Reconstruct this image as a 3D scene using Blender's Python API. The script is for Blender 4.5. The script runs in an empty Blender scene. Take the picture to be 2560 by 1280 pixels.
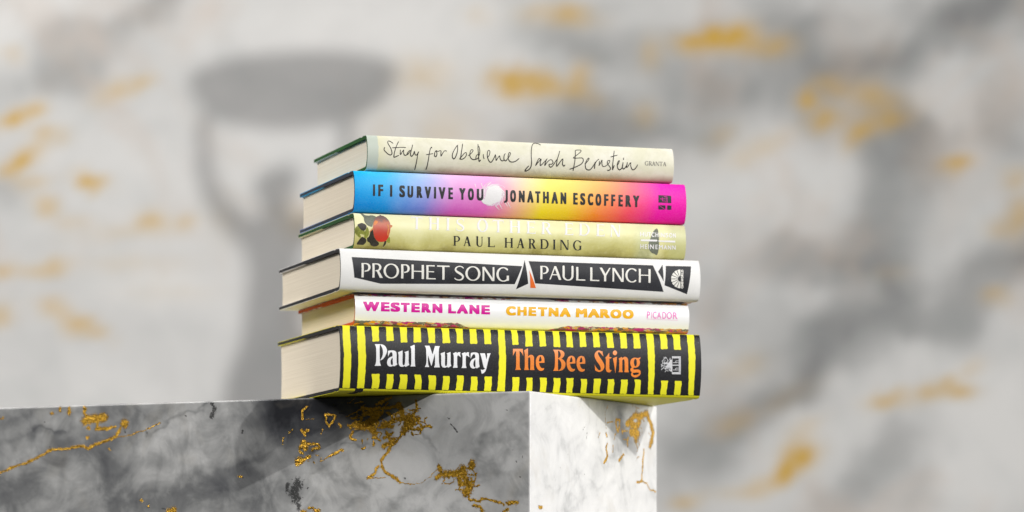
import bpy, bmesh, math, random
import numpy as np
from mathutils import Vector, Matrix
scn = bpy.context.scene
COL = scn.collection
R = math.radians

# ------------------------------------------------------------------ camera
cam_d = bpy.data.cameras.new('camera')
cam_d.sensor_width = 36.0
cam_d.lens = 117.7
cam_d.shift_y = 0.3359
cam_d.clip_start = 0.05
cam_d.clip_end = 60
cam_d.dof.use_dof = True
cam_d.dof.focus_distance = 2.16
cam_d.dof.aperture_fstop = 5.6
cam = bpy.data.objects.new('camera', cam_d)
cam.rotation_euler = (R(90), 0, 0)
COL.objects.link(cam)
scn.camera = cam

# ------------------------------------------------------------------ world and lamps
w = bpy.data.worlds.new('World'); scn.world = w; w.use_nodes = True
w.node_tree.nodes['Background'].inputs[0].default_value = (0.93, 0.96, 1.0, 1)
w.node_tree.nodes['Background'].inputs[1].default_value = 0.05

def area(name, loc, target, size, power, color, size_y=None, spread=180):
    d = bpy.data.lights.new(name, 'AREA'); d.energy = power; d.color = color
    d.shape = 'RECTANGLE'; d.size = size; d.size_y = size_y or size; d.spread = R(spread)
    o = bpy.data.objects.new(name, d); o.location = loc
    o.rotation_euler = (Vector(target)-Vector(loc)).to_track_quat('-Z', 'Y').to_euler()
    COL.objects.link(o); return o
KEY = Vector((4.9, -4.1, 4.45))
area('key_lamp', KEY, (0, 2.6, 0.2), 0.10, 555, (1, 0.985, 0.955))
area('side_lamp', (-2.1, 2.25, 1.75), (0, 2.2, 0.2), 0.8, 7.2, (1, 0.98, 0.95), spread=70)
area('right_softbox', (1.8, 2.0, 0.42), (0.1, 2.25, 0.08), 0.9, 6.0, (1, 0.99, 0.98), spread=80)
area('top_softbox', (-0.1, 0.95, 2.1), (0, 2.2, 0.2), 1.1, 3.3, (0.97, 0.98, 1), spread=80)
area('wall_fill', (-1.9, 2.7, 2.3), (-0.25, 4.0, 0.45), 0.9, 17.5, (1, 0.98, 0.955), spread=100)  # added out-of-frame fill that lightens only the wall
scn.view_settings.view_transform = 'Standard'
scn.view_settings.look = 'None'
scn.view_settings.gamma = 1
scn.view_settings.exposure = 0.0
scn.view_settings.use_curve_mapping = False
scn.cycles.max_bounces = 6

PRINTS = [
(1,'title_lettering','ink','682 983 -25 -13 -13 -16 -7 -23 1 -33 7 -29 10 -22 39 -60 37 -79 16 -56 11 -53 0 -30 -7 -17 -9 -12 -14 -9 -20 -1 -13 4 -31 14 -28 16 -33 25 -36 34 -32 35 -11 19 0 16 3 11 16 39 -2 16 -2 2 -10 -1 -14 -18 -15 -37 -4 -31 9 -23 12 -16 45 -48 50 -43 27 -19 41 -19 29 -8 22 1 25 13 22 24 7 13 4 19 -2 39 -15 62 -24 70 -37 71 -35 52 -10 21 -6 36 3 22 8 12 8 5 11 4 11 -3 53 -26 56 -42 16 -1 6 7 -16 22 -61 43 -31 16 -20 6;1008 969 -13 -13 -40 -69 -55 -115 -20 -4 -69 -3 -25 -6 -6 -5 1 -10 11 -4 15 -1 81 4 -21 -57 -26 -92 -19 -109 1 -24 3 -10 11 -12 13 -4 22 3 37 14 39 22 53 22 8 11 -1 7 -5 4 -18 2 -55 -22 -42 -22 -29 -9 -5 4 3 47 15 88 24 87 21 54 60 6 84 12 71 3 85 -5 27 4 5 5 1 7 -5 4 -18 4 -73 4 -63 -1 -110 -13 -52 -4 2 11 35 75 49 87 5 20 -3 3;3176 990 -9 -10 -11 -28 -16 -72 -41 -173 -25 -155 -9 -19 -16 -26 -1 -11 -5 -5 -2 -6 10 -13 16 -6 29 -5 27 1 43 12 22 12 38 29 27 28 27 35 11 27 8 39 -2 30 -7 21 -7 8 -11 6 -25 -1 -20 -10 -19 -13 -33 -35 -51 -61 -12 -12 -3 1 18 133 54 240 4 35 -4 5;3700 1007 -7 -7 -4 -14 -15 -110 2 -6 -5 -54 5 -145 -4 -5 -18 -6 -17 -10 -21 -25 -14 -27 -11 -37 2 -49 -41 -14 -22 -1 -51 14 -16 9 -19 20 -14 21 -16 38 -4 34 72 71 25 29 13 21 3 9 -1 24 -10 18 -14 8 -9 3 -25 -2 -17 -7 -12 -12 -18 -28 -13 -31 -14 -49 -6 -44 -37 -26 -5 -6 -2 -9 5 -7 11 -1 27 15 16 -49 28 -47 33 -26 27 -12 21 -6 25 -3 18 0 31 9 27 11 23 -1 21 12 32 30 4 -7 4 -59 9 -32 4 -6 11 -7 15 1 24 22 18 27 2 13 -3 10 -12 3 -14 -10 -19 -24 -4 10 -6 66 -5 28 2 13 -2 8 23 66 11 51 6 40 3 57 -10 74 -11 51 -10 21 -4 2 -8 -4 -3 -23 17 -84 4 -44 -2 -31 -7 -40 -13 -58 -3 -5 -3 3 -6 198 14 130 -2 18 -3 3;1474 884 -14 -19 -19 -74 -30 -93 -13 5 -23 -3 -22 -10 -12 -9 -32 -34 -23 -32 -16 -31 -6 -26 -31 -19 -16 -1 -11 4 -14 15 -14 32 -5 21 1 24 7 39 1 22 -3 7 -7 4 -14 -3 -18 -18 -35 -50 -33 -59 -7 -8 2 115 -8 15 -6 1 -3 -3 -7 -16 -1 -67 -5 -28 0 -30 8 -17 5 -4 18 -2 8 5 12 12 35 70 30 44 -4 -62 9 -41 16 -31 11 -10 17 -9 18 -4 22 4 27 16 13 12 11 -1 9 3 19 14 24 31 51 80 8 8 -23 -82 -2 -41 8 -27 9 -17 9 -10 12 -8 7 -3 20 4 30 23 26 39 21 57 11 -38 12 -18 18 -16 13 -6 14 -2 18 8 13 12 1 -7 -53 -367 -5 -53 -4 -14 6 -12 15 -6 12 10 5 34 47 405 11 45 24 66 1 15 -5 6 -5 1 -15 -12 -46 -76 -23 -24 -9 3 -8 7 -13 19 -13 70 -5 11 -5 5 -15 -1 -8 -7 -5 -11 -12 -42 -23 -55 -10 -15 -22 -22 -8 -3 -6 4 -13 28 -3 27 24 105 28 90 24 92 -1 16;3003 946 -12 -7 -23 -21 -77 -103 -64 -106 -25 -58 -14 -67 2 -45 6 -17 14 -27 11 -15 14 -12 10 -4 14 -2 18 7 18 16 13 18 31 57 18 44 18 54 17 67 10 62 5 71 -3 45 -5 13 17 12 5 9 -2 7 -5 3;2977 893 3 -3 2 -26 -1 -45 -11 -73 -17 -69 -17 -48 -36 -79 -24 -39 -14 -13 -6 -4 -8 4 -16 21 -12 27 -3 15 2 43 10 44 20 49 32 58 37 59;2103 839 -10 -7 -13 -15 -20 -36 -34 -104 -13 -70 -14 -6 -59 -9 -15 -8 -5 -5 2 -10 7 -3 16 -1 58 13 4 -4 0 -8 -24 -171 -19 -134 -12 -74 -17 -62 4 -15 11 -7 8 3 10 11 12 46 9 56 18 150 27 213 7 4 93 17 18 7 7 7 -2 7 -7 3 -21 -1 -83 -17 -7 1 -1 2 13 66 18 62 16 40 18 29 3 -2 3 -12 8 -4 7 1 6 10 -1 15 -7 16 -6 6;3470 792 10 1 14 -6 4 -7 3 -11 -4 -9 -40 -48 -43 -41 7 39 16 45 17 27;4040 815 -16 -9 -18 -22 -17 -41 -9 -46 -1 -59 6 -52 -6 -20 3 -4 10 -4 18 -53 24 -43 20 -26 24 -20 21 -8 11 -2 16 3 18 8 22 20 21 33 33 61 36 75 3 15 5 6 8 -55 3 -73 8 -17 6 -4 18 1 9 6 32 58 43 63 14 15 3 -41 17 -49 17 -29 22 -20 28 -13 27 -1 16 7 18 14 4 18 -7 4 -14 2 -27 -16 -23 8 -21 16 -19 35 -12 32 -3 12 0 24 -4 22 -14 7 -13 -4 -22 -22 -75 -104 -3 16 -5 62 -9 50 -4 17 -7 13 -10 3 -12 -8 -12 -36 -1 -15 -8 -9 -35 -68 -49 -83 -13 -15 -18 -11 -11 -1 -14 6 -14 12 -29 38 -17 34 -15 47 34 38 19 33 22 62 6 29 1 20 -5 31 -6 13 -7 7 -18 8;2258 729 -25 -16 -25 -42 -14 -43 -5 -37 0 -30 5 -24 10 -15 9 -8 23 -10 18 3 13 11 14 23 11 30 5 26 0 48 -17 51 19 -8 18 -4 16 3 23 10 25 15 25 0 5 -4 2 -4 0 -22 -10 -52 0 -73 9 -15 14 -3 8 4 9 9 51 97 24 37 18 18 28 14 16 1 26 -12 14 1 3 7 -9 14 -33 14 -14 0 -30 -11 -16 -11 -28 -30 -62 -97 -1 50 8 42 0 19 -2 13 -9 11 -25 6 -13 0 -21 -6 -30 -16 -22 -5 -20 8 -3 7 -10 7;4047 792 14 -1 9 -11 4 -20 -1 -31 -11 -37 -15 -36 -12 -22 -23 -27 -4 6 -4 32 5 77 11 40 14 22;1372 675 2 -2 -4 -7 -28 -41 -26 -32 -16 -16 1 11 23 40 32 36;2249 695 1 2 3 -2 15 -36 4 -20 0 -23 -10 -44 -8 -19 -10 -14 -4 -3 -13 7 -6 10 -5 41 7 50 12 31;4760 780 -20 -11 -9 -11 -15 -25 -11 -27 -13 -62 -1 -26 -2 -7 2 -24 -20 -24 -6 -13 -15 -12 -20 -26 -12 -10 -7 0 -9 4 -11 7 -6 8 -9 25 -3 19 0 50 13 59 8 17 22 22 3 13 -3 5 -14 0 -17 -15 -10 -11 -17 -38 -8 -33 -5 -37 0 -44 9 -44 31 -30 23 -8 23 2 18 14 31 42 1 9 16 13 28 -57 13 -17 19 -16 20 -10 42 -7 57 2 16 3 49 15 43 23 67 54 30 30 5 11 -2 9 -8 3 -14 -6 -44 -39 -51 -37 -34 -19 -38 -12 -41 -6 -39 0 -30 6 -11 6 -14 12 -15 20 -17 31 -9 28 40 58 22 42 13 38 3 20 -2 13 -6 13 -13 14;4761 755 9 -9 2 -9 0 -13 -6 -20 -20 -42 -23 -36 -5 -4 -1 21 13 64 13 29 11 15;3252 686 11 1 9 -12 2 -10 0 -24 -10 -38 -19 -29 -33 -34 -36 -27 -18 -9 -29 -10 -25 -3 -9 2 -10 9 12 16 112 135 25 23;3854 675 -6 -6 -3 -8 2 -74 17 -60 13 -12 6 -1 7 3 2 5 2 13 -22 62 -4 65 -7 12;3673 642 3 1 3 -18 4 -56 -34 -37 -23 -14 -3 2 -5 19 0 23 7 26 20 38 8 7'),
(1,'author_lettering','ink','5675 1139 -44 -16 -25 -17 -19 -17 -20 -26 -21 -34 -19 -47 -21 -81 -10 -52 -3 -36 -3 -7 -6 -109 2 -6 -1 -53 7 -76 3 -118 -4 -53 -10 -53 -8 -20 -16 -26 -39 -41 -45 -27 -29 -11 -20 -5 7 17 23 37 30 38 41 44 4 15 -8 8 -5 0 -16 -6 -49 -52 -30 -38 -23 -37 -9 -21 -1 -14 5 -11 15 -10 21 -2 31 8 49 23 39 27 27 28 21 32 13 30 6 19 7 58 2 57 -2 65 -3 6 0 37 -7 62 0 86 -2 6 12 134 10 55 21 79 22 47 26 36 18 18 29 17 42 8 35 -4 56 -12 24 -11 39 -29 14 -2 9 6 1 8 -10 14 -23 19 -32 18 -68 19;7111 964 -55 -9 -19 -8 -6 -6 -5 -13 -18 -177 -3 -11 -56 -42 -8 -12 0 -13 7 -9 18 -6 28 -1 3 -4 -12 -90 -30 -186 -2 -5 -7 -4 -94 -35 -23 -14 -6 -8 7 -11 32 3 85 31 1 -6 -7 -44 7 -15 8 -5 11 3 9 12 6 65 4 7 72 32 88 44 40 21 44 28 23 20 31 40 18 34 7 24 3 37 -9 31 -16 24 -21 12 -30 6 -76 -3 -109 -13 -25 0 1 20 6 22 160 124 27 25 18 21 15 31 -3 19 -8 8 -13 7 -32 3;7120 941 58 4 25 -2 20 -4 5 -5 -1 -7 -20 -29 -28 -26 -111 -87 -32 -22 12 166;8397 987 -7 -6 -11 -28 -14 -71 -16 -73 -82 -23 -18 -11 -5 -9 7 -9 21 0 55 18 15 2 -1 -14 -31 -189 -8 -158 5 -62 7 -8 13 -5 7 1 7 5 8 17 14 50 26 70 -1 13 -8 7 -7 -1 -10 -7 -24 -55 -3 -3 -1 3 3 128 33 216 6 5 95 28 20 10 6 7 -5 8 -21 -1 -96 -25 27 128 4 26 -1 11 -5 5;6488 895 -15 -21 -37 -110 -51 -138 -19 -20 -58 -79 -64 -107 -28 -31 -22 -17 -13 -7 -9 -1 -17 9 -13 14 -13 21 -2 17 4 3 66 1 25 12 14 12 15 20 9 24 -1 23 -15 37 -19 22 -23 16 -23 8 -11 0 -19 -4 -41 -24 -39 -31 -33 -35 -47 -59 7 36 13 37 16 37 26 47 0 18 -7 3 -15 -11 -37 -49 -148 -149 -18 -12 -4 14 0 51 8 44 21 68 0 15 -7 7 -14 -1 -7 -6 -5 0 -17 17 -22 9 -16 -3 -9 -5 -13 -12 -11 -15 -53 -108 -35 -83 -1 -17 3 -6 5 -5 7 0 18 12 60 80 78 89 3 -4 -12 -36 -12 -66 2 -41 6 -17 8 -11 19 -6 18 8 10 7 34 36 53 62 41 39 -17 -53 -12 -58 2 -19 3 -7 5 -4 14 0 11 9 31 53 47 62 33 33 25 20 32 18 16 4 24 -11 23 -21 12 -23 3 -24 -12 -26 -26 -19 -9 -3 -21 -1 -32 3 -16 -3 -16 -14 -5 -13 2 -23 14 -28 19 -24 16 -11 14 -5 19 -2 22 7 24 18 37 41 17 26 55 99 34 45 -15 -98 2 -77 6 -13 6 -5 16 -5 17 8 16 16 82 123 59 76 12 10 -1 -36 -11 -65 2 -35 8 -32 16 -27 19 -18 22 -7 16 6 13 11 18 22 2 15 -3 7 -6 2 -16 -2 -26 -28 -12 10 -8 11 -14 42 -1 22 11 84 0 42 -7 13 -12 5 -14 -7 -37 -38 -67 -84 -65 -95 -7 -7 -3 1 -1 71 14 93 20 73 43 119 34 101 2 18 -3 4;6995 702 6 0 -1 -18 -12 -2 -16 1;8711 766 -5 -3 -8 -11 -15 -48 3 -13 7 -7 10 2 11 15 7 56 -3 7;7475 707 -12 -6 -25 -27 -47 -74 -16 -36 -10 -31 -5 -5 -14 -6 -5 -7 2 -11 12 -4 -2 -17 2 -51 13 -55 14 -30 13 -14 18 -14 15 -8 34 -12 21 -4 30 1 36 13 32 27 36 43 41 60 25 43 2 -5 -9 -65 -1 -49 4 -7 7 -4 17 3 4 5 2 11 9 133 10 31 20 38 22 30 21 23 45 34 7 9 3 9 -5 5 -7 -1 -26 -14 -44 -35 -39 -50 -9 5 -6 -4 -15 -20 -30 -60 -42 -66 -27 -37 -40 -46 -30 -22 -16 -5 -30 -1 -26 6 -22 9 -16 13 -10 12 -14 32 -6 25 -6 64 5 24 16 13 46 48 36 48 19 34 8 22 0 13 -5 9 -11 9;7167 676 64 4 27 -6 14 -13 7 -13 5 -18 0 -26 -8 -24 -13 -25 -29 -38 -38 -30 -131 -68 -76 -32 24 177 11 95 42 7;7480 685 5 -2 -1 -9 -24 -45 -25 -33 -34 -36 4 12 32 60 27 37;5769 600 8 1 8 -3 13 -12 3 -9 -97 -107 40 96 15 23;7940 656 -15 -14 -55 -113 -2 -1 -2 4 2 44 -3 35 -7 15 -7 0 -5 -5 -3 -11 0 -72 -4 -31 -8 -28 2 -18 7 -6 7 0 14 10 35 60 36 76 0 -75 2 -15 9 -34 8 -17 9 -13 18 -12 19 -6 14 -2 35 4 29 14 75 56 64 -67 18 -27 4 -15 -4 -15 -15 -20 -19 -10 -48 -7 -13 -12 0 -8 16 -9 28 1 36 8 23 15 17 21 7 18 2 13 -1 17 -19 33 -10 13 -19 21 -24 20 -23 27 33 45 23 45 4 24 -4 14 -11 10 -10 5 -16 0 -21 -4 -21 -12 -10 -10 -12 -20 -8 -27 3 -30 14 -32 0 -5 -34 -27 -49 -33 -13 -5 -24 -3 -28 7 -8 7 -10 19 -11 43 2 112 -7 14;8539 668 -22 -14 -12 -17 -19 -36 -15 -46 -6 -42 1 -15 -7 -24 9 -8 16 -54 16 -27 12 -14 21 -17 15 -8 14 -4 24 3 23 13 26 24 22 30 16 -19 16 -13 22 -5 12 4 20 13 26 31 19 30 4 0 1 -13 6 -7 9 -4 19 3 15 11 14 14 16 23 41 71 24 27 0 -59 5 -32 9 -30 19 -40 24 -34 22 -16 19 -4 25 3 28 12 14 10 36 37 40 58 24 56 2 17 -5 7 -8 -1 -11 -11 -30 -62 -46 -58 -37 -28 -20 -8 -17 0 -13 9 -12 14 -18 30 -14 29 -11 48 -1 41 7 38 -2 8 -8 7 -16 -3 -18 -14 -41 -52 -40 -66 -13 -16 -10 -5 7 54 15 40 0 4 -6 6 6 34 0 19 -5 7 -7 0 -11 -16 -16 -82 -54 -83 -29 -32 -13 -7 -16 12 -10 14 -6 15 12 57 6 67 -1 31 -2 9 -8 4 -7 -4 -7 -14 -22 -119 -1 -26 -5 -11 -20 -29 -24 -25 -15 -11 -19 -3 -12 6 -26 23 -18 34 -12 43 0 10 31 47 16 31 26 67 3 14 -4 11 -11 9;8183 637 16 1 6 -7 0 -9 -23 -47 -18 -24 -11 -8 -10 29 2 30 8 16 10 10;8539 643 4 0 0 -2 -19 -49 -14 -29 -14 -21 1 16 10 31 16 33'),
(1,'publisher_lettering','grey','9503 682 -17 -6 -18 -12 -14 -21 -8 -29 5 -37 16 -25 25 -15 33 -1 21 8 9 -1 11 8 0 42 4 7 -1 5 -35 -1 0 -6 6 -4 -1 -33 -19 -14 -14 -1 -10 5 -19 23 -7 33 2 20 10 24 16 15 18 5 12 -6 14 -14 11 -1 5 -7 3 1 0 29 -5 1 -2 -6 -23 13;9589 678 8 -13 -1 -115 -8 -11 41 0 -9 12 0 49 10 3 36 -65 63 0 -3 11 9 33 31 3 6 -8 8 -28 -4 -11 41 2 -11 10 -36 127 -24 1 1 -9 -36 -120 -12 -6 -13 13 -28 50 16 13 6 12 1 20 -7 14 -14 10 -14 4;9829 678 -1 -3 7 -7 -1 -119 -8 -9 9 -3 19 2 -9 11 2 102 68 -111 26 -1 2 128 9 10 -28 -2 7 -8 -2 -105 -69 115;9622 666 16 2 7 -3 12 -15 -2 -25 -13 -10 -21 0;9963 678 -1 -27 5 1 5 12 31 1 3 -3 -1 -110 -7 -11 6 -3 33 2 -8 13 0 108 4 3 31 -1 9 -13 3 4 0 22 -10 3;10132 677 -37 -126 -11 -11 28 1 -4 4 1 7 10 31 35 2 14 -35 -3 -9 6 -3 33 2 -10 11 -38 126;9752 638 4 0 8 -42 -21 -1 -4 3;10138 641 3 -2 12 -39 -3 -6 -27 2'),
(2,'title_lettering','black','569 903 -4 -365 12 -4 56 2 3 3 3 364 -3 3;744 903 -3 -366 3 -3 71 2 3 4 -1 152 87 3 3 3 0 65 -7 2 -83 0 1 65 4 3 86 2 4 68 -3 3 -91 1;1138 904 -4 -367 15 -5 58 2 3 3 3 365 -4 3 -24 1;1510 906 -15 -5 -14 -9 -15 -15 -12 -22 -8 -37 -1 -30 4 -28 14 -31 76 -70 14 -22 2 -12 -7 -12 -9 -9 -4 0 -24 17 -19 25 -45 -2 1 -83 17 -17 36 -15 71 0 20 5 12 8 15 14 9 16 8 32 -2 71 -15 36 -14 18 -64 56 -11 15 -2 10 6 12 11 9 20 -12 17 -18 45 2 4 79 -5 7 -18 12 -24 8;1724 901 -5 -272 12 -51 10 -19 13 -16 24 -14 11 -3 56 2 18 6 19 15 12 16 8 22 7 32 6 285 -65 -2 -4 -3 -5 -233 -7 -35 -7 -14 -13 -11 -19 28 -7 29 5 238 -4 3;2033 902 -3 -370 7 -3 63 4 0 107 14 -30 31 -80 76 3 0 28 -45 113 -14 30 17 35 5 30 1 43 -7 50 -10 19 -16 15 -14 6 -60 3;2304 900 -2 -33 78 -337 5 -5 45 2 4 12 76 323 4 37 -15 5 -56 -3 -32 -123 -6 -18 -2 0 -29 142;2612 901 -4 -368 6 -5 65 2 3 3 2 366 -3 4 -22 1;2773 901 -2 -24 4 -22 83 -326 5 -5 47 3 88 343 1 31 -23 2 -50 -3 -40 -140 -5 -10 -33 152 -32 2;3097 899 -2 -372 97 -1 58 3 -2 68 -76 0 -6 6 0 75 75 1 3 4 0 67 -77 1 1 74 3 3 77 4 3 68 -12 3 -51 0;3467 898 -2 -29 66 -162 3 -180 26 -2 45 2 -2 182 73 162 1 28 -11 3 -63 -3 -27 -54 -8 -9 -26 65;3840 904 -18 -5 -24 -20 -17 -30 -10 -27 -14 -68 2 -105 18 -70 14 -28 13 -16 16 -11 18 -4 47 2 18 5 20 18 18 33 6 20 11 62 -1 124 -15 64 -24 43 -17 11 -18 4;4062 897 -7 -239 3 -35 13 -46 14 -25 12 -14 28 -15 21 -4 52 2 31 8 16 11 16 18 13 29 8 45 4 267 -73 -3 -6 -228 -5 -31 -6 -17 -16 -19 -9 -4 -24 21 -12 26 -3 17 5 239;2101 816 3 1 3 -6 4 -19 -5 -20 -6 -7;3857 819 9 -5 11 -20 11 -41 4 -37 -2 -34 -7 -35 -15 -35 -8 -7 -7 4 -14 23 -7 19 -7 41 0 41 8 39 7 20'),
(2,'author_lettering','black','5045 897 -4 -335 -10 -8 -44 -18 2 -55 4 -3 82 14 26 29 12 46 4 328 -3 3 -30 1;5276 901 -19 -5 -19 -16 -20 -32 -10 -27 -14 -70 2 -108 13 -56 15 -33 13 -19 25 -17 11 -2 48 2 18 5 16 13 14 21 14 41 7 35 4 54 -3 98 -14 63 -11 23 -12 17 -17 11 -18 5;5494 894 -2 -373 67 2 -1 153 69 -155 5 -3 61 3 3 376 -67 -2 -7 -156 -61 156 -5 3;5858 898 -78 -345 2 -32 10 -3 59 3 20 98 26 2 5 -6 25 -95 25 -3 44 3 0 32 -73 343 -12 5;6057 894 -3 -71 35 1 18 -2 3 -3 1 -299 4 -3 64 2 3 4 -1 297 4 3 51 3 3 69 -3 3 -108 0;6325 894 -2 -375 5 -3 67 4 -2 146 51 3 4 -3 4 -148 71 2 3 375 -19 2 -53 -3 -6 -149 -4 -4 -9 0 -39 0 -3 4 4 151;6698 895 -4 -5 -78 -349 1 -24 72 3 20 98 18 1 12 -2 3 -7 25 -94 69 3 0 30 -76 348;6930 893 -2 -377 67 2 -1 148 67 -149 19 -3 46 2 3 378 -66 -3 -7 -156 -63 160;5295 816 18 -28 13 -62 0 -37 -7 -42 -9 -26 -14 -20 -10 9 -16 36 -10 62 10 63 17 38;7368 893 -2 -378 91 -2 66 3 -2 70 -78 0 -4 3 0 78 74 1 3 4 0 67 -24 3 -46 -2 -7 3 1 75 4 3 76 2 3 71 -95 2;7666 896 -23 -12 -23 -26 -11 -34 -2 -64 3 -17 11 -26 16 -21 52 -52 12 -20 3 -17 -5 -12 -9 -6 -19 16 -17 25 -46 -2 1 -85 10 -12 14 -11 25 -10 67 0 14 3 16 10 20 26 9 33 -2 65 -3 19 -11 31 -29 36 -40 37 -10 16 -2 13 3 9 10 9 15 -11 14 -17 47 2 4 80 -14 15 -28 12;7958 896 -14 -3 -12 -7 -18 -17 -19 -32 -11 -24 -13 -64 2 -118 18 -62 12 -24 18 -21 19 -12 19 -4 58 2 22 8 23 20 -1 76 -4 3 -44 -2 -22 -24 -7 -2 -5 2 -13 13 -16 34 -10 50 0 28 13 55 12 25 17 19 14 -8 18 -20 47 2 3 77 -13 15 -26 15 -11 3;8213 895 -24 -13 -10 -11 -18 -30 -10 -29 -9 -36 -5 -55 5 -97 18 -63 12 -23 15 -17 15 -10 16 -4 47 1 14 3 20 14 22 38 9 28 9 57 -2 127 -6 37 -10 35 -19 33 -17 13 -11 4;8438 890 -3 -377 4 -3 69 3 4 3 -3 156 77 4 3 4 0 66 -7 2 -47 -2 -26 3 1 66 4 3 77 2 4 69 -3 3 -19 2;8687 891 -3 -377 4 -3 16 -2 51 2 3 3 -3 159 68 1 4 4 -1 67 -70 2 1 66 3 4 68 3 4 69 -3 4 -37 0;8941 889 -2 -379 91 -2 65 3 -2 70 -80 0 -3 3 -1 79 75 1 4 4 -1 68 -77 3 1 75 3 4 77 1 4 72 -82 2;9190 888 -2 -377 5 -3 68 3 -1 104 44 -107 78 3 0 26 -61 150 14 27 8 33 1 60 -10 48 -21 27 -16 8 -16 2;9454 889 -2 -31 68 -163 5 -187 75 2 -3 185 73 158 3 9 1 29 -78 -3 -35 -66 -28 68 -28 2;8240 811 9 -11 13 -32 9 -52 0 -33 -5 -33 -9 -31 -16 -26 -8 6 -12 21 -7 19 -8 41 0 42 9 42 7 20;9260 797 6 -13 0 -15 -6 -14'),
(2,'swirl_illustration','swirlpink','4522 1154 -87 -48 -42 -35 -8 4 -6 -1 -59 -63 -39 -64 -8 -22 -13 -42 5 -9 6 -3 9 6 10 31 6 8 3 -3 -8 -27 -19 -25 -22 -44 -16 -69 -16 35 -8 58 9 62 -2 14 -7 2 -18 -3 -8 -8 -5 -41 -3 -6 -4 3 4 42 -9 5 -10 -5 -4 -12 -4 -48 4 -55 -3 13 -8 9 -9 0 -6 -7 17 -72 34 -63 47 -49 42 -27 25 -33 2 -5 -4 0 -32 9 -8 -6 3 -11 56 -22 20 -4 42 -31 23 -12 -20 3 -5 11 -78 16 -62 25 -72 46 -11 -2 -2 -12 70 -47 71 -30 21 -5 -2 -5 -14 4 -12 -2 -5 -6 4 -11 -12 -11 9 -11 16 -2 5 -11 5 -3 96 -11 68 2 76 16 9 8 43 0 73 12 -8 -7 -63 -34 -85 -25 -59 -6 -20 -5 -4 -10 10 -9 59 8 9 -7 12 0 35 10 3 -1 0 -9 8 -7 9 1 73 28 72 45 48 44 31 47 11 10 -14 -30 -40 -48 -63 -51 1 -9 6 -4 9 0 6 4 50 40 51 59 28 56 -4 14 19 19 -14 -48 -35 -58 -47 -51 -68 -50 1 -8 8 -5 9 1 17 12 7 -5 9 0 66 56 44 57 23 48 13 2 5 7 15 62 -1 54 -7 17 12 49 5 -7 -1 -11 11 -49 -1 -69 -17 -63 -36 -71 10 -9 9 3 5 7 33 65 11 41 12 13 4 77 -7 43 -10 28 -27 53 -2 24 14 -12 28 -49 12 -13 11 -3 6 4 1 13 6 13 -34 59 -44 46 -20 13 -3 7 11 10 44 -35 50 -61 12 0 5 6 1 6 -47 61 -55 43 -57 28 -23 26 1 3 9 -2 67 -26 12 8 -3 11 -72 29 -50 8 -53 30 40 3 8 10 -4 11 36 0 83 -21 11 2 33 -12 75 -45 12 3 3 12 -3 4 -71 44 -75 29 -45 8 -3 15 -16 4 -72 3 -83 -10 -73 -21 -33 -16 -16 0 58 29 5 9 -4 8 -7 2 -80 -37 -44 -30 -42 -16 -31 -17 -24 -15 -47 -37 0 4 34 55 1 9 -5 6 10 15 18 19 60 48 81 46 4 13;4733 1041 42 -1 -69 -2;4678 1034 19 1 -12 -4;4228 712 5 0 0 -6;4869 602 3 2 1 -4 -5 -7 -3 3;4401 476 18 -8 -10 -1'),
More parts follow.
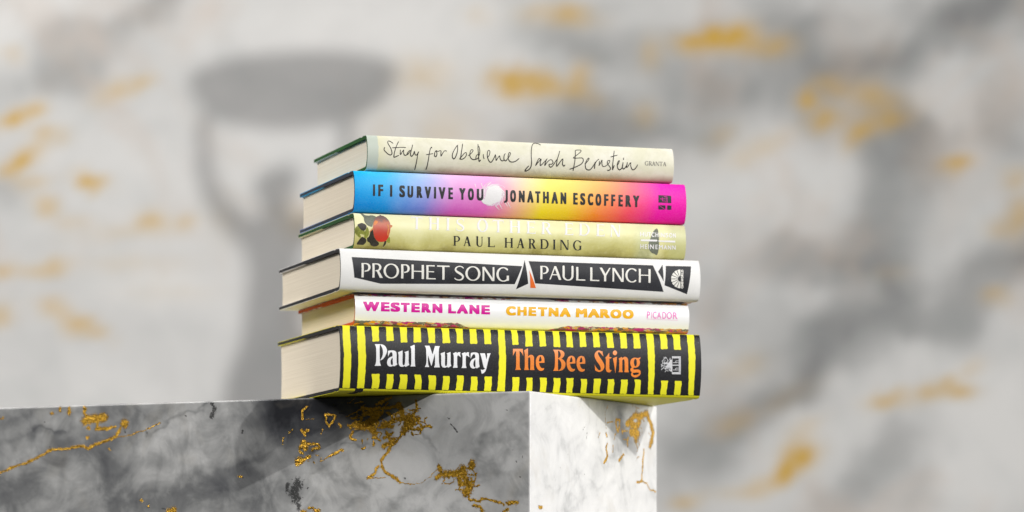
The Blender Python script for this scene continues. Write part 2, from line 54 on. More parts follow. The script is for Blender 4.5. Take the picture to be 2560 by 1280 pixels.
(2,'swirl_illustration','white','4584 1152 -51 -29 -16 -18 -68 -35 -4 -9 2 -9 -24 -28 -31 -50 -1 -9 3 -5 9 -2 7 3 28 55 19 24 25 10 15 10 18 24 54 31 2 4 -4 4 -31 -9 20 17 32 18 0 3;4227 1088 -10 -8 -1 -11 21 -59 20 -77 -16 -33 -6 -7 -14 -64 0 -26 7 -6 14 2 36 -53 32 -30 7 -1 10 7 -2 11 -40 33 -24 29 -11 22 6 31 -8 26 8 28 13 32 34 54 -2 2 -4 -2 -31 -40 -10 67 -16 62 -4 7;4010 1064 -11 -8 -1 -14 35 -124 4 -9 5 0 3 5 -22 136 -5 10;4640 1083 -22 -16 -63 -17 -24 -22 -60 -30 -40 -30 -45 -47 -2 -11 7 -7 6 0 8 4 16 26 18 20 6 -8 14 0 1 -4 -7 -9 -2 -13 -29 -29 -25 -37 -23 -71 -17 -80 -7 -59 -5 -15 -32 19 -33 30 -3 15 -23 22 -9 17 -5 1 -2 -5 -22 20 -49 75 -2 40 -3 2 -4 -11 2 -38 23 -36 20 -42 49 -52 16 -13 28 -33 45 -35 -5 -10 -27 14 -4 -1 27 -20 -11 -14 -18 -7 -20 -4 0 10 -8 9 -34 10 -28 15 -33 26 -21 27 -3 0 1 -6 -3 -1 -35 27 -11 19 -5 20 -3 4 -3 -2 9 -35 12 -17 111 -100 -15 -1 -64 30 -3 -2 59 -35 -1 -10 5 -21 15 -27 18 -22 28 -27 33 -21 47 -20 44 -11 36 -5 58 -1 -32 -17 -17 -5 -49 10 -2 -2 3 -3 28 -10 29 -1 53 20 50 9 54 33 58 24 -1 -5 -20 -18 -68 -40 -22 -16 3 -3 92 48 28 22 26 26 67 24 42 24 1 -7 -10 -36 -19 -36 -10 -10 -14 -7 -33 -9 4 -3 45 10 19 16 12 18 38 91 24 33 6 0 12 -32 -5 -12 -18 -19 21 13 11 16 -17 53 13 35 8 35 5 -4 12 -43 -1 -56 10 -31 1 -15 -9 -13 -25 -16 7 -1 22 11 14 17 -1 21 -7 32 6 30 -1 50 4 50 -9 53 -9 24 -10 15 3 3 9 -11 3 0 -7 20 37 -32 12 -35 0 -2 -2 2 -6 13 -8 3 -10 -4 -2 -8 38 -70 8 -43 16 -42 -2 -20 -15 -28 4 0 16 22 6 15 0 15 -12 36 -3 41 -9 24 -5 54 36 -55 27 -56 6 -6 -14 45 -22 42 -7 44 -11 34 -22 47 7 -3 19 -31 4 3 -6 16 24 -18 23 -35 3 3 -15 30 -27 29 -28 22 -22 30 -37 37 -42 29 -11 0 -10 9 1 3 7 -2 44 -22 4 1 -3 6 -33 20 -42 20 9 5 58 -21 -1 5 -12 7 -50 24 2 3 16 -4 40 -15 2 3 -2 2 -51 23 -40 12 -54 9 -59 2 -57 -7 -11 -6 -6 -13 -7 2 -35 -10 -68 -30 27 28 45 22 43 15 -1 4 -40 -8 25 10 39 11 51 9 89 2 0 3 -13 3 -61 4 -74 -7 0 3 7 7;4548 1029 12 -2 -14 -6;4520 1017 3 0 -2 -5 -6 -5 -40 -21;4357 956 -27 -31 -20 -36 -10 -27 -9 -35 -1 -41 8 -9 9 0 5 5 4 22 1 48 5 25 14 35 24 41;4922 854 12 -3 31 -37 22 -38 10 -31 -32 39 -22 42 -10 3 -12 -6;4109 751 -1 -9 16 -36 45 -42 39 -44 21 -16 37 -16 14 2 3 10 -6 7 -25 8 -28 15 -50 46 -42 32;4901 746 10 -10 7 -20 7 -36 -1 -11 -6 15 -16 8;5110 507 -6 -7 4 -13 108 -161 13 -10 3 7 -106 180 -5 5;5031 489 -5 -5 0 -10 35 -54 59 -61 6 -3 2 7 -44 58 -36 64 -6 5;4825 452 -7 -11 8 -15 54 -80 56 -70 5 0 3 5 -102 165 -7 6;4686 388 -7 -7 3 -11 160 -125 8 -1 2 4 -9 9 -61 58 -84 71'),
(2,'publisher_emblem','black','10349 931 -8 -243 14 -2 284 4 2 36 -4 9 -9 3 -151 -1 -5 7 0 60 -68 0 -8 8 1 5 7 5 69 1 3 50 6 6 7 -1 3 -5 -1 -49 149 1 0 52 -101 2 -8 5 1 7 10 6 66 0 42 -1 10 -7 -1 -193 -8 -11 142 -2 3 245 -414 5;10491 805 -2 -50 19 -2 130 2 1 51 -26 2;10342 599 6 -137 220 2 -210 129;10386 601 -1 -3 20 -12 179 -109 10 -4 -6 129;10652 604 5 -137 22 -3 122 3 -5 140'),
(3,'title_lettering','white','1883 1103 -16 -82 3 -5 11 1 9 37 8 15 130 0 -32 -354 -29 -18 -1 -5 3 -3 34 -1 87 2 -2 8 -25 17 33 352 4 3 129 -3 -2 -50 12 -1 4 4 14 81;2470 1100 -3 -7 22 -20 -34 -359 -25 -16 -2 -9 121 0 0 7 -25 18 11 174 4 3 20 1 150 -2 -10 -176 -29 -18 0 -7 124 -1 0 8 -28 18 35 357 5 5 26 15 4 7 -7 3 -117 -1 -2 -8 24 -19 -22 -157 -156 -2 -15 2 -3 3 21 154 28 17 4 10;3056 1097 0 -8 20 -17 -35 -359 -25 -16 -3 -7 3 -3 117 0 4 3 -1 5 -26 18 35 357 5 6 21 11 7 8 -14 5;3533 1102 -74 -24 -35 -25 -13 -14 -19 -35 -3 -43 12 -30 23 -27 114 -77 32 -28 10 -19 -4 -22 -12 -20 -31 -24 -34 -12 -43 1 -40 11 -23 13 -15 19 1 44 -11 8 -4 -52 -5 -11 4 -11 0 -29 11 1 2 9 3 2 27 -15 29 -9 36 -6 52 -1 41 13 37 25 14 19 16 31 3 16 -1 26 -16 36 -33 36 -49 36 -64 34 -23 20 -6 9 -4 18 6 25 25 29 29 19 31 9 34 1 40 -15 26 -27 -2 -48 8 -7 4 3 6 43 10 17 -5 13 6 31 -16 -1 -6 -14 -13 12 -32 15 -20 4;4280 1103 -38 -6 -35 -13 -30 -18 -31 -28 -29 -38 -25 -51 -12 -43 -3 -40 9 -66 13 -34 31 -42 31 -25 31 -14 27 -6 47 0 41 8 37 17 23 17 24 26 26 39 13 31 10 34 7 51 -2 47 -6 31 -14 43 -17 29 -23 24 -24 16 -25 9;4638 1093 -16 -79 3 -3 12 4 9 34 8 13 127 -1 -34 -349 -30 -23 3 -3 21 -2 102 2 -2 8 -26 18 35 345 4 4 41 1 86 -2 -2 -46 2 -5 9 0 4 3 15 81 -332 3;4279 1077 19 -1 23 -11 28 -33 22 -57 7 -60 -5 -58 -8 -29 -19 -47 -29 -43 -17 -16 -33 -17 -25 -1 -15 4 -23 14 -21 24 -25 48 -12 68 10 72 26 61 23 34 28 26 28 17;5205 1092 -1 -7 17 -14 4 -7 -37 -354 -25 -16 -2 -9 126 0 0 7 -28 18 11 173 7 3 178 -1 2 -4 -11 -171 -25 -16 -2 -9 123 0 0 8 -25 17 36 355 29 18 4 7 -7 3 -117 -1 -2 -8 22 -19 -23 -156 -183 0 -3 3 22 153 5 5 27 15 3 7 -88 2;5789 1091 -2 -8 24 -19 -36 -353 -4 -5 -24 -14 -2 -6 19 -3 299 1 1 26 -13 2 17 49 -4 3 -12 -4 -16 -36 -11 -12 -174 -2 -7 5 12 169 137 -1 20 -33 2 -1 2 5 6 75 -18 -21 -147 1 22 153 175 0 2 -5 -2 -42 12 0 4 3 14 72;6302 1090 0 -9 22 -19 -37 -353 -29 -18 -1 -7 127 0 1 6 -27 19 11 158 4 3 34 1 105 -187 111 -1 0 7 -26 8 -112 180 52 27 18 17 17 24 7 18 5 32 -3 18 -9 23 -12 17 -26 19 -42 15 -57 3;6396 1063 38 2 35 -6 18 -9 18 -22 7 -19 1 -22 -6 -32 -11 -22 -28 -25 -24 -10 -21 -4 -51 2;7097 1088 -2 -8 24 -20 -37 -352 -29 -18 -1 -7 312 -1 1 25 -15 6 16 43 -3 5 -13 -4 -17 -36 -10 -12 -138 -1 -30 2 -3 3 12 167 130 1 20 -33 2 -2 1 6 7 72 -19 -18 -138 1 22 151 164 0 3 -3 -2 -42 12 0 4 3 13 70;7595 1085 0 -8 23 -19 -38 -350 -29 -18 -1 -7 199 -1 33 6 30 10 51 31 33 33 16 24 19 38 11 39 4 36 -8 58 -16 45 -17 26 -27 26 -21 14 -32 12 -22 5 -36 3;8192 1085 -2 -8 25 -20 -38 -348 -6 -8 -24 -13 0 -7 304 0 1 26 -12 1 -2 3 17 45 -3 3 -12 -1 -22 -45 -5 -6 -130 0 -33 1 -3 3 13 168 123 1 20 -35 4 3 6 74 -18 -19 -123 0 -10 3 23 149 156 0 4 -10 -3 -30 2 -5 9 -1 4 4 14 70;7688 1060 59 2 29 -5 15 -4 29 -17 23 -25 14 -25 16 -56 1 -29 -4 -45 -11 -36 -11 -25 -21 -33 -25 -25 -19 -14 -33 -14 -53 -5 -44 1 -3 3;8682 1082 -1 -7 23 -13 -40 -360 -3 -6 -24 -8 -1 -7 50 -2 30 1 3 4 -2 4 -23 12 34 324 166 -343 78 0 41 378 5 6 24 9 3 8 -34 2 -45 -2 -5 -4 3 -5 17 -8 2 -5 -39 -323 -157 344 -9 3'),
(3,'author_lettering','black','3259 517 1 -5 21 -17 18 -258 -21 -19 4 -3 25 -1 68 0 1 6 -23 17 -9 102 65 3 33 10 16 9 16 17 13 22 4 20 -4 31 -10 21 -12 15 -30 20 -16 6 -36 6;4060 542 -12 -7 -8 -17 -14 -1 -3 -3 18 -12 13 -207 13 -35 16 -21 20 -16 29 -14 21 -4 58 5 11 6 20 27 11 25 3 17 -13 213 3 5 16 8 0 5 -14 1 -14 9 -7 0 -6 -8 -16 -2 0 -5 17 -12 13 -211 -6 -27 -13 -18 -11 -3 -23 -14 -13 -1 -23 8 -17 16 -14 23 -7 23 -12 204 20 16 -4 3 -16 0 -4 13 -10 9;3698 516 6 -21 -2 -7 -58 -254 -3 -5 -20 -8 -1 -7 64 0 -1 5 -15 9 17 80 2 5 7 1 61 0 9 -3 32 -81 -2 -6 -11 -6 0 -5 100 1 -1 5 -25 11 -101 283 -6 6;3335 497 32 2 23 -4 24 -14 16 -23 6 -19 1 -23 -4 -17 -12 -22 -20 -14 -9 -3 -50 0;4420 517 0 -7 22 -16 19 -261 -20 -15 1 -6 248 -1 -2 21 -11 4 8 31 -4 3 -9 -2 -12 -33 -4 -3 -139 1 -20 261 20 20 -4 3 -20 1;4997 515 0 -5 20 -16 20 -263 -18 -15 0 -5 12 -2 85 1 -3 6 -22 16 -11 129 107 2 32 -1 3 -3 13 -128 -18 -15 1 -7 96 1 -1 5 -24 18 -19 259 4 7 17 11 0 6 -96 -1 1 -6 19 -15 6 -110 -4 -3 -25 -1 -114 1 -6 113 20 16 1 6 -41 2;5519 516 5 -22 -1 -8 -58 -258 -24 -13 0 -5 8 -3 56 3 0 5 -13 5 -1 6 17 82 57 2 19 -2 3 -3 32 -83 -14 -8 1 -5 101 -1 -3 7 -22 8 -7 14 -98 276 -3 3 -23 2;3718 444 38 -106 -3 -6 -54 -1 -8 5;5818 515 0 -5 22 -16 20 -264 -4 -6 -15 -11 0 -5 99 -1 -2 7 -23 16 -11 117 3 3 18 1 94 -143 31 -2 55 2 -1 5 -22 7 -98 138 34 22 18 35 2 13 -4 25 -18 31 -31 22 -34 10;6221 516 0 -7 20 -16 20 -265 -17 -15 0 -6 152 -1 27 6 41 20 18 16 21 32 12 36 3 28 -3 34 -7 25 -10 25 -18 28 -16 18 -21 17 -22 12 -24 8 -36 6;5896 496 23 2 16 -2 14 -6 12 -8 15 -22 6 -21 -1 -28 -9 -20 -21 -18 -9 -2 -40 -1;6654 515 2 -6 18 -15 21 -267 -18 -19 4 -3 92 -1 2 7 -24 16 -21 265 22 20 -13 5;6298 497 63 -2 38 -16 31 -32 18 -31 8 -23 7 -51 -10 -51 -11 -23 -19 -23 -14 -11 -18 -6 -41 -4 -30 1 -3 3 -21 264;6900 515 0 -5 20 -12 22 -275 -3 -5 -15 -8 1 -5 28 -2 32 1 3 3 -20 14 -20 253 205 -270 60 0 -23 292 3 5 16 9 0 4 -28 3 -32 -1 -3 -4 18 -14 18 -254 -201 271;7481 520 -35 -10 -25 -14 -20 -17 -26 -41 -12 -41 -2 -36 8 -42 13 -32 14 -22 29 -31 34 -23 20 -7 42 -8 30 1 43 10 19 12 7 -5 16 1 8 9 10 5 -11 101 13 4 -2 13 -90 -1 1 -13 19 0 4 -3 7 -74 -22 -24 -25 -14 -11 -3 -17 2 -30 13 -23 18 -30 41 -12 31 -9 41 3 38 7 30 13 26 12 18 21 18 28 10 21 -1 26 -13 35 -32 17 -2 11 7 3 -20 10 -10 3 1 -2 50 -4 24 -14 -1 1 -15 -3 -1 -16 14 -40 16 -23 4;5537 441 4 0 36 -109 -2 -5 -59 0 -4 3'),
(3,'publisher_lettering','white','9701 872 -12 -146 29 1 6 59 40 2 28 -3 -2 -60 28 1 12 146 -29 -1 -8 -60 -56 -2 -12 5 4 59;9860 871 -10 -104 8 -26 13 -13 13 -5 30 1 14 5 13 12 12 30 8 101 -24 -1 -10 -99 -11 -19 -17 -7 -15 7 -8 17 8 102;9974 871 -2 -21 40 -3 -8 -121 4 -3 21 1 10 122 3 3 38 0 2 21 -9 3;10153 873 -26 -11 -20 -21 -13 -32 -2 -27 4 -20 17 -28 19 -11 35 -1 29 12 2 25 -10 1 -27 -14 -18 2 -13 9 -8 13 -4 18 2 18 12 25 13 12 19 6 34 -12 4 3 2 18 -5 7 -16 7;10237 871 -12 -146 10 -3 14 1 6 61 26 2 28 -3 -2 -60 24 1 12 146 -25 -1 -7 -59 -52 -3 -3 4 5 58;10382 869 -12 -144 3 -3 22 1 3 3 11 142 -3 3;10439 869 -12 -146 22 -1 3 4 7 90 61 -90 8 -5 19 1 12 147 -22 0 -4 -4 -9 -91 -59 91 -8 6;10617 869 -16 -8 -13 -14 -3 -9 1 -23 12 -15 37 -22 14 -14 0 -9 -7 -8 -14 -5 -21 6 -15 12 -7 1 -4 -4 -1 -24 17 -9 16 -4 35 1 20 10 10 12 4 9 -2 26 -17 20 -39 22 -7 15 9 10 17 3 25 -12 12 0 3 23 -23 12;10758 870 -17 -10 -19 -22 -10 -23 -3 -42 6 -22 22 -26 12 -6 33 2 26 17 12 21 7 20 0 45 -13 31 -14 12 -13 4;10859 868 -11 -146 19 -1 4 4 6 81 42 -83 11 -4 10 1 11 147 -9 3 -11 -4 -9 -89 -43 92;10764 844 15 1 15 -11 7 -15 3 -23 -9 -31 -14 -15 -14 -8 -9 3 -14 10 -9 19 -2 13 5 29 9 15;9708 625 3 -52 4 -4 561 4 26 35 -27 23 -8 3 -475 -5;10330 610 -13 -12 0 -5 37 -26 526 -6 38 1 4 3 0 55 -4 3;9694 472 10 -146 26 -1 -3 60 51 2 11 -5 6 -57 26 0 -10 147 -26 -1 2 -59 -3 -3 -17 0 -42 1 -5 61;9853 471 10 -146 82 0 -2 22 -35 0 -17 1 -3 3 -2 35 49 2 3 4 -2 17 -52 2 -2 37 51 1 0 22;9970 471 9 -142 4 -3 21 0 3 4 -10 137 -13 5;10035 469 10 -143 24 0 3 4 -6 89 90 -92 26 -1 -10 142 -19 3 -9 -4 5 -91 -88 92;10225 468 10 -142 85 0 -2 23 -54 -2 -4 4 -1 34 49 3 3 3 -3 17 -52 3 -2 34 54 2 0 22;10345 468 10 -140 10 -3 16 1 3 3 -6 89 38 -38 12 3 30 37 8 -91 4 -3 26 2 -10 140 -29 -1 -39 -48 -46 49;10561 466 -40 -133 0 -6 27 1 10 37 38 2 5 -3 19 -36 24 0 0 7 -59 128 -5 5;10662 465 10 -138 21 0 4 3 -6 85 77 -87 24 1 -10 136 -9 3 -12 -1 -4 -3 5 -86 -75 86 -6 3;10817 466 10 -138 22 0 3 3 -6 85 76 -85 16 -5 12 1 -10 139 -22 0 -3 -3 5 -86 -77 86 -14 4;10575 417 12 -24 -2 -5 -18 5'),
(3,'fruit_illustration','leafgrey','196 1172 -3 -5 0 -16 57 -87 33 -53 4 -25 -4 -60 5 -30 24 -54 32 -45 43 -38 48 -27 64 -17 16 0 18 7 14 17 8 18 25 77 47 114 62 78 6 21 -5 11 -15 12 -32 14 -75 17 -38 -2 -79 -17 -96 8 -46 20 -35 49 -56 14'),
(3,'fruit_illustration','leaflight','57 729 -24 -13 -30 -30 -37 -49 -16 -35 -3 -26 5 -23 12 -40 12 -20 31 -37 66 -58 33 -25 29 -14 20 3 8 9 8 25 -6 19 -25 43 2 16 20 1 85 -20 36 -1 -4 -37 5 -46 10 -25 13 -14 16 -4 6 2 33 29 32 43 33 60 8 27 1 49 -7 38 -13 55 -19 53 -14 19 -18 -11 -19 -29 -44 -114 -21 26 -25 19 -115 61 -26 25 -34 45;1112 416 -13 -6 -24 -31 -33 -64 -9 -35 5 -19 12 -12 22 -10 41 -10 22 2 14 10 3 34 -7 50 -12 56 -14 31'),
(3,'fruit_illustration','leafdark','852 1133 -26 -30 -12 -31 5 -5 25 3 14 5 14 11 -6 31;186 827 -59 -18 -52 -26 -19 -16 -3 -11 2 -13 17 -30 44 -52 42 -42 20 -14 24 -12 45 -12 29 1 13 6 25 25 27 48 15 43 1 26 -5 15 -27 35 -41 26 -54 20;530 629 -25 -18 -18 -27 -13 -36 -20 -98 -14 -42 -16 -22 -35 -17 -13 -16 1 -47 9 -31 11 -20 18 -15 46 -20 23 -14 13 -20 8 -26 14 -14 20 -12 52 -21 41 -7 40 3 34 8 27 9 29 15 14 15 9 27 -3 28 -15 21 -71 52 -71 86 -22 41 -8 25 -33 168 -5 13 -11 11;209 382 -24 -9 -17 -15 -37 -45 -75 -121 -7 -18 4 -19 23 -10 27 -3 151 -4 22 6 22 13 37 37 17 32 8 42 -6 31 -12 22 -18 17 -41 25 -46 18;996 291 -24 -10 -14 -23 -6 -57 -23 -83 2 -8 9 -7 18 8 16 17 32 45 13 26 6 31 -2 41 -7 17'),
(3,'fruit_illustration','fruit','859 1100 -46 -8 -31 -9 -36 -13 -29 -15 -37 -29 -34 -44 -33 -63 -20 -56 -15 -55 -9 -46 -2 -31 -2 -6 0 -80 11 -113 21 -81 27 -64 20 -33 14 -18 34 -35 25 -18 41 -21 19 -6 34 -6 68 1 55 8 33 9 23 12 20 13 22 21 30 45 18 39 10 27 13 45 27 105 12 58 8 52 6 91 -8 63 -14 48 -24 52 -36 52 -17 19 -35 32 -26 19 -46 26 -46 13 -15 2'),
(3,'fruit_illustration','fruitlight','666 926 -30 -20 -27 -34 -12 -33 -7 -42 2 -22 5 -6 24 5 48 25 33 23 25 33 9 31 -5 17 -11 11 -17 9 -17 4;1046 825 -8 -7 1 -24 20 -86 5 -58 -3 -24 -19 -67 -4 -36 11 -57 10 -21 7 -3 13 29 21 96 9 80 2 71 -7 63 -12 21 -20 18;1158 799 -8 -8 -3 -13 1 -28 5 -30 10 -14 12 6 20 19 14 21 9 20 -10 13 -21 10;581 700 -9 -4 -33 -33 -53 -61 -38 -49 -5 -10 2 -5 15 5 37 30 76 78 14 25 3 15 -4 8'),
(3,'leaf_illustration','leafgrey','10293 1008 -56 -33 -37 -33 -35 -40 -26 -37 -123 -260 -25 -80 -8 -63 3 -54 21 -78 18 -34 31 -40 61 -51 38 -16 73 -17 53 -33 17 -4 15 8 15 23 14 47 3 29 5 129 1 184 1 181 -7 173 -4 40 -12 46 -15 14'),
(4,'title_panel','panel','335 1083 80 -653 887 -167 4496 116 252 589;6149 1170 107 -763 -400 -189;6283 1141 4298 1 375 -861 -4463 142;10925 1172 10 -546 -184 308;11036 1137 892 12 -144 -919 -810 263'),
(4,'title_panel','orange','6288 835 244 -558 -191 1'),
(4,'title_lettering','cream','648 897 1 -450 10 -5 60 2 3 3 -3 417 78 2 30 -10 14 -11 17 -23 13 -45 -1 -25 -5 -24 -18 -35 -12 -13 -17 -9 -64 -16 -9 -11 0 -9 4 -8 8 -5 11 0 33 10 46 8 29 11 28 22 21 25 11 22 7 25 3 22 -2 21 -7 26 -12 25 -14 17 -34 27 -20 8 -39 8;1008 898 1 -452 38 -2 31 1 3 3 -3 415 4 3 33 1 55 -3 24 -11 19 -19 11 -22 5 -19 -1 -34 -12 -33 -20 -23 -27 -13 -37 -1 -5 -6 -13 -4 -9 -11 2 -15 9 -7 32 4 109 -204 100 -1 -135 222 36 21 26 29 12 22 8 28 0 24 -7 28 -11 22 -14 18 -31 23 -48 16 -70 2;1623 909 -31 -3 -36 -7 -33 -12 -46 -26 -33 -27 -29 -35 -18 -31 -9 -24 -12 -49 0 -53 8 -36 12 -29 21 -35 31 -37 36 -27 59 -28 49 -11 38 -3 66 6 42 12 34 16 35 24 27 28 22 31 19 41 11 45 2 23 -2 45 -14 50 -17 36 -20 28 -29 31 -33 23 -37 18 -57 14;1962 898 1 -447 17 -5 55 2 3 3 -2 415 49 2 25 -1 17 -6 29 -28 8 -17 9 -34 -3 -45 -16 -37 -16 -19 -13 -8 -56 -13 -9 -5 -5 -7 0 -11 3 -7 9 -6 11 0 82 20 40 22 27 32 12 22 9 45 -1 28 -11 34 -18 28 -20 20 -32 17 -22 6 -37 3 -7 -2 -78 2;1626 876 42 -4 37 -14 31 -20 27 -26 17 -23 17 -34 9 -25 7 -36 0 -47 -7 -36 -10 -30 -19 -35 -27 -31 -28 -21 -26 -14 -35 -10 -37 -1 -25 4 -36 14 -29 17 -39 37 -22 34 -14 34 -10 48 2 47 10 38 14 33 23 34 15 16 42 30 40 17;2309 899 2 -450 72 0 -6 220 3 3 54 2 209 -1 8 -220 3 -3 31 -2 40 2 -1 448 -9 3 -66 -3 -6 -192 -203 -2 -60 0 -3 3 4 191 -14 3;2804 899 1 -448 36 -2 280 3 -1 32 -3 3 -237 -1 -4 3 -3 184 159 0 24 1 4 3 0 26 -4 3 -174 -1 -9 2 3 155 206 1 3 4 1 32 -21 3;3168 900 -3 -37 8 -5 137 2 27 -3 4 -403 3 -3 70 1 -2 406 169 2 3 3 1 37 -30 2;3926 912 -22 -3 -48 -13 -52 -26 -18 -16 -16 -20 -10 -19 -5 -35 4 -24 9 -21 19 -25 19 -18 162 -94 28 -25 9 -12 -2 -28 -10 -19 -12 -12 -33 -20 -42 -12 -40 3 -34 8 -36 14 -27 26 -11 0 -9 -5 -3 -7 4 -13 16 -18 19 -13 57 -20 59 -7 50 2 42 14 24 14 22 20 12 17 13 30 4 26 -3 19 -10 23 -22 29 -26 24 -61 40 -97 48 -27 23 -9 15 -1 23 4 14 13 16 32 27 32 12 34 4 31 -2 42 -16 40 -33 11 1 9 6 4 10 -5 10 -37 32 -25 13 -26 7;4326 909 -47 -12 -46 -21 -47 -34 -28 -32 -23 -40 -15 -39 -7 -37 0 -38 8 -36 14 -40 25 -39 28 -31 53 -36 48 -20 39 -7 18 -2 83 5 43 12 37 18 28 19 30 30 19 26 21 43 9 35 4 34 -2 47 -12 43 -17 38 -23 34 -32 31 -19 13 -45 23 -33 10 -38 6;4693 901 2 -444 39 -3 18 1 3 3 -4 356 264 -354 5 -3 32 -2 47 3 -1 445 -57 -1 -3 -4 -3 -354 -257 355 -5 3 -23 1;5379 912 -46 -8 -27 -9 -35 -19 -34 -26 -22 -23 -22 -32 -21 -51 -10 -52 3 -51 7 -32 15 -36 19 -31 38 -41 43 -28 39 -15 52 -10 64 2 51 13 40 19 16 -7 18 0 15 14 13 7 -6 148 -74 -1 0 -109 -48 -36 -25 -11 -22 -6 -32 0 -23 5 -30 14 -21 14 -20 20 -30 42 -15 33 -7 30 -3 67 8 36 9 27 12 24 35 44 17 14 32 19 46 10 27 -4 25 -7 25 -15 39 -35 11 -6 9 0 14 5 7 8 5 11 -1 15 -12 14 -24 18 -29 14 -58 14;4346 876 31 3 31 -6 31 -12 31 -21 24 -23 18 -26 15 -30 16 -60 0 -51 -6 -35 -11 -30 -13 -24 -17 -23 -31 -30 -35 -20 -34 -10 -36 -1 -22 4 -35 12 -30 18 -37 35 -19 28 -15 29 -12 51 2 64 12 39 26 47 47 45 41 21'),
(4,'author_lettering','cream','7462 1034 -22 -16 -7 -17 -12 -302 8 -41 16 -34 21 -25 26 -21 22 -13 49 -15 27 -4 58 2 43 10 25 11 28 19 24 24 23 40 7 26 14 329 -4 13 -6 9 -12 7 -20 -1 -19 -10 -10 -16 -12 -309 -3 -24 -9 -28 -16 -28 -27 -24 -41 -16 -28 -2 -27 7 -40 22 -26 30 -12 26 -5 21 11 320 -3 15 -12 11 -11 5;6669 997 -10 -431 4 -3 21 -1 43 1 3 3 8 398 53 2 25 -2 18 -6 28 -28 8 -17 6 -28 -4 -44 -10 -25 -10 -13 -26 -21 -57 -13 -9 -5 -6 -7 0 -11 4 -9 8 -4 9 -1 85 21 39 22 29 33 10 20 8 24 2 39 -6 26 -20 36 -20 20 -36 20 -53 7;7143 999 2 -16 -174 -420 44 1 55 140 48 2 121 -1 59 -141 17 -3 62 2 -2 14 -158 420 -5 3 -32 1;7902 1001 -9 -439 265 -1 50 2 1 32 -4 4 -240 0 10 400 -3 3 -21 1;8386 1003 -10 -441 317 0 0 33 -4 3 -230 0 -10 3 10 400 -4 3;8716 1006 -1 -4 6 -15 134 -246 4 -178 7 -3 65 3 -1 176 165 267 -41 0 -5 -3 -141 -191 -6 -3 -102 196;9158 1006 -10 -445 54 1 3 3 5 353 246 -356 80 -1 10 446 -40 2 -14 -1 -3 -3 -13 -358 -238 359;9823 1019 -26 -3 -31 -8 -36 -15 -35 -21 -31 -29 -23 -29 -21 -35 -10 -27 -11 -49 -1 -39 7 -44 23 -58 24 -35 29 -27 42 -27 52 -18 58 -5 37 3 33 8 39 17 28 21 9 15 -1 11 -7 10 -17 8 -14 -4 -50 -39 -28 -12 -46 -4 -31 8 -35 21 -28 25 -20 26 -21 45 -9 42 -2 43 6 36 22 58 34 47 20 18 23 15 41 15 14 3 23 -2 23 -6 31 -17 44 -40 19 -1 12 6 8 11 4 11 -6 15 -27 24 -32 17 -46 12 -34 4;7162 922 6 -8 58 -169 0 -7 -143 1;10076 1008 -11 -446 8 -3 60 2 3 3 0 219 254 2 13 -5 2 -218 24 -3 47 2 11 449 -71 0 -12 -191 -3 -3 -264 1 9 191 -14 3'),
(4,'publisher_emblem','cream','11518 1030 -50 -8 -33 -10 -9 -6 64 -189 5 -10 5 -4 24 6 1 3 13 216 -3 3;11590 1021 -17 -9 -11 -15 -4 -9 -2 -38 5 -3 73 3 4 5 3 36 -4 13 -7 10 -9 6 -19 3;11398 997 -32 -16 -33 -22 -18 -16 0 -3 125 -131 24 -22 5 -2 12 10 1 4 -79 196;11597 1001 13 -2 6 -6 3 -7 -2 -14 -38 -1 0 11 3 9 9 8;11622 944 -6 -5 -3 -25 -54 -3 -6 -5 0 -15 5 -2 73 4 3 4 3 45 -6 3;11294 924 -15 -15 -25 -33 -20 -36 199 -80 12 -2 10 14 -1 5;11626 886 -30 -20 -14 6 -9 0 -14 -7 -9 -15 0 -29 7 -3 28 0 38 2 7 4 1 18 -28 1 6 7 23 16 1 18 -3 3;11573 849 6 -1 0 -6 -8 0;11221 817 -8 -21 -8 -34 -5 -33 1 -7 32 -2 111 4 7 -2 85 4 2 17 -203 72 -11 3;11583 817 -17 -8 -13 -12 -5 -13 -1 -22 10 -18 10 -6 14 -5 16 1 17 7 7 7 5 7 6 23 -7 21 -10 10 -21 9;11583 794 11 1 9 -5 5 -6 0 -16 -4 -7 -9 -5 -14 0 -8 4 -4 7 0 13 5 7;11550 727 -3 -5 0 -11 31 -10 -2 -3 -26 -8 -3 -3 0 -11 2 -4 27 -8 0 -3 -28 -10 -1 -12 3 -4 8 -1 70 25 3 7 -6 5 -35 11 35 14 6 5 -3 7 -71 20;11325 705 -5 -2 -110 -3 -9 -3 -2 -7 5 -33 6 -24 10 -26 7 -2 209 85 2 3 -2 13 -3 3;11437 676 -204 -93 -1 -3 10 -17 15 -22 33 -34 2 -2 5 2 156 153 1 3 -8 12 -4 3;11464 651 -151 -162 3 -4 22 -17 57 -29 2 1 7 13 77 184 -2 7 -11 7;11497 635 -75 -201 9 -7 33 -8 66 -5 4 4 -10 210 -4 3;11614 631 -6 -5 1 -24 -4 -4 -4 1 -2 2 0 22 -4 5 -11 0 -6 -3 0 -24 -3 -4 -5 1 -1 3 -2 24 -5 3 -12 -2 -3 -4 3 -45 4 -2 75 3 0 50 -6 4;11552 570 -3 -5 1 -11 3 -2 37 -1 -39 -36 1 -11 2 -4 41 -1 33 2 5 3 -1 16 -7 3 -30 0 36 34 0 11 -3 4;11588 498 -19 -8 -11 -13 -4 -14 1 -21 6 -13 9 -9 17 -8 21 0 9 3 12 10 8 15 2 17 -4 13 -8 13 -8 7 -24 9;11586 473 18 1 10 -11 2 -17 -4 -7 -8 -5 -12 -1 -7 3 -8 11 -2 11 3 8'),
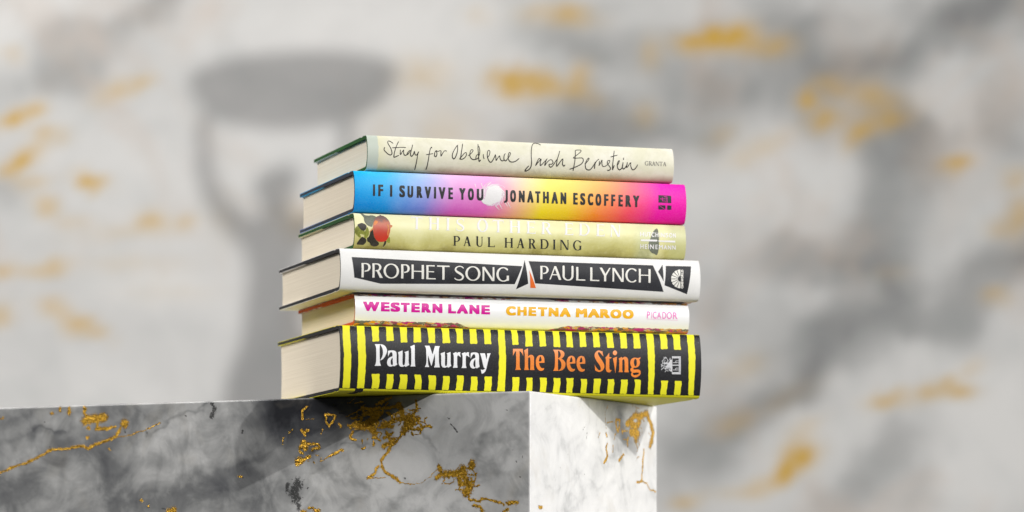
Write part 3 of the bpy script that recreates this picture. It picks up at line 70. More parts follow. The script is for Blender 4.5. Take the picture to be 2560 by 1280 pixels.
(5,'title_lettering','magenta','235 771 -4 -44 113 -248 7 -8 72 3 71 138 68 -139 4 -2 71 2 134 263 2 37 -109 -3 -60 -106 -48 110 -104 -3 -6 -3 -57 -105 -48 111;824 770 -10 -296 183 -2 111 4 -1 69 -13 2 -145 -2 -14 5 0 32 4 4 158 3 2 69 -13 3 -145 -2 -3 5 2 31 3 3 163 3 5 71 -180 2;1240 771 -48 -12 -25 -14 -13 -12 -11 -26 -3 -41 7 -22 24 -24 33 -16 92 -35 20 -15 -15 -7 -16 -1 -35 10 -42 24 -65 -2 -3 -3 0 -81 19 -9 35 -9 67 -7 107 5 24 5 29 11 19 14 15 26 1 52 -7 23 -23 23 -23 13 -101 37 -18 13 20 8 32 -8 37 -16 67 3 6 79 -28 11 -44 8;1485 769 -6 -70 14 -3 67 2 16 -5 -3 -219 36 -2 71 2 5 220 4 3 94 2 6 72 -197 2;1839 769 -10 -295 12 -3 152 0 125 4 -1 69 -163 1 -3 3 0 34 4 4 85 -2 69 3 2 72 -154 0 -3 3 2 31 3 3 159 3 6 71 -16 3 -148 0;2184 770 -11 -297 113 3 2 85 20 -19 56 -69 14 -2 105 4 0 38 -79 97 13 18 8 17 4 66 -11 28 -20 17 -24 11 -22 4 -96 2;2547 769 -10 -297 105 3 3 124 130 -128 101 4 10 295 -40 2 -66 -3 -11 -129 -121 130 -25 2;3077 769 -11 -296 7 -3 153 0 108 4 0 69 -154 2 10 225 -48 2;3509 768 -144 -256 1 -39 16 -3 94 3 40 73 14 1 52 -1 43 -75 111 3 0 39 -127 258;3794 767 -11 -296 107 3 2 124 131 -127 104 3 10 294 -26 3 -80 -4 -11 -129 -125 130 -8 3;4201 766 -11 -294 202 -3 95 4 0 69 -14 3 -147 -2 -13 5 1 30 3 4 159 3 2 72 -158 1 -3 3 1 29 4 3 163 3 6 71 -7 3 -152 0;2292 689 8 -2 8 -10 -6 -8 -9 -5 -3 1'),
(5,'author_lettering','yellow','5181 761 -37 -8 -35 -14 -28 -19 -32 -39 -14 -42 -2 -69 7 -24 14 -25 28 -29 18 -12 21 -10 44 -10 129 1 39 8 32 12 3 5 -1 74 -69 -1 -41 -18 -20 -6 -14 3 -27 10 -29 21 -15 24 -4 19 15 31 23 21 28 16 16 5 34 -8 38 -16 66 3 6 77 -40 15 -48 8;5427 759 -9 -296 18 -2 91 3 1 106 5 4 78 0 16 -3 3 -109 110 4 9 293 -25 2 -85 -3 -8 -109 -6 -3 -78 0 -16 3 6 110;5811 756 -10 -293 201 -2 67 2 -1 72 -147 -1 -3 3 0 33 4 3 137 3 2 70 -11 3 -126 -1 -3 3 2 31 3 3 142 3 6 71 -121 2;6126 756 -5 -71 108 -1 -3 -220 21 -3 94 3 6 218 108 5 7 72 -205 2;6498 756 -10 -294 106 3 2 124 135 -128 104 4 10 294 -109 -4 -10 -125 -127 129;7022 757 -145 -254 1 -39 19 -3 94 3 38 71 51 2 14 -2 5 -5 40 -68 112 3 0 39 -126 252 -6 5;7439 755 -10 -292 39 -2 79 3 2 130 41 -34 74 2 42 36 2 -135 5 -2 113 4 10 293 -115 -1 -89 -73 -77 75;8012 756 -155 -253 1 -39 21 -3 95 3 41 70 28 3 49 -2 47 -73 115 3 0 42 -137 252;8283 755 -10 -291 16 -3 100 3 0 88 4 3 31 -28 60 -65 128 2 0 39 -89 96 16 18 8 18 3 56 -5 24 -16 18 -24 15 -52 10;8780 758 -40 -8 -34 -14 -41 -33 -18 -25 -11 -36 -3 -70 10 -33 11 -19 19 -22 24 -17 28 -12 33 -9 126 2 37 8 32 13 37 32 17 27 7 22 5 77 -7 38 -11 20 -34 34 -41 20 -48 8;9190 756 -36 -10 -40 -22 -27 -24 -16 -26 -12 -40 -2 -53 9 -39 22 -33 37 -30 31 -12 45 -8 114 3 39 10 21 10 24 16 20 22 14 25 8 24 3 22 1 38 -3 31 -10 28 -13 21 -35 30 -22 10 -30 9 -18 2;8394 677 13 -1 12 -9 -1 -4 -8 -8 -17 -6;8824 680 17 -3 29 -16 19 -19 8 -15 6 -20 -5 -13 -14 -22 -27 -23 -28 -13 -35 13 -17 11 -18 22 -10 26 7 22 22 27 18 12;9243 679 20 -1 33 -19 16 -16 16 -35 -6 -16 -14 -22 -29 -23 -24 -10 -14 2 -39 21 -14 16 -14 30 6 22 14 20 28 22'),
(5,'publisher_lettering','pinkprint','9914 753 -1 -3 14 -2 113 1 7 -2 54 1 6 -2 113 1 7 -2 54 1 7 -2 112 1 7 -2 54 2 7 -2 113 1 7 -2 54 1 7 -2 113 1 7 -2 54 1 7 -2 113 1 7 -2 50 3 0 2 -14 3 -113 -1 -7 2 -54 -1 -7 2 -113 -1 -7 2 -54 -2 -7 2 -113 -1 -7 2 -54 -1 -7 2 -112 -1 -7 2 -54 -1 -7 2 -113 -1 -7 2 -54 -2 -7 2 -112 -1 -7 3;9915 720 -9 -226 4 -3 23 -2 4 4 1 92 35 2 12 3 14 7 9 7 9 14 6 18 2 33 -4 18 -7 14 -7 8 -17 9 -14 2;10070 717 -9 -223 3 -3 12 0 3 3 8 221 -3 4;10196 721 -19 -5 -15 -9 -12 -11 -17 -24 -8 -20 -6 -25 -2 -48 5 -24 7 -20 16 -26 12 -10 17 -9 14 -3 24 1 28 12 7 7 0 38 -5 0 -13 -12 -13 -7 -16 -6 -14 3 -19 10 -10 12 -11 26 -3 15 1 35 4 14 13 27 15 16 15 7 17 1 18 -6 18 -14 5 0 1 3 2 31 -3 5 -27 15 -11 2;10335 718 -4 -3 -64 -222 3 -3 17 0 5 3 16 61 49 1 5 -3 18 -61 19 0 4 3 -1 9 -49 209 -2 7;10459 717 -9 -224 3 -3 36 1 7 -2 16 0 17 3 13 7 14 11 13 17 12 27 5 24 1 18 2 6 -2 7 1 20 -4 24 -12 31 -6 9 -16 16 -14 6 -14 2;10699 719 -19 -2 -17 -7 -29 -24 -13 -21 -8 -18 -6 -24 -2 -40 5 -24 7 -20 12 -19 12 -13 12 -9 19 -8 14 -3 26 1 26 10 11 9 15 16 9 16 7 20 6 24 2 40 -4 25 -6 17 -7 13 -12 18 -16 13 -10 5 -16 4;10832 714 -8 -224 34 1 1 90 4 3 9 1 13 -6 11 -10 14 -20 35 -58 37 1 1 4 -18 26 -27 48 -20 26 19 18 11 27 1 18 -2 13 -8 20 -13 14 -21 8 -16 2;9942 685 24 1 12 -2 7 -5 5 -6 4 -14 -1 -13 -3 -9 -11 -12 -14 -5 -19 -1 -7 3;10481 682 32 2 20 -7 16 -15 9 -18 4 -22 -1 -38 -6 -20 -14 -25 -8 -7 -14 -7 -19 -3 -7 2 -14 -1 -4 4;10688 683 22 1 11 -4 17 -14 13 -19 6 -22 2 -20 -7 -34 -4 -13 -8 -11 -12 -14 -17 -9 -9 -3 -21 2 -10 4 -14 10 -7 10 -12 24 -4 28 6 36 11 20 17 18;10865 683 5 1 21 -2 15 -7 6 -8 2 -9 -1 -16 -8 -13 -8 -6 -14 -5 -22 1;10337 651 3 -4 12 -53 -1 -5 -3 -1 -26 -1 -3 4 6 26;9903 468 0 -5 3 -1 28 1 7 -2 54 2 7 -2 51 1 7 -2 54 1 7 -2 113 1 7 -2 54 2 7 -2 112 0 7 -2 54 2 8 -2 112 1 7 -2 54 1 7 -2 113 1 7 -2 116 1 7 -2 52 1 7 -2 23 1 4 3 -4 3 -40 -1 -7 2 -54 -1 -7 2 -54 -2 -8 2 -51 -1 -7 2 -54 -2 -8 2 -54 -1 -7 2 -51 -1 -7 2 -54 -2 -7 2 -54 -1 -8 2 -51 -1 -7 1 -54 -1 -7 2 -54 -1 -7 2 -52 -2 -7 2 -54 -1 -7 2 -54 -2 -7 2 -51 -1 -7 2 -54 -1 -7 2'),
(6,'jacket_stripes','yellowprint','93 2153 -15 -3 -5 -17 -7 -87 -25 -253 1 -111 7 -86 -4 -103 12 -112 1 -75 12 -97 1 -77 -15 -106 3 -110 -3 -90 8 -86 -1 -91 -7 -69 6 -132 -10 -120 2 -91 -3 -88 10 -24 24 -7 84 8 87 -11 30 8 10 33 -7 83 7 109 -7 293 12 104 3 63 -2 232 6 55 0 60 -18 146 10 128 0 73 -15 175 5 88 -3 201 30 156 -12 26 -22 4 -93 -9 -75 11;587 2151 -25 -9 -19 -38 -18 -212 7 -91 -15 -155 10 -139 -9 -96 20 -172 -3 -149 8 -226 -10 -159 6 -296 -7 -102 5 -86 -8 -75 10 -23 32 -6 73 12 94 -7 21 6 7 23 -5 73 9 52 3 48 -4 166 19 177 -11 69 -1 40 11 104 3 159 11 104 -14 89 -6 70 3 130 -6 81 8 86 -1 168 -15 136 21 213 -10 33 -27 7 -77 -11;1050 2152 -22 -5 -7 -26 -3 -83 7 -81 -13 -130 14 -101 -9 -85 6 -25 3 -5 26 -6 76 14 79 2 20 8 12 7 7 35 -8 64 1 87 19 130 -6 90 27 82 -7 19 -31 8 -93 -5;1533 2154 -23 -5 -2 -28 -3 -70 -1 -37 -6 -75 -12 -105 7 -90 -9 -80 7 -19 7 -5 31 -4 78 12 82 0 29 10 5 3 8 20 1 19 -4 45 2 100 -14 102 17 124 14 52 -14 26 -29 6 -84 -13;1990 2155 -22 -5 -5 -26 -5 -85 4 -318 -5 -91 6 -21 5 -7 22 -4 67 16 73 -6 41 8 9 30 -10 102 4 93 16 131 17 148 -13 23 -28 7 -82 -7;2456 2155 -23 -7 -4 -25 -4 -76 -18 -100 -15 -237 -8 -69 9 -26 38 -4 85 17 96 -2 27 8 9 28 -10 69 10 105 2 210 21 77 -5 13 -11 17 -21 5 -100 -9;2913 2156 -23 -8 -12 -36 8 -194 9 -187 -11 -89 6 -26 29 -9 85 9 73 -6 23 7 8 5 6 26 -9 73 11 77 4 54 -7 78 24 154 12 41 -18 25 -30 7 -109 -7;3375 2155 -21 -6 -1 -25 6 -97 11 -79 -6 -129 3 -85 -12 -89 9 -23 2 -5 11 -3 36 -1 72 13 96 -4 25 7 12 31 -21 193 3 86 15 189 -16 24 -32 6 -98 -13;3866 2152 -20 -5 -8 -26 -9 -77 17 -84 4 -52 -6 -105 -15 -140 8 -25 32 -14 78 4 76 -9 28 8 10 29 -8 104 -2 79 10 127 17 159 -15 25 -28 7 -74 -10;4337 2160 -26 -10 -3 -30 -7 -75 -2 -42 -4 -128 -14 -216 6 -23 6 -14 31 -8 86 9 81 -5 25 7 14 30 1 45 -12 157 6 68 -3 117 25 80 -11 21 -26 9 -90 0;4802 2155 -25 -9 -11 -30 15 -176 -11 -105 4 -100 -7 -88 8 -23 30 -7 79 10 90 -6 25 7 6 6 3 24 -17 80 0 30 19 176 -10 97 31 87 -7 19 -3 5 -36 8 -64 -6;5306 2157 -23 -12 -13 -34 -8 -92 -4 -82 -6 -68 -12 -57 -2 -70 13 -222 -4 -121 -6 -59 18 -97 -1 -32 -21 -168 1 -92 7 -54 2 -56 -10 -75 6 -98 -15 -87 10 -107 -13 -74 12 -104 -10 -79 -11 -69 10 -19 36 -9 106 2 96 -8 22 5 7 24 -14 75 5 72 -11 121 5 158 6 278 -2 173 7 190 -1 56 -12 82 -1 50 10 134 -10 91 5 85 -8 114 7 130 14 160 -9 34 -26 9 -74 -6;5735 2153 -21 -12 -7 -27 14 -169 -13 -124 12 -85 -5 -87 6 -24 21 -9 20 0 55 10 79 -2 21 7 8 10 4 24 -9 72 12 160 -3 60 -19 88 24 78 -5 13 -7 13 -32 7 -98 -7;6234 2157 -25 -5 -8 -27 -17 -77 -10 -101 7 -116 -3 -46 -24 -160 8 -42 7 -7 27 -6 85 15 98 -2 30 10 7 34 -16 78 16 226 -7 116 31 74 -5 13 -7 11 -30 6 -89 -7;6663 2153 -16 -5 -1 -9 3 -19 1 -78 1 -40 -6 -164 9 -116 -8 -103 8 -32 35 -7 71 15 92 4 19 10 5 33 -14 79 7 94 -2 59 0 251 -13 21 -29 7 -71 -10 -75 11;7176 2157 -22 -7 -14 -37 -12 -74 8 -109 -8 -223 -7 -85 11 -33 32 -9 85 8 75 -13 26 8 9 34 -8 89 2 221 -7 118 27 82 -11 22 -28 6 -85 -6;7602 2157 -19 -7 0 -26 -1 -94 8 -77 -13 -133 7 -112 -16 -82 4 -26 3 -5 25 -8 82 6 76 -14 34 6 8 40 -9 77 1 105 -9 130 9 99 18 89 -14 22 -33 8 -78 -6;8072 2159 -26 -8 -1 -26 -3 -78 0 -43 -4 -215 -10 -156 8 -28 33 -7 79 19 73 -5 26 8 10 25 1 18 -12 164 14 116 -11 100 31 81 -7 22 -8 7 -25 5 -88 -8;8531 2151 -19 -8 -6 -22 6 -174 -15 -127 9 -92 -6 -92 7 -22 4 -7 23 -5 80 15 75 -7 28 6 15 27 0 46 -13 141 8 120 -8 97 26 74 -6 13 -7 11 -33 8 -94 -4;9007 2161 -23 -10 -7 -27 -15 -78 23 -100 -17 -134 8 -99 -2 -81 8 -27 28 -9 93 7 73 -5 26 8 13 36 -9 108 -12 85 4 107 2 179 -17 26 -25 9 -77 -2;9471 2159 -19 -5 -1 -26 -3 -78 3 -106 -3 -206 -7 -113 8 -26 31 -9 67 10 24 1 53 -8 35 6 5 5 7 22 1 27 -3 53 5 153 -2 91 14 175 -15 24 -35 8 -81 -8;9936 2153 -23 -6 -4 -25 8 -182 -17 -122 6 -104 -12 -82 8 -29 31 -7 18 1 73 10 84 -2 26 10 7 20 1 23 -7 63 1 98 -13 129 11 97 15 78 -18 24 -22 5 -94 -7;10410 2155 -28 -6 -6 -16 -1 -45 -1 -53 -6 -108 11 -184 -6 -84 10 -102 -9 -97 7 -81 -3 -92 14 -122 -9 -112 17 -152 -7 -156 17 -169 -12 -80 12 -99 -2 -93 17 -96 0 -66 9 -21 23 -7 68 7 76 -7 23 5 3 18 -20 70 9 91 -17 155 9 225 10 95 -12 111 8 76 -5 135 12 73 -7 100 13 73 1 42 -16 125 7 166 -5 172 9 108 0 88 -12 57 10 38 -14 13 -22 5 -119 -3;10884 2160 -24 -8 -3 -28 -9 -92 6 -162 0 -53 -13 -180 8 -26 7 -8 30 -6 81 13 88 -2 17 5 10 5 8 31 -11 80 13 178 0 41 -13 90 13 80 -13 25 -28 10 -89 -2;11323 2153 -24 -10 -3 -24 4 -71 15 -102 -12 -132 2 -124 -3 -60 10 -28 35 -12 111 7 65 -7 24 8 6 5 2 31 -18 106 11 228 15 156 -20 24 -32 8;11830 2155 -18 -2 -6 -10 3 -56 -4 -112 -14 -91 14 -106 -6 -236 12 -143 -8 -112 8 -112 -10 -167 9 -153 1 -156 16 -96 -9 -93 7 -98 2 -104 19 -157 15 -31 21 -9 70 3 60 -3 23 10 3 21 -17 84 6 84 -12 217 21 460 1 232 17 111 -1 68 -17 97 14 120 -17 166 20 216 4 57 -1 32 -9 26 -7 31 -12 8 -37 7 -92 -7;1213 590 -81 -12 -111 4 -28 -8 -6 -34 21 -81 16 -90 0 -119 -13 -96 6 -25 6 -9 25 -5 82 15 77 -13 28 8 14 29 16 182 0 42 -17 101 9 78 -8 25;1518 590 -22 -5 -6 -19 12 -80 1 -61 -2 -46 -19 -208 10 -39 26 -13 147 -1 21 11 13 38 8 88 16 88 2 30 -2 46 -9 46 -2 32 3 67 -6 17 -27 7 -79 -10;1964 585 -35 -10 -6 -23 21 -82 3 -53 -7 -75 -27 -173 6 -37 32 -13 91 4 92 -10 28 9 12 38 -2 88 14 141 -9 166 -10 21 -25 9 -84 -4;2439 593 -24 -9 -4 -24 41 -160 1 -52 -16 -179 11 -41 33 -11 77 7 61 -7 39 6 9 26 -6 136 5 84 -5 52 -17 61 -13 78 -12 21 -28 9 -64 -6;2901 581 -20 -5 -6 -26 35 -159 -4 -202 4 -34 10 -27 6 -6 26 -9 64 8 90 -5 26 8 9 23 -3 63 13 91 -9 92 3 36 -4 57 -10 57 -17 26 -32 8 -91 -4 -70 9;3854 597 -14 -3 -5 -23 10 -53 5 -91 -21 -115 8 -101 -19 -65 5 -19 32 -11 107 4 57 -4 17 4 13 6 8 27 -2 65 19 226 -7 123 -12 21 -28 7 -94 -6 -57 9;3398 566 -21 -5 -8 -23 12 -62 0 -40 -11 -188 -9 -86 6 -29 4 -7 26 -8 79 12 71 -9 28 5 13 28 2 141 14 95 -9 148 -11 19 -29 9 -87 -4;4807 579 -30 -8 -11 -21 5 -51 20 -66 4 -36 -12 -81 9 -105 -13 -63 6 -19 29 -9 85 5 87 -6 28 8 8 25 -9 65 18 102 -18 183 11 51 -6 19 -28 9 -97 -6;4336 567 -17 -7 -7 -18 15 -158 -15 -237 8 -21 4 -6 28 -6 80 11 66 -5 27 1 19 5 7 21 -13 78 11 144 -6 51 -19 65 2 45 -4 19 -5 11 -23 6;5746 579 -27 -7 -7 -18 27 -250 -4 -83 -7 -70 8 -23 27 -9 88 4 72 -11 24 5 7 7 4 21 -10 82 11 107 -5 225 -10 18 -30 6 -81 -10;6360 575 -57 -7 -86 2 -25 -7 -6 -18 28 -104 7 -42 -6 -255 9 -20 27 -10 79 4 53 -6 22 10 10 26 0 99 -2 115 -5 74 -11 62 6 54 -9 17;6679 581 -26 -7 -6 -19 17 -60 11 -77 8 -106 -4 -155 8 -25 7 -7 23 -6 77 5 72 -6 17 8 7 24 1 162 12 92 -4 53 -14 43 3 57 -8 16 -35 8;7147 585 -20 -4 -10 -23 27 -134 -13 -203 -7 -74 8 -21 9 -7 24 -6 65 5 97 -2 19 9 8 26 -5 80 20 176 0 38 -15 58 1 60 -8 15 -28 4 -91 -8;7768 593 -75 -11 -106 4 -26 -8 -3 -17 18 -56 11 -70 -6 -105 10 -107 -3 -76 11 -30 24 -5 78 13 74 -11 24 7 3 30 -9 32 -6 51 20 79 5 34 -7 124 -7 45 13 56 -9 20;8680 589 -141 -5 -25 -5 -9 -14 14 -49 1 -26 -12 -155 9 -102 -6 -79 6 -25 8 -11 26 -7 81 12 83 -8 24 7 3 11 3 15 -12 93 0 56 3 47 20 108 0 114 -16 20 -23 4;8075 570 -19 -5 -2 -14 22 -61 10 -90 0 -67 -10 -153 3 -36 8 -19 4 -7 25 -7 56 6 83 -2 22 9 4 24 -11 87 14 195 -2 36 -9 34 -1 49 -11 14 -23 4 -101 -2;9165 586 -57 -10 -93 3 -16 -3 -9 -10 -3 -8 17 -43 5 -54 -9 -122 1 -116 -4 -75 9 -27 7 -5 31 -4 70 10 75 -9 24 7 10 29 -10 190 17 82 1 43 -21 53 -3 50 -6 12 -6 6;9940 589 -16 -5 -7 -14 34 -103 4 -60 -2 -62 -12 -80 -2 -84 6 -40 11 -23 26 -9 77 12 68 -5 18 9 7 31 -10 201 5 89 -7 112 -13 17 -31 9 -107 6;9483 577 -27 -5 -8 -16 11 -62 3 -47 -4 -110 -9 -188 10 -28 25 -9 75 12 79 -13 24 5 7 5 10 26 4 74 -4 114 17 121 -4 28 -12 32 4 50 -8 13 -19 2 -74 -6;10866 571 -13 -2 -8 -12 25 -99 -1 -110 -11 -80 -4 -73 5 -49 11 -24 26 -9 85 8 68 -11 14 3 13 5 2 32 -16 92 20 106 0 121 20 89 -11 11 -23 4;11367 575 -25 -5 -10 -14 12 -114 0 -89 -6 -185 2 -22 11 -27 29 -9 72 12 71 -14 30 5 11 33 1 125 -3 78 20 115 -3 34 -8 24 -1 39 -8 9 -26 4 -84 -4'),
(6,'author_lettering','whitegloss','1141 1529 -57 -4 22 -25 12 -23 10 -58 5 -66 -1 -28 2 -6 -2 -232 -2 -7 -2 -85 -13 -83 -6 -23 -32 -51 206 3 3 3 -2 11 -32 94 -3 51 -2 7 1 8 8 2 -7 36 -2 77 -2 6 1 98 -3 6 4 175 3 7 5 77 9 22 3 2 16 -15 41 -80 11 -25 14 -49 6 -45 -1 -68 -5 -34 -12 -48 -20 -51 -26 -41 -22 -45 1 -3 16 2 15 5 18 9 31 22 39 41 32 46 41 76 23 60 5 28 1 26 -4 27 -11 39 -23 48 -12 17 -23 22 -21 14 -42 18 -37 9 -44 1 -7 2;2410 1541 -122 -51 -23 -12 26 -46 5 -17 1 -43 2 -6 -2 -105 2 -7 -2 -200 -2 -7 -1 -115 -7 -42 -17 -43 2 -3 162 4 -13 72 -3 51 -2 7 -1 38 -2 6 0 56 -2 6 5 336 -2 6 1 114;2757 1519 -2 -3 29 -51 7 -21 3 -34 3 -166 2 -6 0 -34 2 -7 0 -34 2 -6 0 -135 -9 -74 -6 -32 -7 -20 -31 -60 146 3 -29 68 -13 61 -2 60 -2 6 0 47 2 6 0 86 2 6 2 37 20 -60 80 -252 7 -19 3 -2 7 4 5 7 101 359 8 20 -1 -131 3 -6 0 -203 -2 -24 -9 -27 -22 -50 196 4 -17 72 -12 77 -3 51 -2 6 0 77 -2 7 3 231 3 7 1 47 9 50 25 52 -11 3 -38 -1 -7 2 -36 -1 -7 2 -35 -1 -7 2 -18 -1 -92 -272 -3 3 -90 273;1600 1341 -42 -9 -33 -10 -3 -3 -3 -119 3 -7 0 -51 5 7 44 93 21 25 27 17 27 0 6 -2 3 -4 17 -53 0 -66 -1 -3 -58 -22 -31 -15 -25 -17 -27 -27 -22 -39 -16 -49 -2 -13 1 -34 5 -25 11 -34 15 -22 18 -14 20 -10 27 -8 26 -2 18 3 66 25 27 -19 105 60 -14 38 -6 32 0 38 -2 6 0 147 2 7 0 19 -2 6 1 37 -5 38 -12 38 -14 16 -20 12 -31 10 -26 4 -20 1;2002 1346 -139 -54 -7 -5 18 -81 0 -32 2 -6 0 -22 -3 -6 1 -196 5 -29 7 -24 18 -31 20 -19 15 -6 29 -6 42 0 22 6 53 22 10 -10 8 -17 5 -2 121 62 -20 74 -3 49 -2 7 0 55 2 6 1 265 -3 3 -132 -57 -7 -5 20 -11 8 -9 4 -7 1 -21 0 -75 -3 -6 -2 -122 -2 -6 -2 -64 -9 -49 -11 -27 -15 -14 -9 -5 -19 9 -13 12 -8 30 -5 38 0 112 2 7 0 89 3 7 2 169 -1 2;3414 1335 -124 -48 -11 -5 -1 -3 14 -55 5 -34 1 -142 -2 -6 1 -79 -2 -6 5 -41 7 -21 19 -30 17 -16 17 -9 34 -8 31 -1 22 5 54 25 27 -30 107 59 -20 74 -3 47 -2 6 0 49 2 7 1 261 -4 3 -6 -2 -129 -49 25 -19 4 -25 -3 -127 -2 -6 0 -77 -3 -7 -1 -66 -9 -54 -6 -12 -21 -15 -20 9 -6 9 -10 55 3 254 -3 7 -2 111 -3 11;3802 1344 -110 -53 22 -47 4 -21 0 -24 2 -6 0 -197 -3 -6 1 -45 -6 -52 -19 -53 1 -5 2 -1 153 5 -12 59 -3 58 -2 6 0 206 5 34 12 20 14 16 37 -22 52 -40 2 -1 1 2 -21 92 1 26 11 36 -9 3 -34 4 -25 -3 -13 -5 -43 -27 -13 32 -4 8;4103 1344 -117 -46 24 -49 4 -19 0 -22 2 -6 0 -206 -2 -6 0 -43 -4 -39 -23 -68 1 -8 160 5 0 6 -19 62 -5 40 -3 176 3 6 0 43 3 26 7 17 19 26 44 -24 47 -37 3 1 -16 94 1 39 5 18 -1 8 -36 7 -27 -3 -17 -10 -31 -26 -15 36 -2 2;4411 1345 -45 -5 -73 -22 -4 -86 -3 -7 0 -43 -2 -6 0 -42 59 110 30 35 5 3 41 1 12 -18 13 -30 2 -19 -2 -9 -1 -40 -10 -8 -38 -12 -34 -16 -32 -24 -20 -22 -16 -23 -21 -41 -11 -39 -2 -40 8 -30 21 -44 8 -11 22 -17 23 -10 20 -6 27 -2 16 3 18 6 47 23 27 -26 80 50 16 10 3 6 -14 40 -10 64 0 28 -2 6 1 198 -4 38 -11 35 -25 21 -24 10 -27 7 -27 3;4604 1319 2 -9 25 -64 26 -87 39 -167 16 -60 26 -78 6 -5 34 0 3 -3 -16 -22 -17 -17 -41 -21 -20 -3 -21 5 -27 11 -5 -1 -1 -6 29 -104 5 -17 5 -7 45 14 21 12 32 29 22 31 6 13 23 71 44 194 48 175 24 63 24 46 6 15 -19 1 -7 -2 -98 -8 7 -47 0 -18 -24 -106 -5 -17 -3 0 -36 154 -15 39;1664 1109 7 -2 5 -23 2 -93 3 -7 1 -78 -3 -19 -4 -13 -10 -5 -6 -1 -20 8 -10 10 -11 19 -10 31 0 55 4 28 9 28 22 39 11 15;4435 1117 7 -2 1 -2 4 -19 0 -22 3 -6 3 -171 -2 -13 -6 -11 -4 -3 -13 -3 -18 8 -17 23 -12 38 -3 40 4 41 10 32 24 48 10 14'),
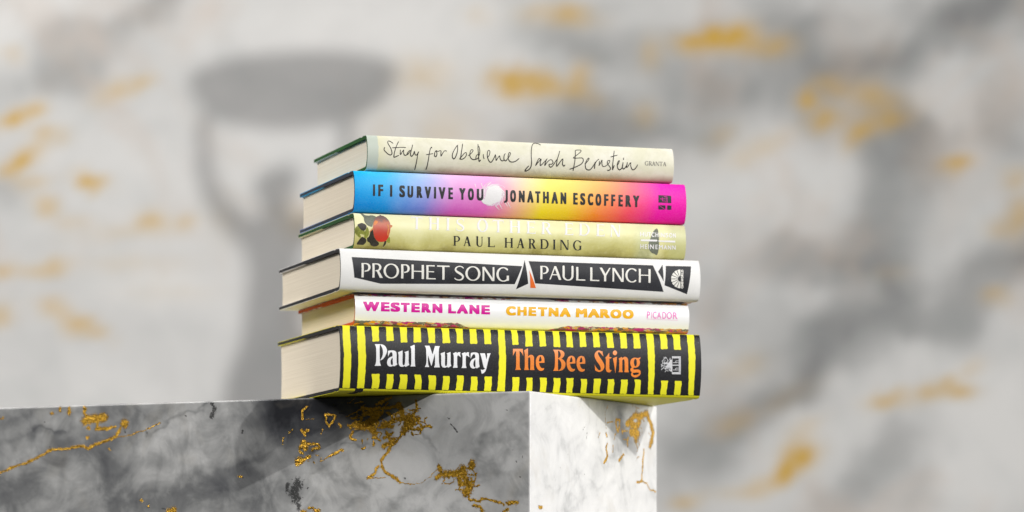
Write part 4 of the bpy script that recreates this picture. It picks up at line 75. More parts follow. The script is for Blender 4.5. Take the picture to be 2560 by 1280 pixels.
(6,'title_lettering','orangegloss','6235 1518 -124 -68 -8 -7 16 -45 5 -26 1 -50 2 -7 -2 -119 2 -6 -3 -15 1 -233 -2 -6 0 -39 -17 -82 154 3 -16 60 -5 32 -1 41 -2 7 0 209 3 23 7 18 14 14 16 11 19 -15 11 -15 5 -26 0 -26 2 -6 1 -250 -12 -76 152 3 3 3 -15 53 -5 43 2 300 -2 19 -9 20 -31 40 -55 11 -14 -1 -25 -7 -65 -41 0 60 -2 7 4 187 -1 3;5731 1491 -3 -66 -3 -6 -5 -157 61 108 16 22 32 30 3 -1 -4 -160 2 -7 -2 -353 -7 -41 -21 -49 196 4 -4 10 -15 22 -14 27 -13 64 -1 30 -2 7 3 213 -3 7 2 101 -2 7 1 121 6 1 27 -20 28 -29 33 -47 30 -57 2 23 -2 6 0 28 -2 7 1 28 -2 6 1 29 -2 6 -2 93;7128 1494 -27 -4 26 -40 11 -22 10 -32 8 -41 2 -20 -1 -59 2 -6 -4 -245 -2 -6 0 -28 -5 -26 1 -15 -11 -65 -13 -33 -24 -39 6 -3 144 1 9 -2 7 2 64 4 48 12 29 13 19 12 24 19 22 24 14 23 14 31 16 54 2 15 -2 43 -6 20 -20 36 -17 22 -27 28 -68 43 4 5 35 21 22 21 28 35 10 22 8 40 1 21 -5 24 -13 25 -10 12 -20 17 -42 21 -38 12 -73 12;8659 1504 -17 -5 -23 -11 -25 -17 -24 -22 -17 -20 -22 -38 -7 -22 -2 -48 11 -48 18 -41 27 -49 27 -43 65 -80 24 -33 18 -34 22 -54 5 -22 0 -15 -18 -42 -37 1 -14 2 -14 7 -19 14 -49 53 -24 33 -37 63 -2 2 -1 -3 18 -175 55 -30 26 -10 46 -10 23 0 34 10 55 27 23 17 18 21 18 29 16 44 3 19 -1 41 -10 46 -25 53 -57 88 -87 114 -28 54 -9 21 -3 18 2 13 22 32 26 -4 13 -6 22 -20 103 -113 1 6 -26 115 1 11 7 29 -82 25 -35 8;9221 1517 -27 -12 -22 -22 -13 -31 -1 -24 7 -24 8 -13 17 -16 23 -10 18 -2 24 5 9 4 24 20 15 28 4 13 0 20 -10 33 -18 19 -28 13;7283 1469 22 -12 19 -18 10 -15 13 -28 11 -48 -4 -37 -5 -15 -12 -22 -14 -18 -24 -23 -16 -11 -12 1 -5 10 -2 18 4 95 -2 7 1 35 -2 6 2 55 4 14 5 4;9025 1434 -31 -47 -32 -41 -36 -42 -42 -36 8 -8 20 -12 3 -5 -1 -166 -3 -6 0 -48 -2 -7 1 -99 8 -39 15 -36 8 -12 14 -13 24 -12 32 -8 32 3 24 12 22 24 26 42 -57 0 -20 39 -8 26 3 302 1 3 14 3 46 6 4 3 8 31 -2 2 -13 3 -51 1 -7 3 -2 122 -2 11;6635 1306 -29 -9 -40 -27 -17 -18 -21 -38 -18 -46 -8 -30 -2 -63 -3 -6 3 -7 0 -32 4 -36 17 -62 26 -54 17 -22 26 -25 33 -23 25 -8 36 -1 28 5 25 9 20 11 13 12 10 19 3 35 -30 -8 -20 -1 -35 9 -13 7 -24 22 -26 39 -9 23 -17 67 3 3 23 3 37 0 6 3 39 1 7 2 39 1 32 3 1 70 -2 6 0 35 -7 39 -11 30 -20 33 -16 15 -13 8 -28 6 -18 2;7695 1307 -19 -5 -39 -22 -26 -25 -19 -32 -24 -56 -8 -33 -2 -22 0 -78 5 -36 17 -65 12 -28 26 -42 26 -29 20 -15 22 -14 21 -6 37 -1 18 3 30 9 18 9 19 14 11 20 4 34 -3 3 -28 -9 -18 0 -23 4 -26 10 -19 18 -16 19 -19 32 -14 45 -9 41 23 3 39 1 7 3 39 0 7 3 73 4 -3 116 -4 30 -9 26 -13 25 -25 30 -17 9 -25 7 -18 1;8046 1311 -25 -5 -12 -5 -30 -18 -16 -13 -20 -25 -16 -31 -17 -42 -8 -30 -5 -40 3 -75 9 -54 13 -41 26 -53 17 -22 21 -22 21 -16 29 -15 16 -4 41 1 32 7 16 7 29 20 10 16 4 37 -3 3 -32 -9 -33 4 -23 8 -27 22 -18 23 -14 24 -14 43 -10 45 4 3 172 10 12 4 -1 100 -7 45 -7 22 -22 41 -16 17 -21 11 -16 4 -41 4;6652 1265 10 1 5 -4 11 -20 7 -18 11 -45 2 -45 -8 -18 -16 -9 -23 -6 -36 0 -12 6 -1 10 17 76 14 43 10 18;9290 1311 -128 -45 -6 -5 37 -173 41 -260 8 -43 3 -6 3 17 3 83 26 196 9 87 9 122 3 7 0 19;9566 1317 -30 -9 -57 -34 -3 3 -6 33 -4 3 -108 -54 0 -4 17 -48 2 -58 2 -7 -1 -226 -4 -41 -15 -52 1 -7 142 3 -16 52 -6 32 1 276 6 29 7 11 26 19 7 2 22 -20 6 -11 7 -58 4 -166 0 -93 -12 -76 154 3 0 7 -19 69 -1 309 -5 34 -4 13 -16 29 -11 12 -16 13 -28 12 -12 1;7711 1265 10 1 7 -6 18 -40 12 -51 0 -37 -7 -16 -18 -9 -23 -6 -36 0 -11 5 -2 8 17 77 17 50;8056 1269 5 1 10 -10 18 -40 9 -41 1 -44 -7 -16 -14 -9 -32 -8 -23 0 -14 2 -5 5 -1 13 7 24 13 63 21 49;10119 1317 -66 -23 -25 -5 -28 2 -53 9 -38 -1 -42 -10 -23 -9 -28 -16 -20 -19 -22 -37 -9 -27 -6 -24 0 -19 -2 -7 2 -6 2 -44 8 -32 7 -16 42 -57 -36 -24 -12 -14 -3 -11 -2 -26 3 -7 1 -30 46 -37 6 -8 -20 -26 -9 -37 1 -20 8 -19 13 -15 33 -25 29 -15 42 -8 35 0 46 13 41 20 41 29 16 18 22 38 7 24 -1 30 -18 58 -5 7 -47 19 -29 6 -67 -1 -7 -3 -63 -4 -29 32 9 13 17 14 26 5 39 1 35 10 44 23 33 29 16 29 10 24 10 49 0 26 -3 15 -20 63 33 27 8 24 3 13;9936 1266 7 -1 13 -12 18 -25 9 -31 4 -41 0 -57 -8 -37 -16 -37 -7 -10 -10 -3 -9 3 -12 8 -17 22 -16 39 -7 39 0 35 8 44 7 20 12 22 15 19;7277 1199 10 -1 17 -14 38 -51 11 -21 12 -30 12 -52 0 -58 -2 -17 -7 -31 -9 -24 -24 -37 -46 -43 -11 0 -3 3 -10 30 -4 52 -2 6 -1 76 -2 6 2 136 2 7 3 41 3 9;9969 814 41 2 7 -2 28 0 14 -2 7 -4 4 -9 -2 -16 -8 -11 -11 -11 -44 -18 -60 -13 -37 -1 -14 3 -19 6 -12 11 -10 21 -2 11 1 11 7 7 14 5 33 5'),
(6,'publisher_emblem','silver','11223 1373 -5 -106 -24 -10 -21 1 -27 -8 -5 -9 6 -17 -39 -55 -11 -8 -29 -8 -13 18 14 11 11 0 6 7 1 13 12 34 -4 5 -9 0 -6 -4 -9 -20 -7 -25 -30 -3 -5 4 -5 0 -5 -8 -17 -6 -2 -14 -9 -5 -7 1 -7 -9 -14 8 3 11 -17 20 -6 17 -5 5 -7 0 -5 -5 -1 -9 7 -18 10 -12 -13 -3 -2 -11 31 -12 4 -5 -41 -5 -8 17 4 11 -5 5 -8 2 -7 10 -11 7 5 26 7 8 18 6 4 9 -5 5 -14 -2 -7 2 -15 -11 -14 -22 2 -22 5 -5 7 -1 2 -9 8 -13 -23 -22 0 -9 3 -2 10 0 16 16 19 -24 23 4 18 -3 -2 -5 -21 -24 0 -6 5 -3 7 1 30 31 17 -6 8 5 4 7 9 -4 12 1 3 5 -1 16 5 -1 3 -13 -9 -13 0 -4 6 -3 9 5 12 -2 3 2 0 14 18 4 -50 -65 -9 1 -21 -15 -23 -5 -6 -8 3 -7 5 -2 12 0 23 8 6 -15 9 -11 2 -13 -14 -12 -7 4 -1 5 9 25 -8 4 -10 -9 -13 -33 -7 -9 -4 11 7 17 -5 7 -6 0 -5 -3 -7 -15 -1 -11 4 -13 8 -12 4 -2 10 1 6 8 5 0 0 -25 10 -7 10 10 1 31 16 -3 17 11 7 8 2 0 11 -22 25 -13 7 3 2 11 -22 17 0 6 4 7 -23 16 -4 14 -13 15 1 3 6 -3 25 -33 14 -13 61 9 36 -60 0 -5 -8 -5 -8 3 -30 49 -39 -7 34 -50 -1 -7 -17 -13 0 -8 4 -3 7 0 20 14 22 -26 52 -16 4 -74 307 2 1 590;10988 1354 -6 -5 -1 -9 -6 -6 6 -13 -2 -25 7 -4 7 2 7 16 3 1 14 -7 -3 -15 3 -5 6 -2 8 9 6 18 -2 26 -5 5 -7 -3 -3 -11 -2 -1 -15 7 -2 20 -4 3;10939 1347 -6 -5 0 -9 10 -15 5 -13 -10 -12 -13 -4 -8 -16 0 -13 12 -20 9 -5 8 6 0 6 -5 9 6 9 3 15 6 8 13 4 2 9 -18 39 -7 7;11493 1350 6 1 3 -5 -1 -523 -5 -6 -4 3;11156 1323 -6 -5 -6 -20 -11 -20 3 -11 -11 -9 0 -4 5 -6 7 1 19 14 16 20 0 9 -3 3 -12 -3 7 26 -4 5;11386 1310 74 2 -3 -209 -225 -5 2 204 19 4;11061 1286 -6 -8 -1 -43 5 -9 8 -1 6 6 1 46 -4 7;10978 1247 -8 -10 -6 -15 4 -20 7 -8 8 4 -5 22 11 22 -4 5;11416 1239 -49 -3 -23 -17 -8 -11 3 -20 -1 -11 -82 -3 -8 -5 0 -7 8 -5 192 5 5 7 -5 9 -90 0 -2 26 13 12 33 6 42 1 7 3 1 9 -5 5;11008 1161 6 0 -2 -2;11029 1162 4 1 7 -4 3 -4 -1 -5 -18 1;10998 1144 2 0 3 -3 -3 -1;11075 1139 9 -2 -7 -8;10982 1134 2 -4 -4 2;10876 1109 -18 -7 -22 3 -8 -7 4 -9 11 -4 19 1 3 -11 -1 -3 -2 0 -16 13 -10 -6 0 -10 27 -22 -25 -32 0 -8 3 -5 12 2 29 36 13 9 12 -3 7 2 9 -3 28 0 23 8 6 7 -3 7 -7 4 -21 -6 -28 -1 -7 -3 -21 7 -18 20 13 8 3 8 -5 5;11231 1063 226 6 3 -206 -226 -9;11028 1052 3 -2 -3 -1;10942 1029 -19 -7 -6 -5 -8 -19 -7 0 -6 -5 -18 -29 -11 -2 -22 -16 -13 -24 5 -9 10 0 18 25 7 5 12 1 12 12 9 -3 14 17 11 3 -1 18 3 9 10 10 12 4 3 4 -1 9;11389 998 -23 -3 -29 -21 -2 -7 4 -19 -1 -9 -79 -3 -8 -3 -2 -11 10 -5 187 4 5 3 3 7 -10 9 -85 -1 -3 27 15 11 7 3 65 2 8 5 0 9 -6 3;11031 940 -5 -6 5 -23 -2 -22 8 -7 17 27 7 20 -8 7 -10 -12 -4 13;11001 913 -2 -3 -4 -23 -2 -1 -2 6 -6 3 -5 -3 -3 -22 -8 -24 4 -5 7 1 10 24 20 20 2 24 -4 3;11095 908 -16 -14 -26 -7 -2 -4 2 -5 17 0 19 8 14 13 -1 7'),
]
MARBLE = [
('f','g',1.27,1,'413.8 -46.3 408.8 -45 403.8 -43 397.9 -41.4 392.1 -39.8 384.6 -37.8 379.6 -35.9 373 -33.3 368 -30.6 362.2 -29.7 355.6 -29.5 349.1 -28.6 342.5 -27.8 336 -29.6 329.5 -27 323 -25.1 315.7 -22.9 312.5 -22'),
('f','g',0.77,1,'312.5 -22 305.2 -21.8 298 -20.3 290.8 -18.8 286 -16.9 281.2 -14.9 278 -14'),
('f','g',1.79,1,'338.5 -2 338.5 -6.1 336.8 -9.6'),
('f','g',1.79,1,'351.5 -1.7 351.5 -5.1'),
('f','g',1.79,1,'336 -15.7 335.2 -16'),
('f','g',1.79,1,'366.4 -5.1 365.5 -5.1'),
('f','g',3.51,1,'338.5 -10.5 332.8 -9.7 326.2 -9.8 323 -8.5'),
('f','g',3.51,1,'306.4 -13.3 306 -14'),
('f','g',1.4,1,'327.9 -11.1 328.7 -15.2 329.5 -16.5 321.4 -16.4 314.1 -15.5'),
('f','g',1.4,1,'309.3 -16.3 312.5 -20.3 312.5 -22'),
('f','g',1.4,1,'358.9 -1.5 358.9 -3.6'),
('f','g',1.4,1,'336.8 -21.8 336 -21.4'),
('f','g',1.02,1,'408.8 -7.8 406.3 -7.2'),
('f','g',1.02,1,'319 -30.3 318.5 -31'),
('f','g',1.02,1,'293.2 -65.1 292 -65.5'),
('f','g',1.02,1,'287.6 -69.2 286.8 -69.8'),
('f','g',1.02,1,'215.9 -50.6 214 -50.6'),
('f','g',2.55,1,'270.8 -73.1 266.9 -72.8'),
('f','g',1.15,1,'164 -5.6 166.7 -8.5 167.5 -10.4 166.7 -13.7'),
('f','g',0.57,1,'163.7 -14.1 158.4 -13.6'),
('f','g',1.27,1,'150 -11.5 142.5 -11.7 144 -16.3 147 -19.5 149.3 -14.8 150 -11.5'),
('f','g',1.27,1,'139.5 -17.7 138 -19.7'),
('f','g',0.77,1,'134.2 -13.2 128.2 -10.8 122.2 -8'),
('f','g',1.66,1,'122.2 -8 114.8 -9.2 108.8 -8 102.2 -8.2 95.5 -6.5'),
('f','g',1.66,1,'120.7 -11.6 114.8 -11.1 108.8 -11'),
('f','g',2.42,1,'95.5 -6.5 93.3 -9.1 92.6 -13 88.9 -16.9 89.6 -20.8 91.8 -24.6'),
('f','g',1.27,1,'91.8 -24.6 94.8 -28.4 99.2 -32.2 102.9 -36 105.5 -38.9'),
('f','g',3.31,1,'126 -19.3 120.7 -19.4 117.8 -18.2 114.8 -17 113.3 -14.4'),
('f','g',3.31,1,'113.3 -14.4 110.3 -11.9'),
('f','g',3.31,1,'117.8 -18.2 114.8 -20.9 113.3 -23.5'),
('f','g',3.31,1,'88.1 -15.7 85.2 -18.3 87.4 -20.2 90.3 -22.1'),
('f','g',1.4,1,'107.4 -19.1 102.9 -17.3 97 -15.5 94 -14.2'),
('f','g',1.4,1,'129.7 -23.1 130.5 -27.6 127.5 -28.4'),
('f','g',1.4,1,'132.7 -18.5 126 -19.3'),
('f','g',1.4,1,'104.4 -23.7 102.9 -26.3 99.9 -24.4'),
('f','g',0.83,1,'112.6 -26.1 110.3 -23.6 107.4 -24.9 108.8 -26.8'),
('f','g',0.83,1,'122.2 -28.5 121.9 -31.1'),
('f','g',0.83,1,'118.5 -28.6 117.8 -27.6'),
('f','g',2.17,1,'105.9 -32.7 101.4 -31.5 99.2 -29'),
('f','g',1.15,1,'82.3 -3.6 81.9 -9.4 83.7 -12.6 86.7 -15.1'),
('f','g',1.15,1,'80.8 -21.7 80.4 -22.9'),
('f','g',1.15,1,'122.2 -34 120 -33.4'),
('f','g',1.15,1,'113.7 -30 113.5 -32.2'),
('f','g',1.15,1,'85.2 -24.8 84.8 -26.1'),
('f','g',1.4,1,'105.5 -38.9 107.7 -42.4 107.4 -46.3 105.1 -49.6'),
('f','g',1.4,1,'105.1 -49.6 99.9 -52.2 96.2 -54.2 94 -56.9'),
('f','g',1.4,1,'110.3 -46.2 113.3 -50.7 117.8 -53.2'),
('f','g',0.7,1,'117.8 -53.2 111.1 -53.7 105.1 -53.1'),
('f','g',0.7,1,'94 -56.9 89.6 -57.6 83 -58'),
('f','g',0.38,1,'83 -58 77.9 -56.5 73.5 -54.3 69.1 -50.8 65.4 -47.7'),
('f','g',1.91,1,'65.4 -47 63.2 -50.9 66.9 -54.1'),
('f','g',1.91,1,'50.9 -54.3 50.2 -57.6 46.5 -58.3'),
('f','g',2.87,1,'63.2 -51.6 55.2 -52 48 -51.2'),
('f','g',2.87,1,'41.5 -45.6 42.2 -47.5'),
('f','g',3.31,1,'48 -48.6 47.3 -53.1 45.1 -57.6 42.9 -60.2 45.8 -64'),
('f','g',0.83,1,'41.5 -61.5 39.3 -56.4 38.6 -53.3 40.8 -49.4 45.8 -48'),
('f','g',1.4,1,'167.5 -20.9 165.2 -24.3'),
('f','g',1.4,1,'162.9 -21 165.9 -22.9'),
('f','g',1.4,1,'169 -32.7 165.9 -28.8 162.1 -30.2 154.6 -30.4 154.6 -33 159.9 -34.2'),
('f','g',1.4,1,'169 -32.7 169 -35.3 166.7 -36.7'),
('f','g',1.4,1,'172 -43.1 169.8 -39.9 167.5 -41.6 161.4 -38.1'),
('f','g',1.4,1,'146.3 -38.4 141.7 -36.5 136.5 -34.7'),
('f','g',2.87,1,'165.9 -29.5 165.2 -32.1'),
('f','g',2.87,1,'170.5 -41.5 169 -40.9'),
('f','g',0.77,1,'174.3 -20.8 177.4 -22.7'),
('f','g',0.77,1,'153.8 -39.6 153.1 -42.2 150 -40.3 146.3 -38.4'),
('f','g',0.77,1,'156.8 -37.5 154.9 -37.6'),
('f','g',0.77,1,'181.2 -25.9 182.7 -29.8'),
('f','g',0.77,1,'151.9 -21 153.1 -24.5'),
('f','g',0.77,1,'162.9 -41.3 162.1 -41'),
('f','g',0.77,1,'158.4 -41.8 158 -42.4'),
('f','g',1.15,1,'162.1 -72.1 159.1 -71.9'),
('f','g',1.15,1,'215.9 -50.6 213.2 -50.7'),
('f','g',1.91,1,'157.6 -73.8 155.3 -74.2'),
('f','g',1.91,1,'166.7 -74.4 165.9 -74.7'),
('f','g',1.02,1,'44.4 -65.3 42.9 -68.5 35.7 -69.3 34.3 -67.7 27.8 -68.7 21.4 -70.7 18.5 -71.4'),
('f','g',1.66,1,'15.7 -70.8 9.2 -70.3'),
('f','g',1.66,1,'40 -72.1 35.7 -73.1 33.6 -76.9'),
('f','g',1.66,1,'18.5 -76.5 15.7 -74.6'),
('f','g',0.45,1,'9.2 -70.3 9.9 -74.1'),
('f','g',0.51,1,'88.5 -8.6 86.2 -9.7 84 -10.9 83.1 -12.8 83.6 -14.7'),
('f','g',0.51,1,'86.4 -17.3 84.1 -16.2 83.4 -14.4'),
('f','g',1.15,1,'106.5 -18.5 103.8 -18 101 -18.4 98.5 -17.6'),
('f','g',0.51,1,'83.5 -26 80.8 -25.5 79 -24.1'),
('f','g',0.51,1,'91.8 -12.6 89.6 -11.4 86.9 -11.9'),
('f','g',0.77,1,'43.5 -51.8 40.8 -52.3 38.1 -52'),
('f','g',1.15,1,'109.8 -13.6 107.9 -12.1 106.7 -10.4 106.4 -8.5'),
('f','g',0.77,1,'130.8 -14.4 128 -14.1 125.5 -13.3'),
('f','g',1.15,1,'105.7 -8.5 103 -8 100.2 -8.2'),
('f','g',0.77,1,'44.3 -59.9 41.6 -60 38.9 -59.5 36.2 -59.2'),
('f','g',0.51,1,'109.1 -3.5 106.3 -3.7 104.6 -5.3'),
('f','g',0.51,1,'133.2 -4.9 130.7 -4 128.8 -2.6 127.7 -0.8 128.2 1.1'),
('f','g',0.51,1,'88.8 -14 87.8 -12.2 85.1 -11.7 82.4 -11.3 79.9 -10.5'),
('f','g',0.51,1,'90 -22.5 88.3 -21 85.6 -20.7'),
('f','g',0.77,1,'51.5 -56 50.4 -57.7 50 -59.6 51 -61.4 50 -63.2'),
('f','g',1.15,1,'95.1 -16.4 92.4 -16 90.1 -17.1 87.7 -18.2 85.2 -19.1'),
('f','g',0.51,1,'111.2 -20.3 108.4 -20.4 106.7 -22'),
('f','g',0.51,1,'92.2 -18.8 90.5 -17.3 88.7 -15.9 86.8 -14.5'),
('f','g',0.77,1,'87.1 -10.1 84.5 -9.5 81.7 -9.6 79.1 -9'),
('f','g',1.15,1,'86.7 -13.3 84.4 -14.5 82.4 -15.8 79.6 -15.7'),
('f','g',1.15,1,'89.8 -23 87.2 -22.3 84.4 -22.6 81.6 -22.4 78.9 -22.7'),
('f','g',0.51,1,'63.9 -58.2 62.2 -56.7 61.2 -54.9 60.9 -53 62.3 -51.4'),
('f','g',0.51,1,'126.8 -22.2 124.1 -21.7 121.3 -22'),
('f','g',1.15,1,'83.2 -16.3 80.8 -17.3 79.4 -19 78.5 -20.9'),
('f','g',1.15,1,'45.2 -58.6 43 -57.4 40.4 -56.9'),
('f','g',0.77,1,'75.9 -17.8 75.8 -15.9 73.7 -14.7'),
('f','g',0.77,1,'93.5 -15.7 92.7 -13.9 93.5 -12 93.1 -10.1 93.4 -8.1'),
('f','g',1.15,1,'111.4 -19.7 110.3 -18 111.4 -16.1 112 -14.2 114.3 -13'),
('f','g',1.15,1,'97.7 -12.7 95.5 -11.5 92.8 -11.2'),
('f','g',0.77,1,'116.9 -14.4 114.2 -15 113 -16.8 112.4 -18.7'),
('f','g',0.77,1,'52.8 -50.5 50.5 -49.5 48.7 -48.1 46 -47.8 43.2 -47.8'),
('f','g',1.15,1,'107.1 -18.7 104.3 -19.1 102.3 -20.5 99.6 -20.9'),
('f','g',0.51,1,'92.5 -13.5 89.8 -14.2 87 -14.2 85 -15.5'),
('f','g',0.77,1,'94.7 -19.8 93.8 -18 94.8 -16.2 96.2 -14.5'),
('f','g',1.15,1,'113.8 -27.3 110.9 -27.4 108.7 -28.7'),
('f','g',0.51,1,'51.6 -58.8 49 -59.3 47.4 -60.9 47.6 -62.8 45.7 -64.2'),
('f','g',0.51,1,'121.4 -12.5 121.2 -10.5 121.8 -8.6 121.4 -6.7 119.6 -5.2'),
('f','g',1.15,1,'109.1 -20.3 106.4 -21 104 -20.1 101.2 -20.2 98.4 -20'),
('f','g',0.77,1,'82 -16.6 79.3 -17 76.8 -17.9 75 -19.4'),
('f','g',0.77,1,'108.2 -8.9 106.6 -7.4 104.4 -6.2 102.3 -5'),
('f','g',0.51,1,'126.5 -14.4 123.8 -13.9 121.2 -13.2 118.6 -12.6'),
('f','g',0.77,1,'105.6 -24.6 103.8 -26.2 101.4 -27.3 98.9 -28.2 96.2 -27.7'),
('f','g',1.15,1,'80.1 -22.5 77.3 -22.2 75.6 -20.7 72.8 -20.4 70.7 -21.7'),
('f','g',1.15,1,'42.3 -58.1 41.4 -56.3 42 -54.4'),
('f','g',0.51,1,'112.8 -15.3 113.2 -13.4 114 -11.5 114.3 -9.6 116.6 -8.4'),
('f','g',1.15,1,'122.1 -9.5 120.7 -11.3 118.1 -12.1 115.3 -12.2'),
('f','g',0.77,1,'97.9 -18.2 95.8 -16.9 95.8 -15 97 -13.2 96.7 -11.3'),
('f','g',1.15,1,'102 -17.2 99.9 -16 99.4 -14 101.3 -12.5 103.6 -11.4'),
('f','g',0.77,1,'86.2 -20.6 83.7 -19.9 81.2 -19'),
('f','g',0.51,1,'126.2 -12 123.5 -12.6 120.7 -13'),
('f','g',0.77,1,'79.7 -25.5 78.3 -23.9 76.3 -22.6'),
('f','g',0.77,1,'53.3 -62.3 50.6 -61.8 47.9 -62.1 45.2 -61.9'),
('f','g',0.51,1,'63 -56.6 60.6 -57.6 57.9 -57.8 55.5 -56.8 54.8 -55'),
('f','g',0.77,1,'107.7 -15.5 105.2 -16.5 102.5 -17.1 99.7 -17.4'),
('f','g',0.51,1,'54.9 -50.9 53.3 -49.3 51.2 -48.2'),
('f','g',1.15,1,'130.8 -21.3 130.8 -19.3 129.3 -17.7 126.9 -16.7'),
('f','g',0.77,1,'112.4 -14 109.6 -13.9 107.7 -12.5 108.1 -10.6'),
('f','g',0.51,1,'102.2 -13.1 99.4 -12.8 97.2 -11.7 94.5 -12.2'),
('f','g',0.51,1,'98.8 -14.8 96 -14.4 93.3 -14.7 90.7 -15.6'),
('f','g',0.51,1,'113.6 -23 111.1 -24 108.3 -23.8'),
('f','g',1.15,1,'53.9 -50.4 51.2 -51 48.5 -51.5'),
('f','g',0.77,1,'91.8 -16.3 89.4 -17.3 88.6 -19.2 88.9 -21.1 87.9 -23'),
('f','g',0.77,1,'130 -14.9 127.3 -14.4 126 -12.7 125.9 -10.7'),
('f','g',0.77,1,'127.2 -4.2 124.4 -3.8 121.7 -3.4'),
('f','g',1.15,1,'105.5 -27.2 102.8 -27.6 101.1 -29.2'),
('f','g',1.15,1,'111.3 -5.7 108.8 -4.9 106.1 -4.3 103.7 -3.4'),
('f','g',0.77,1,'85.3 -15.2 82.5 -15.3 80.3 -14.3'),
('f','g',1.15,1,'105.2 -3.3 102.8 -2.3 100.5 -1.3'),
('f','g',1.15,1,'125.6 -16.8 123.5 -15.5 122.4 -13.7'),
('f','g',0.51,1,'111.9 -19.3 109.4 -18.5 107.2 -17.3 104.4 -17'),
('r','g',0.51,1,'114 -3.7 110.2 -8.6 110.9 -13.2 111.7 -18.4'),
('r','g',0.77,1,'113.3 -15 122.5 -13.6'),
('r','g',0.77,1,'146 -19.6 136.6 -19'),
('r','g',0.77,1,'102.5 -22.2 99.5 -24.9'),
('r','g',0.77,1,'127.2 -21.1 124.1 -25.2'),
('r','g',0.77,1,'122.5 -29.9 122.5 -33.9'),
('r','g',1.27,1,'127.2 -12.4 133.4 -12.1 132.7 -16.1 130.3 -20.3 128 -17 127.2 -12.4'),
('r','g',1.27,1,'136.6 -18.6 137.4 -20.6'),
('r','g',1.27,1,'111.7 -21.7 113.3 -24.3'),
('r','g',1.27,1,'113.3 -29 111.7 -33 114.8 -36.9 108.6 -41.7'),
('r','g',1.27,1,'139.7 -35.2 131.9 -38.9'),
('r','g',1.27,1,'146 -22.9 145.2 -29'),
('r','g',2.55,1,'144.5 -14.3 150.8 -11.3 155.6 -8.3 165.2 -7.9 176.5 -5.3'),
('r','g',2.55,1,'165.2 -10.6 162 -14.8'),
('r','g',2.55,1,'176.5 -6 182.9 -12.5 186.2 -17.8 184.6 -23.3 181.3 -27.5'),
('r','g',3.31,1,'150.8 -14 158.8 -16.3 155.6 -19.1 158.8 -23.7'),
('r','g',3.31,1,'150.8 -19.3 162 -20.2'),
('r','g',1.15,1,'171.6 -30.6 170 -37.5 168.4 -47 167.6 -51.8 160.4 -53'),
('r','g',0.89,1,'167.6 -51.8 176.5 -53.5 181.3 -57.5 191.1 -58.6'),
('r','g',1.66,1,'13.4 -73.2 17 -73.1'),
('r','g',0.38,0.4,'31.3 -6.7 40 -1.1'),
('r','g',0.38,0.4,'40 -1.1 42.2 0.6'),
('r','g',0.51,1,'175.9 -8.2 176.4 -6.4 176.7 -4.7 178.3 -3.2'),
('r','g',0.51,1,'159.4 -4.1 157.8 -5.6 156.7 -7.2 157.2 -8.9'),
('r','g',0.51,1,'159.7 -19.4 157.3 -20 156.3 -21.7 155.1 -23.3'),
('r','g',0.51,1,'165.8 -15.7 168 -16.5 168.9 -18.1 167.8 -19.8'),
('r','g',0.51,1,'163.5 -23.2 162.5 -24.9 163.6 -26.4 164.5 -28'),
('r','g',0.77,1,'161.2 -12.2 158.8 -13 156.3 -13.2 153.7 -13.5'),
('r','g',0.77,1,'163.6 -11.8 161.3 -12.6 159 -13.5 156.9 -14.6'),
('r','g',0.51,1,'179.1 -18 180.6 -19.4 182.1 -20.8 184.7 -20.7'),
('r','g',0.77,1,'166.9 -8.1 167.8 -9.7 170.3 -10.2 172.5 -10.9'),
('r','g',0.77,1,'158.8 -8.9 157 -10.2 154.5 -10.7 152.3 -11.7'),
('r','g',0.51,1,'163.9 -2.4 161.4 -3 159 -2.6 156.8 -1.8'),
('r','g',0.51,1,'153 -10.8 153.2 -12.5 153.5 -14.3 155.5 -15.2'),
('r','g',0.77,1,'146 -23.7 144 -24.7 141.4 -25 139.1 -24.5'),
('r','g',0.51,1,'152.2 -2.4 151.5 -0.8 150.4 0.7 147.9 0.9'),
('r','g',0.77,1,'162.9 -14 162.3 -12.3 161.7 -10.6 161.1 -8.9'),
('r','g',0.51,1,'142 -20.4 141.3 -18.8 140.8 -17.1 138.7 -16.2'),
('r','g',0.51,1,'165.4 -8.6 163.8 -7.3 162.3 -5.9 160.2 -5.1'),
('r','g',0.51,1,'182.5 -16.7 181.9 -15 183.3 -13.5 184.4 -11.8'),
('r','g',0.77,1,'159 -27.2 160.6 -28.6 161.5 -30.2 160.3 -31.8'),
('r','g',0.51,1,'153.2 -2.8 153.6 -1 152.6 0.5 151.7 2.1'),
('r','g',0.51,1,'164.2 -35.5 161.6 -35.4 159.9 -36.8 158.5 -38.3'),
('r','g',0.77,1,'162 -6.3 161.9 -8.1 162.6 -9.8 164 -11.2'),
('f','d',3.83,0.5,'413.8 -26.3 396.2 -22.5 381.2 -21.5 367.2 -17 355.6 -15.2'),
('f','d',3.83,0.5,'381.2 -21.5 367.2 -23.1 345.8 -23.6'),
('f','d',3.83,0.5,'413.8 -33.2 400.4 -32'),
('f','d',5.74,0.45,'408.8 -6.4 392.1 -4.8 373.8 -4.5 362.2 -3.5'),
('f','d',5.74,0.45,'326.2 -3 318.1 -8 302.8 -6.3'),
('f','d',5.74,0.45,'318.1 -22.9 316.5 -29.7 321.4 -37.7 323.8 -40.3'),
('f','d',5.74,0.45,'350.7 -5.8 345.8 -12.7'),
('f','d',10.2,0.5,'314.1 -47.3 316.5 -54.7 311.7 -62.2'),
('f','d',6.38,0.45,'362.2 -28.7 345.8 -34.5 326.2 -33.5'),
('f','d',6.38,0.45,'355.6 -39.7 355.6 -50.6'),
('f','d',6.38,0.45,'299.6 -65 286 -64.5 263.7 -58.8 246.4 -51.1 222.9 -46.2 202.7 -39.9'),
('f','d',6.38,0.45,'408.8 -49.8 383.7 -46.1 362.2 -38.3'),
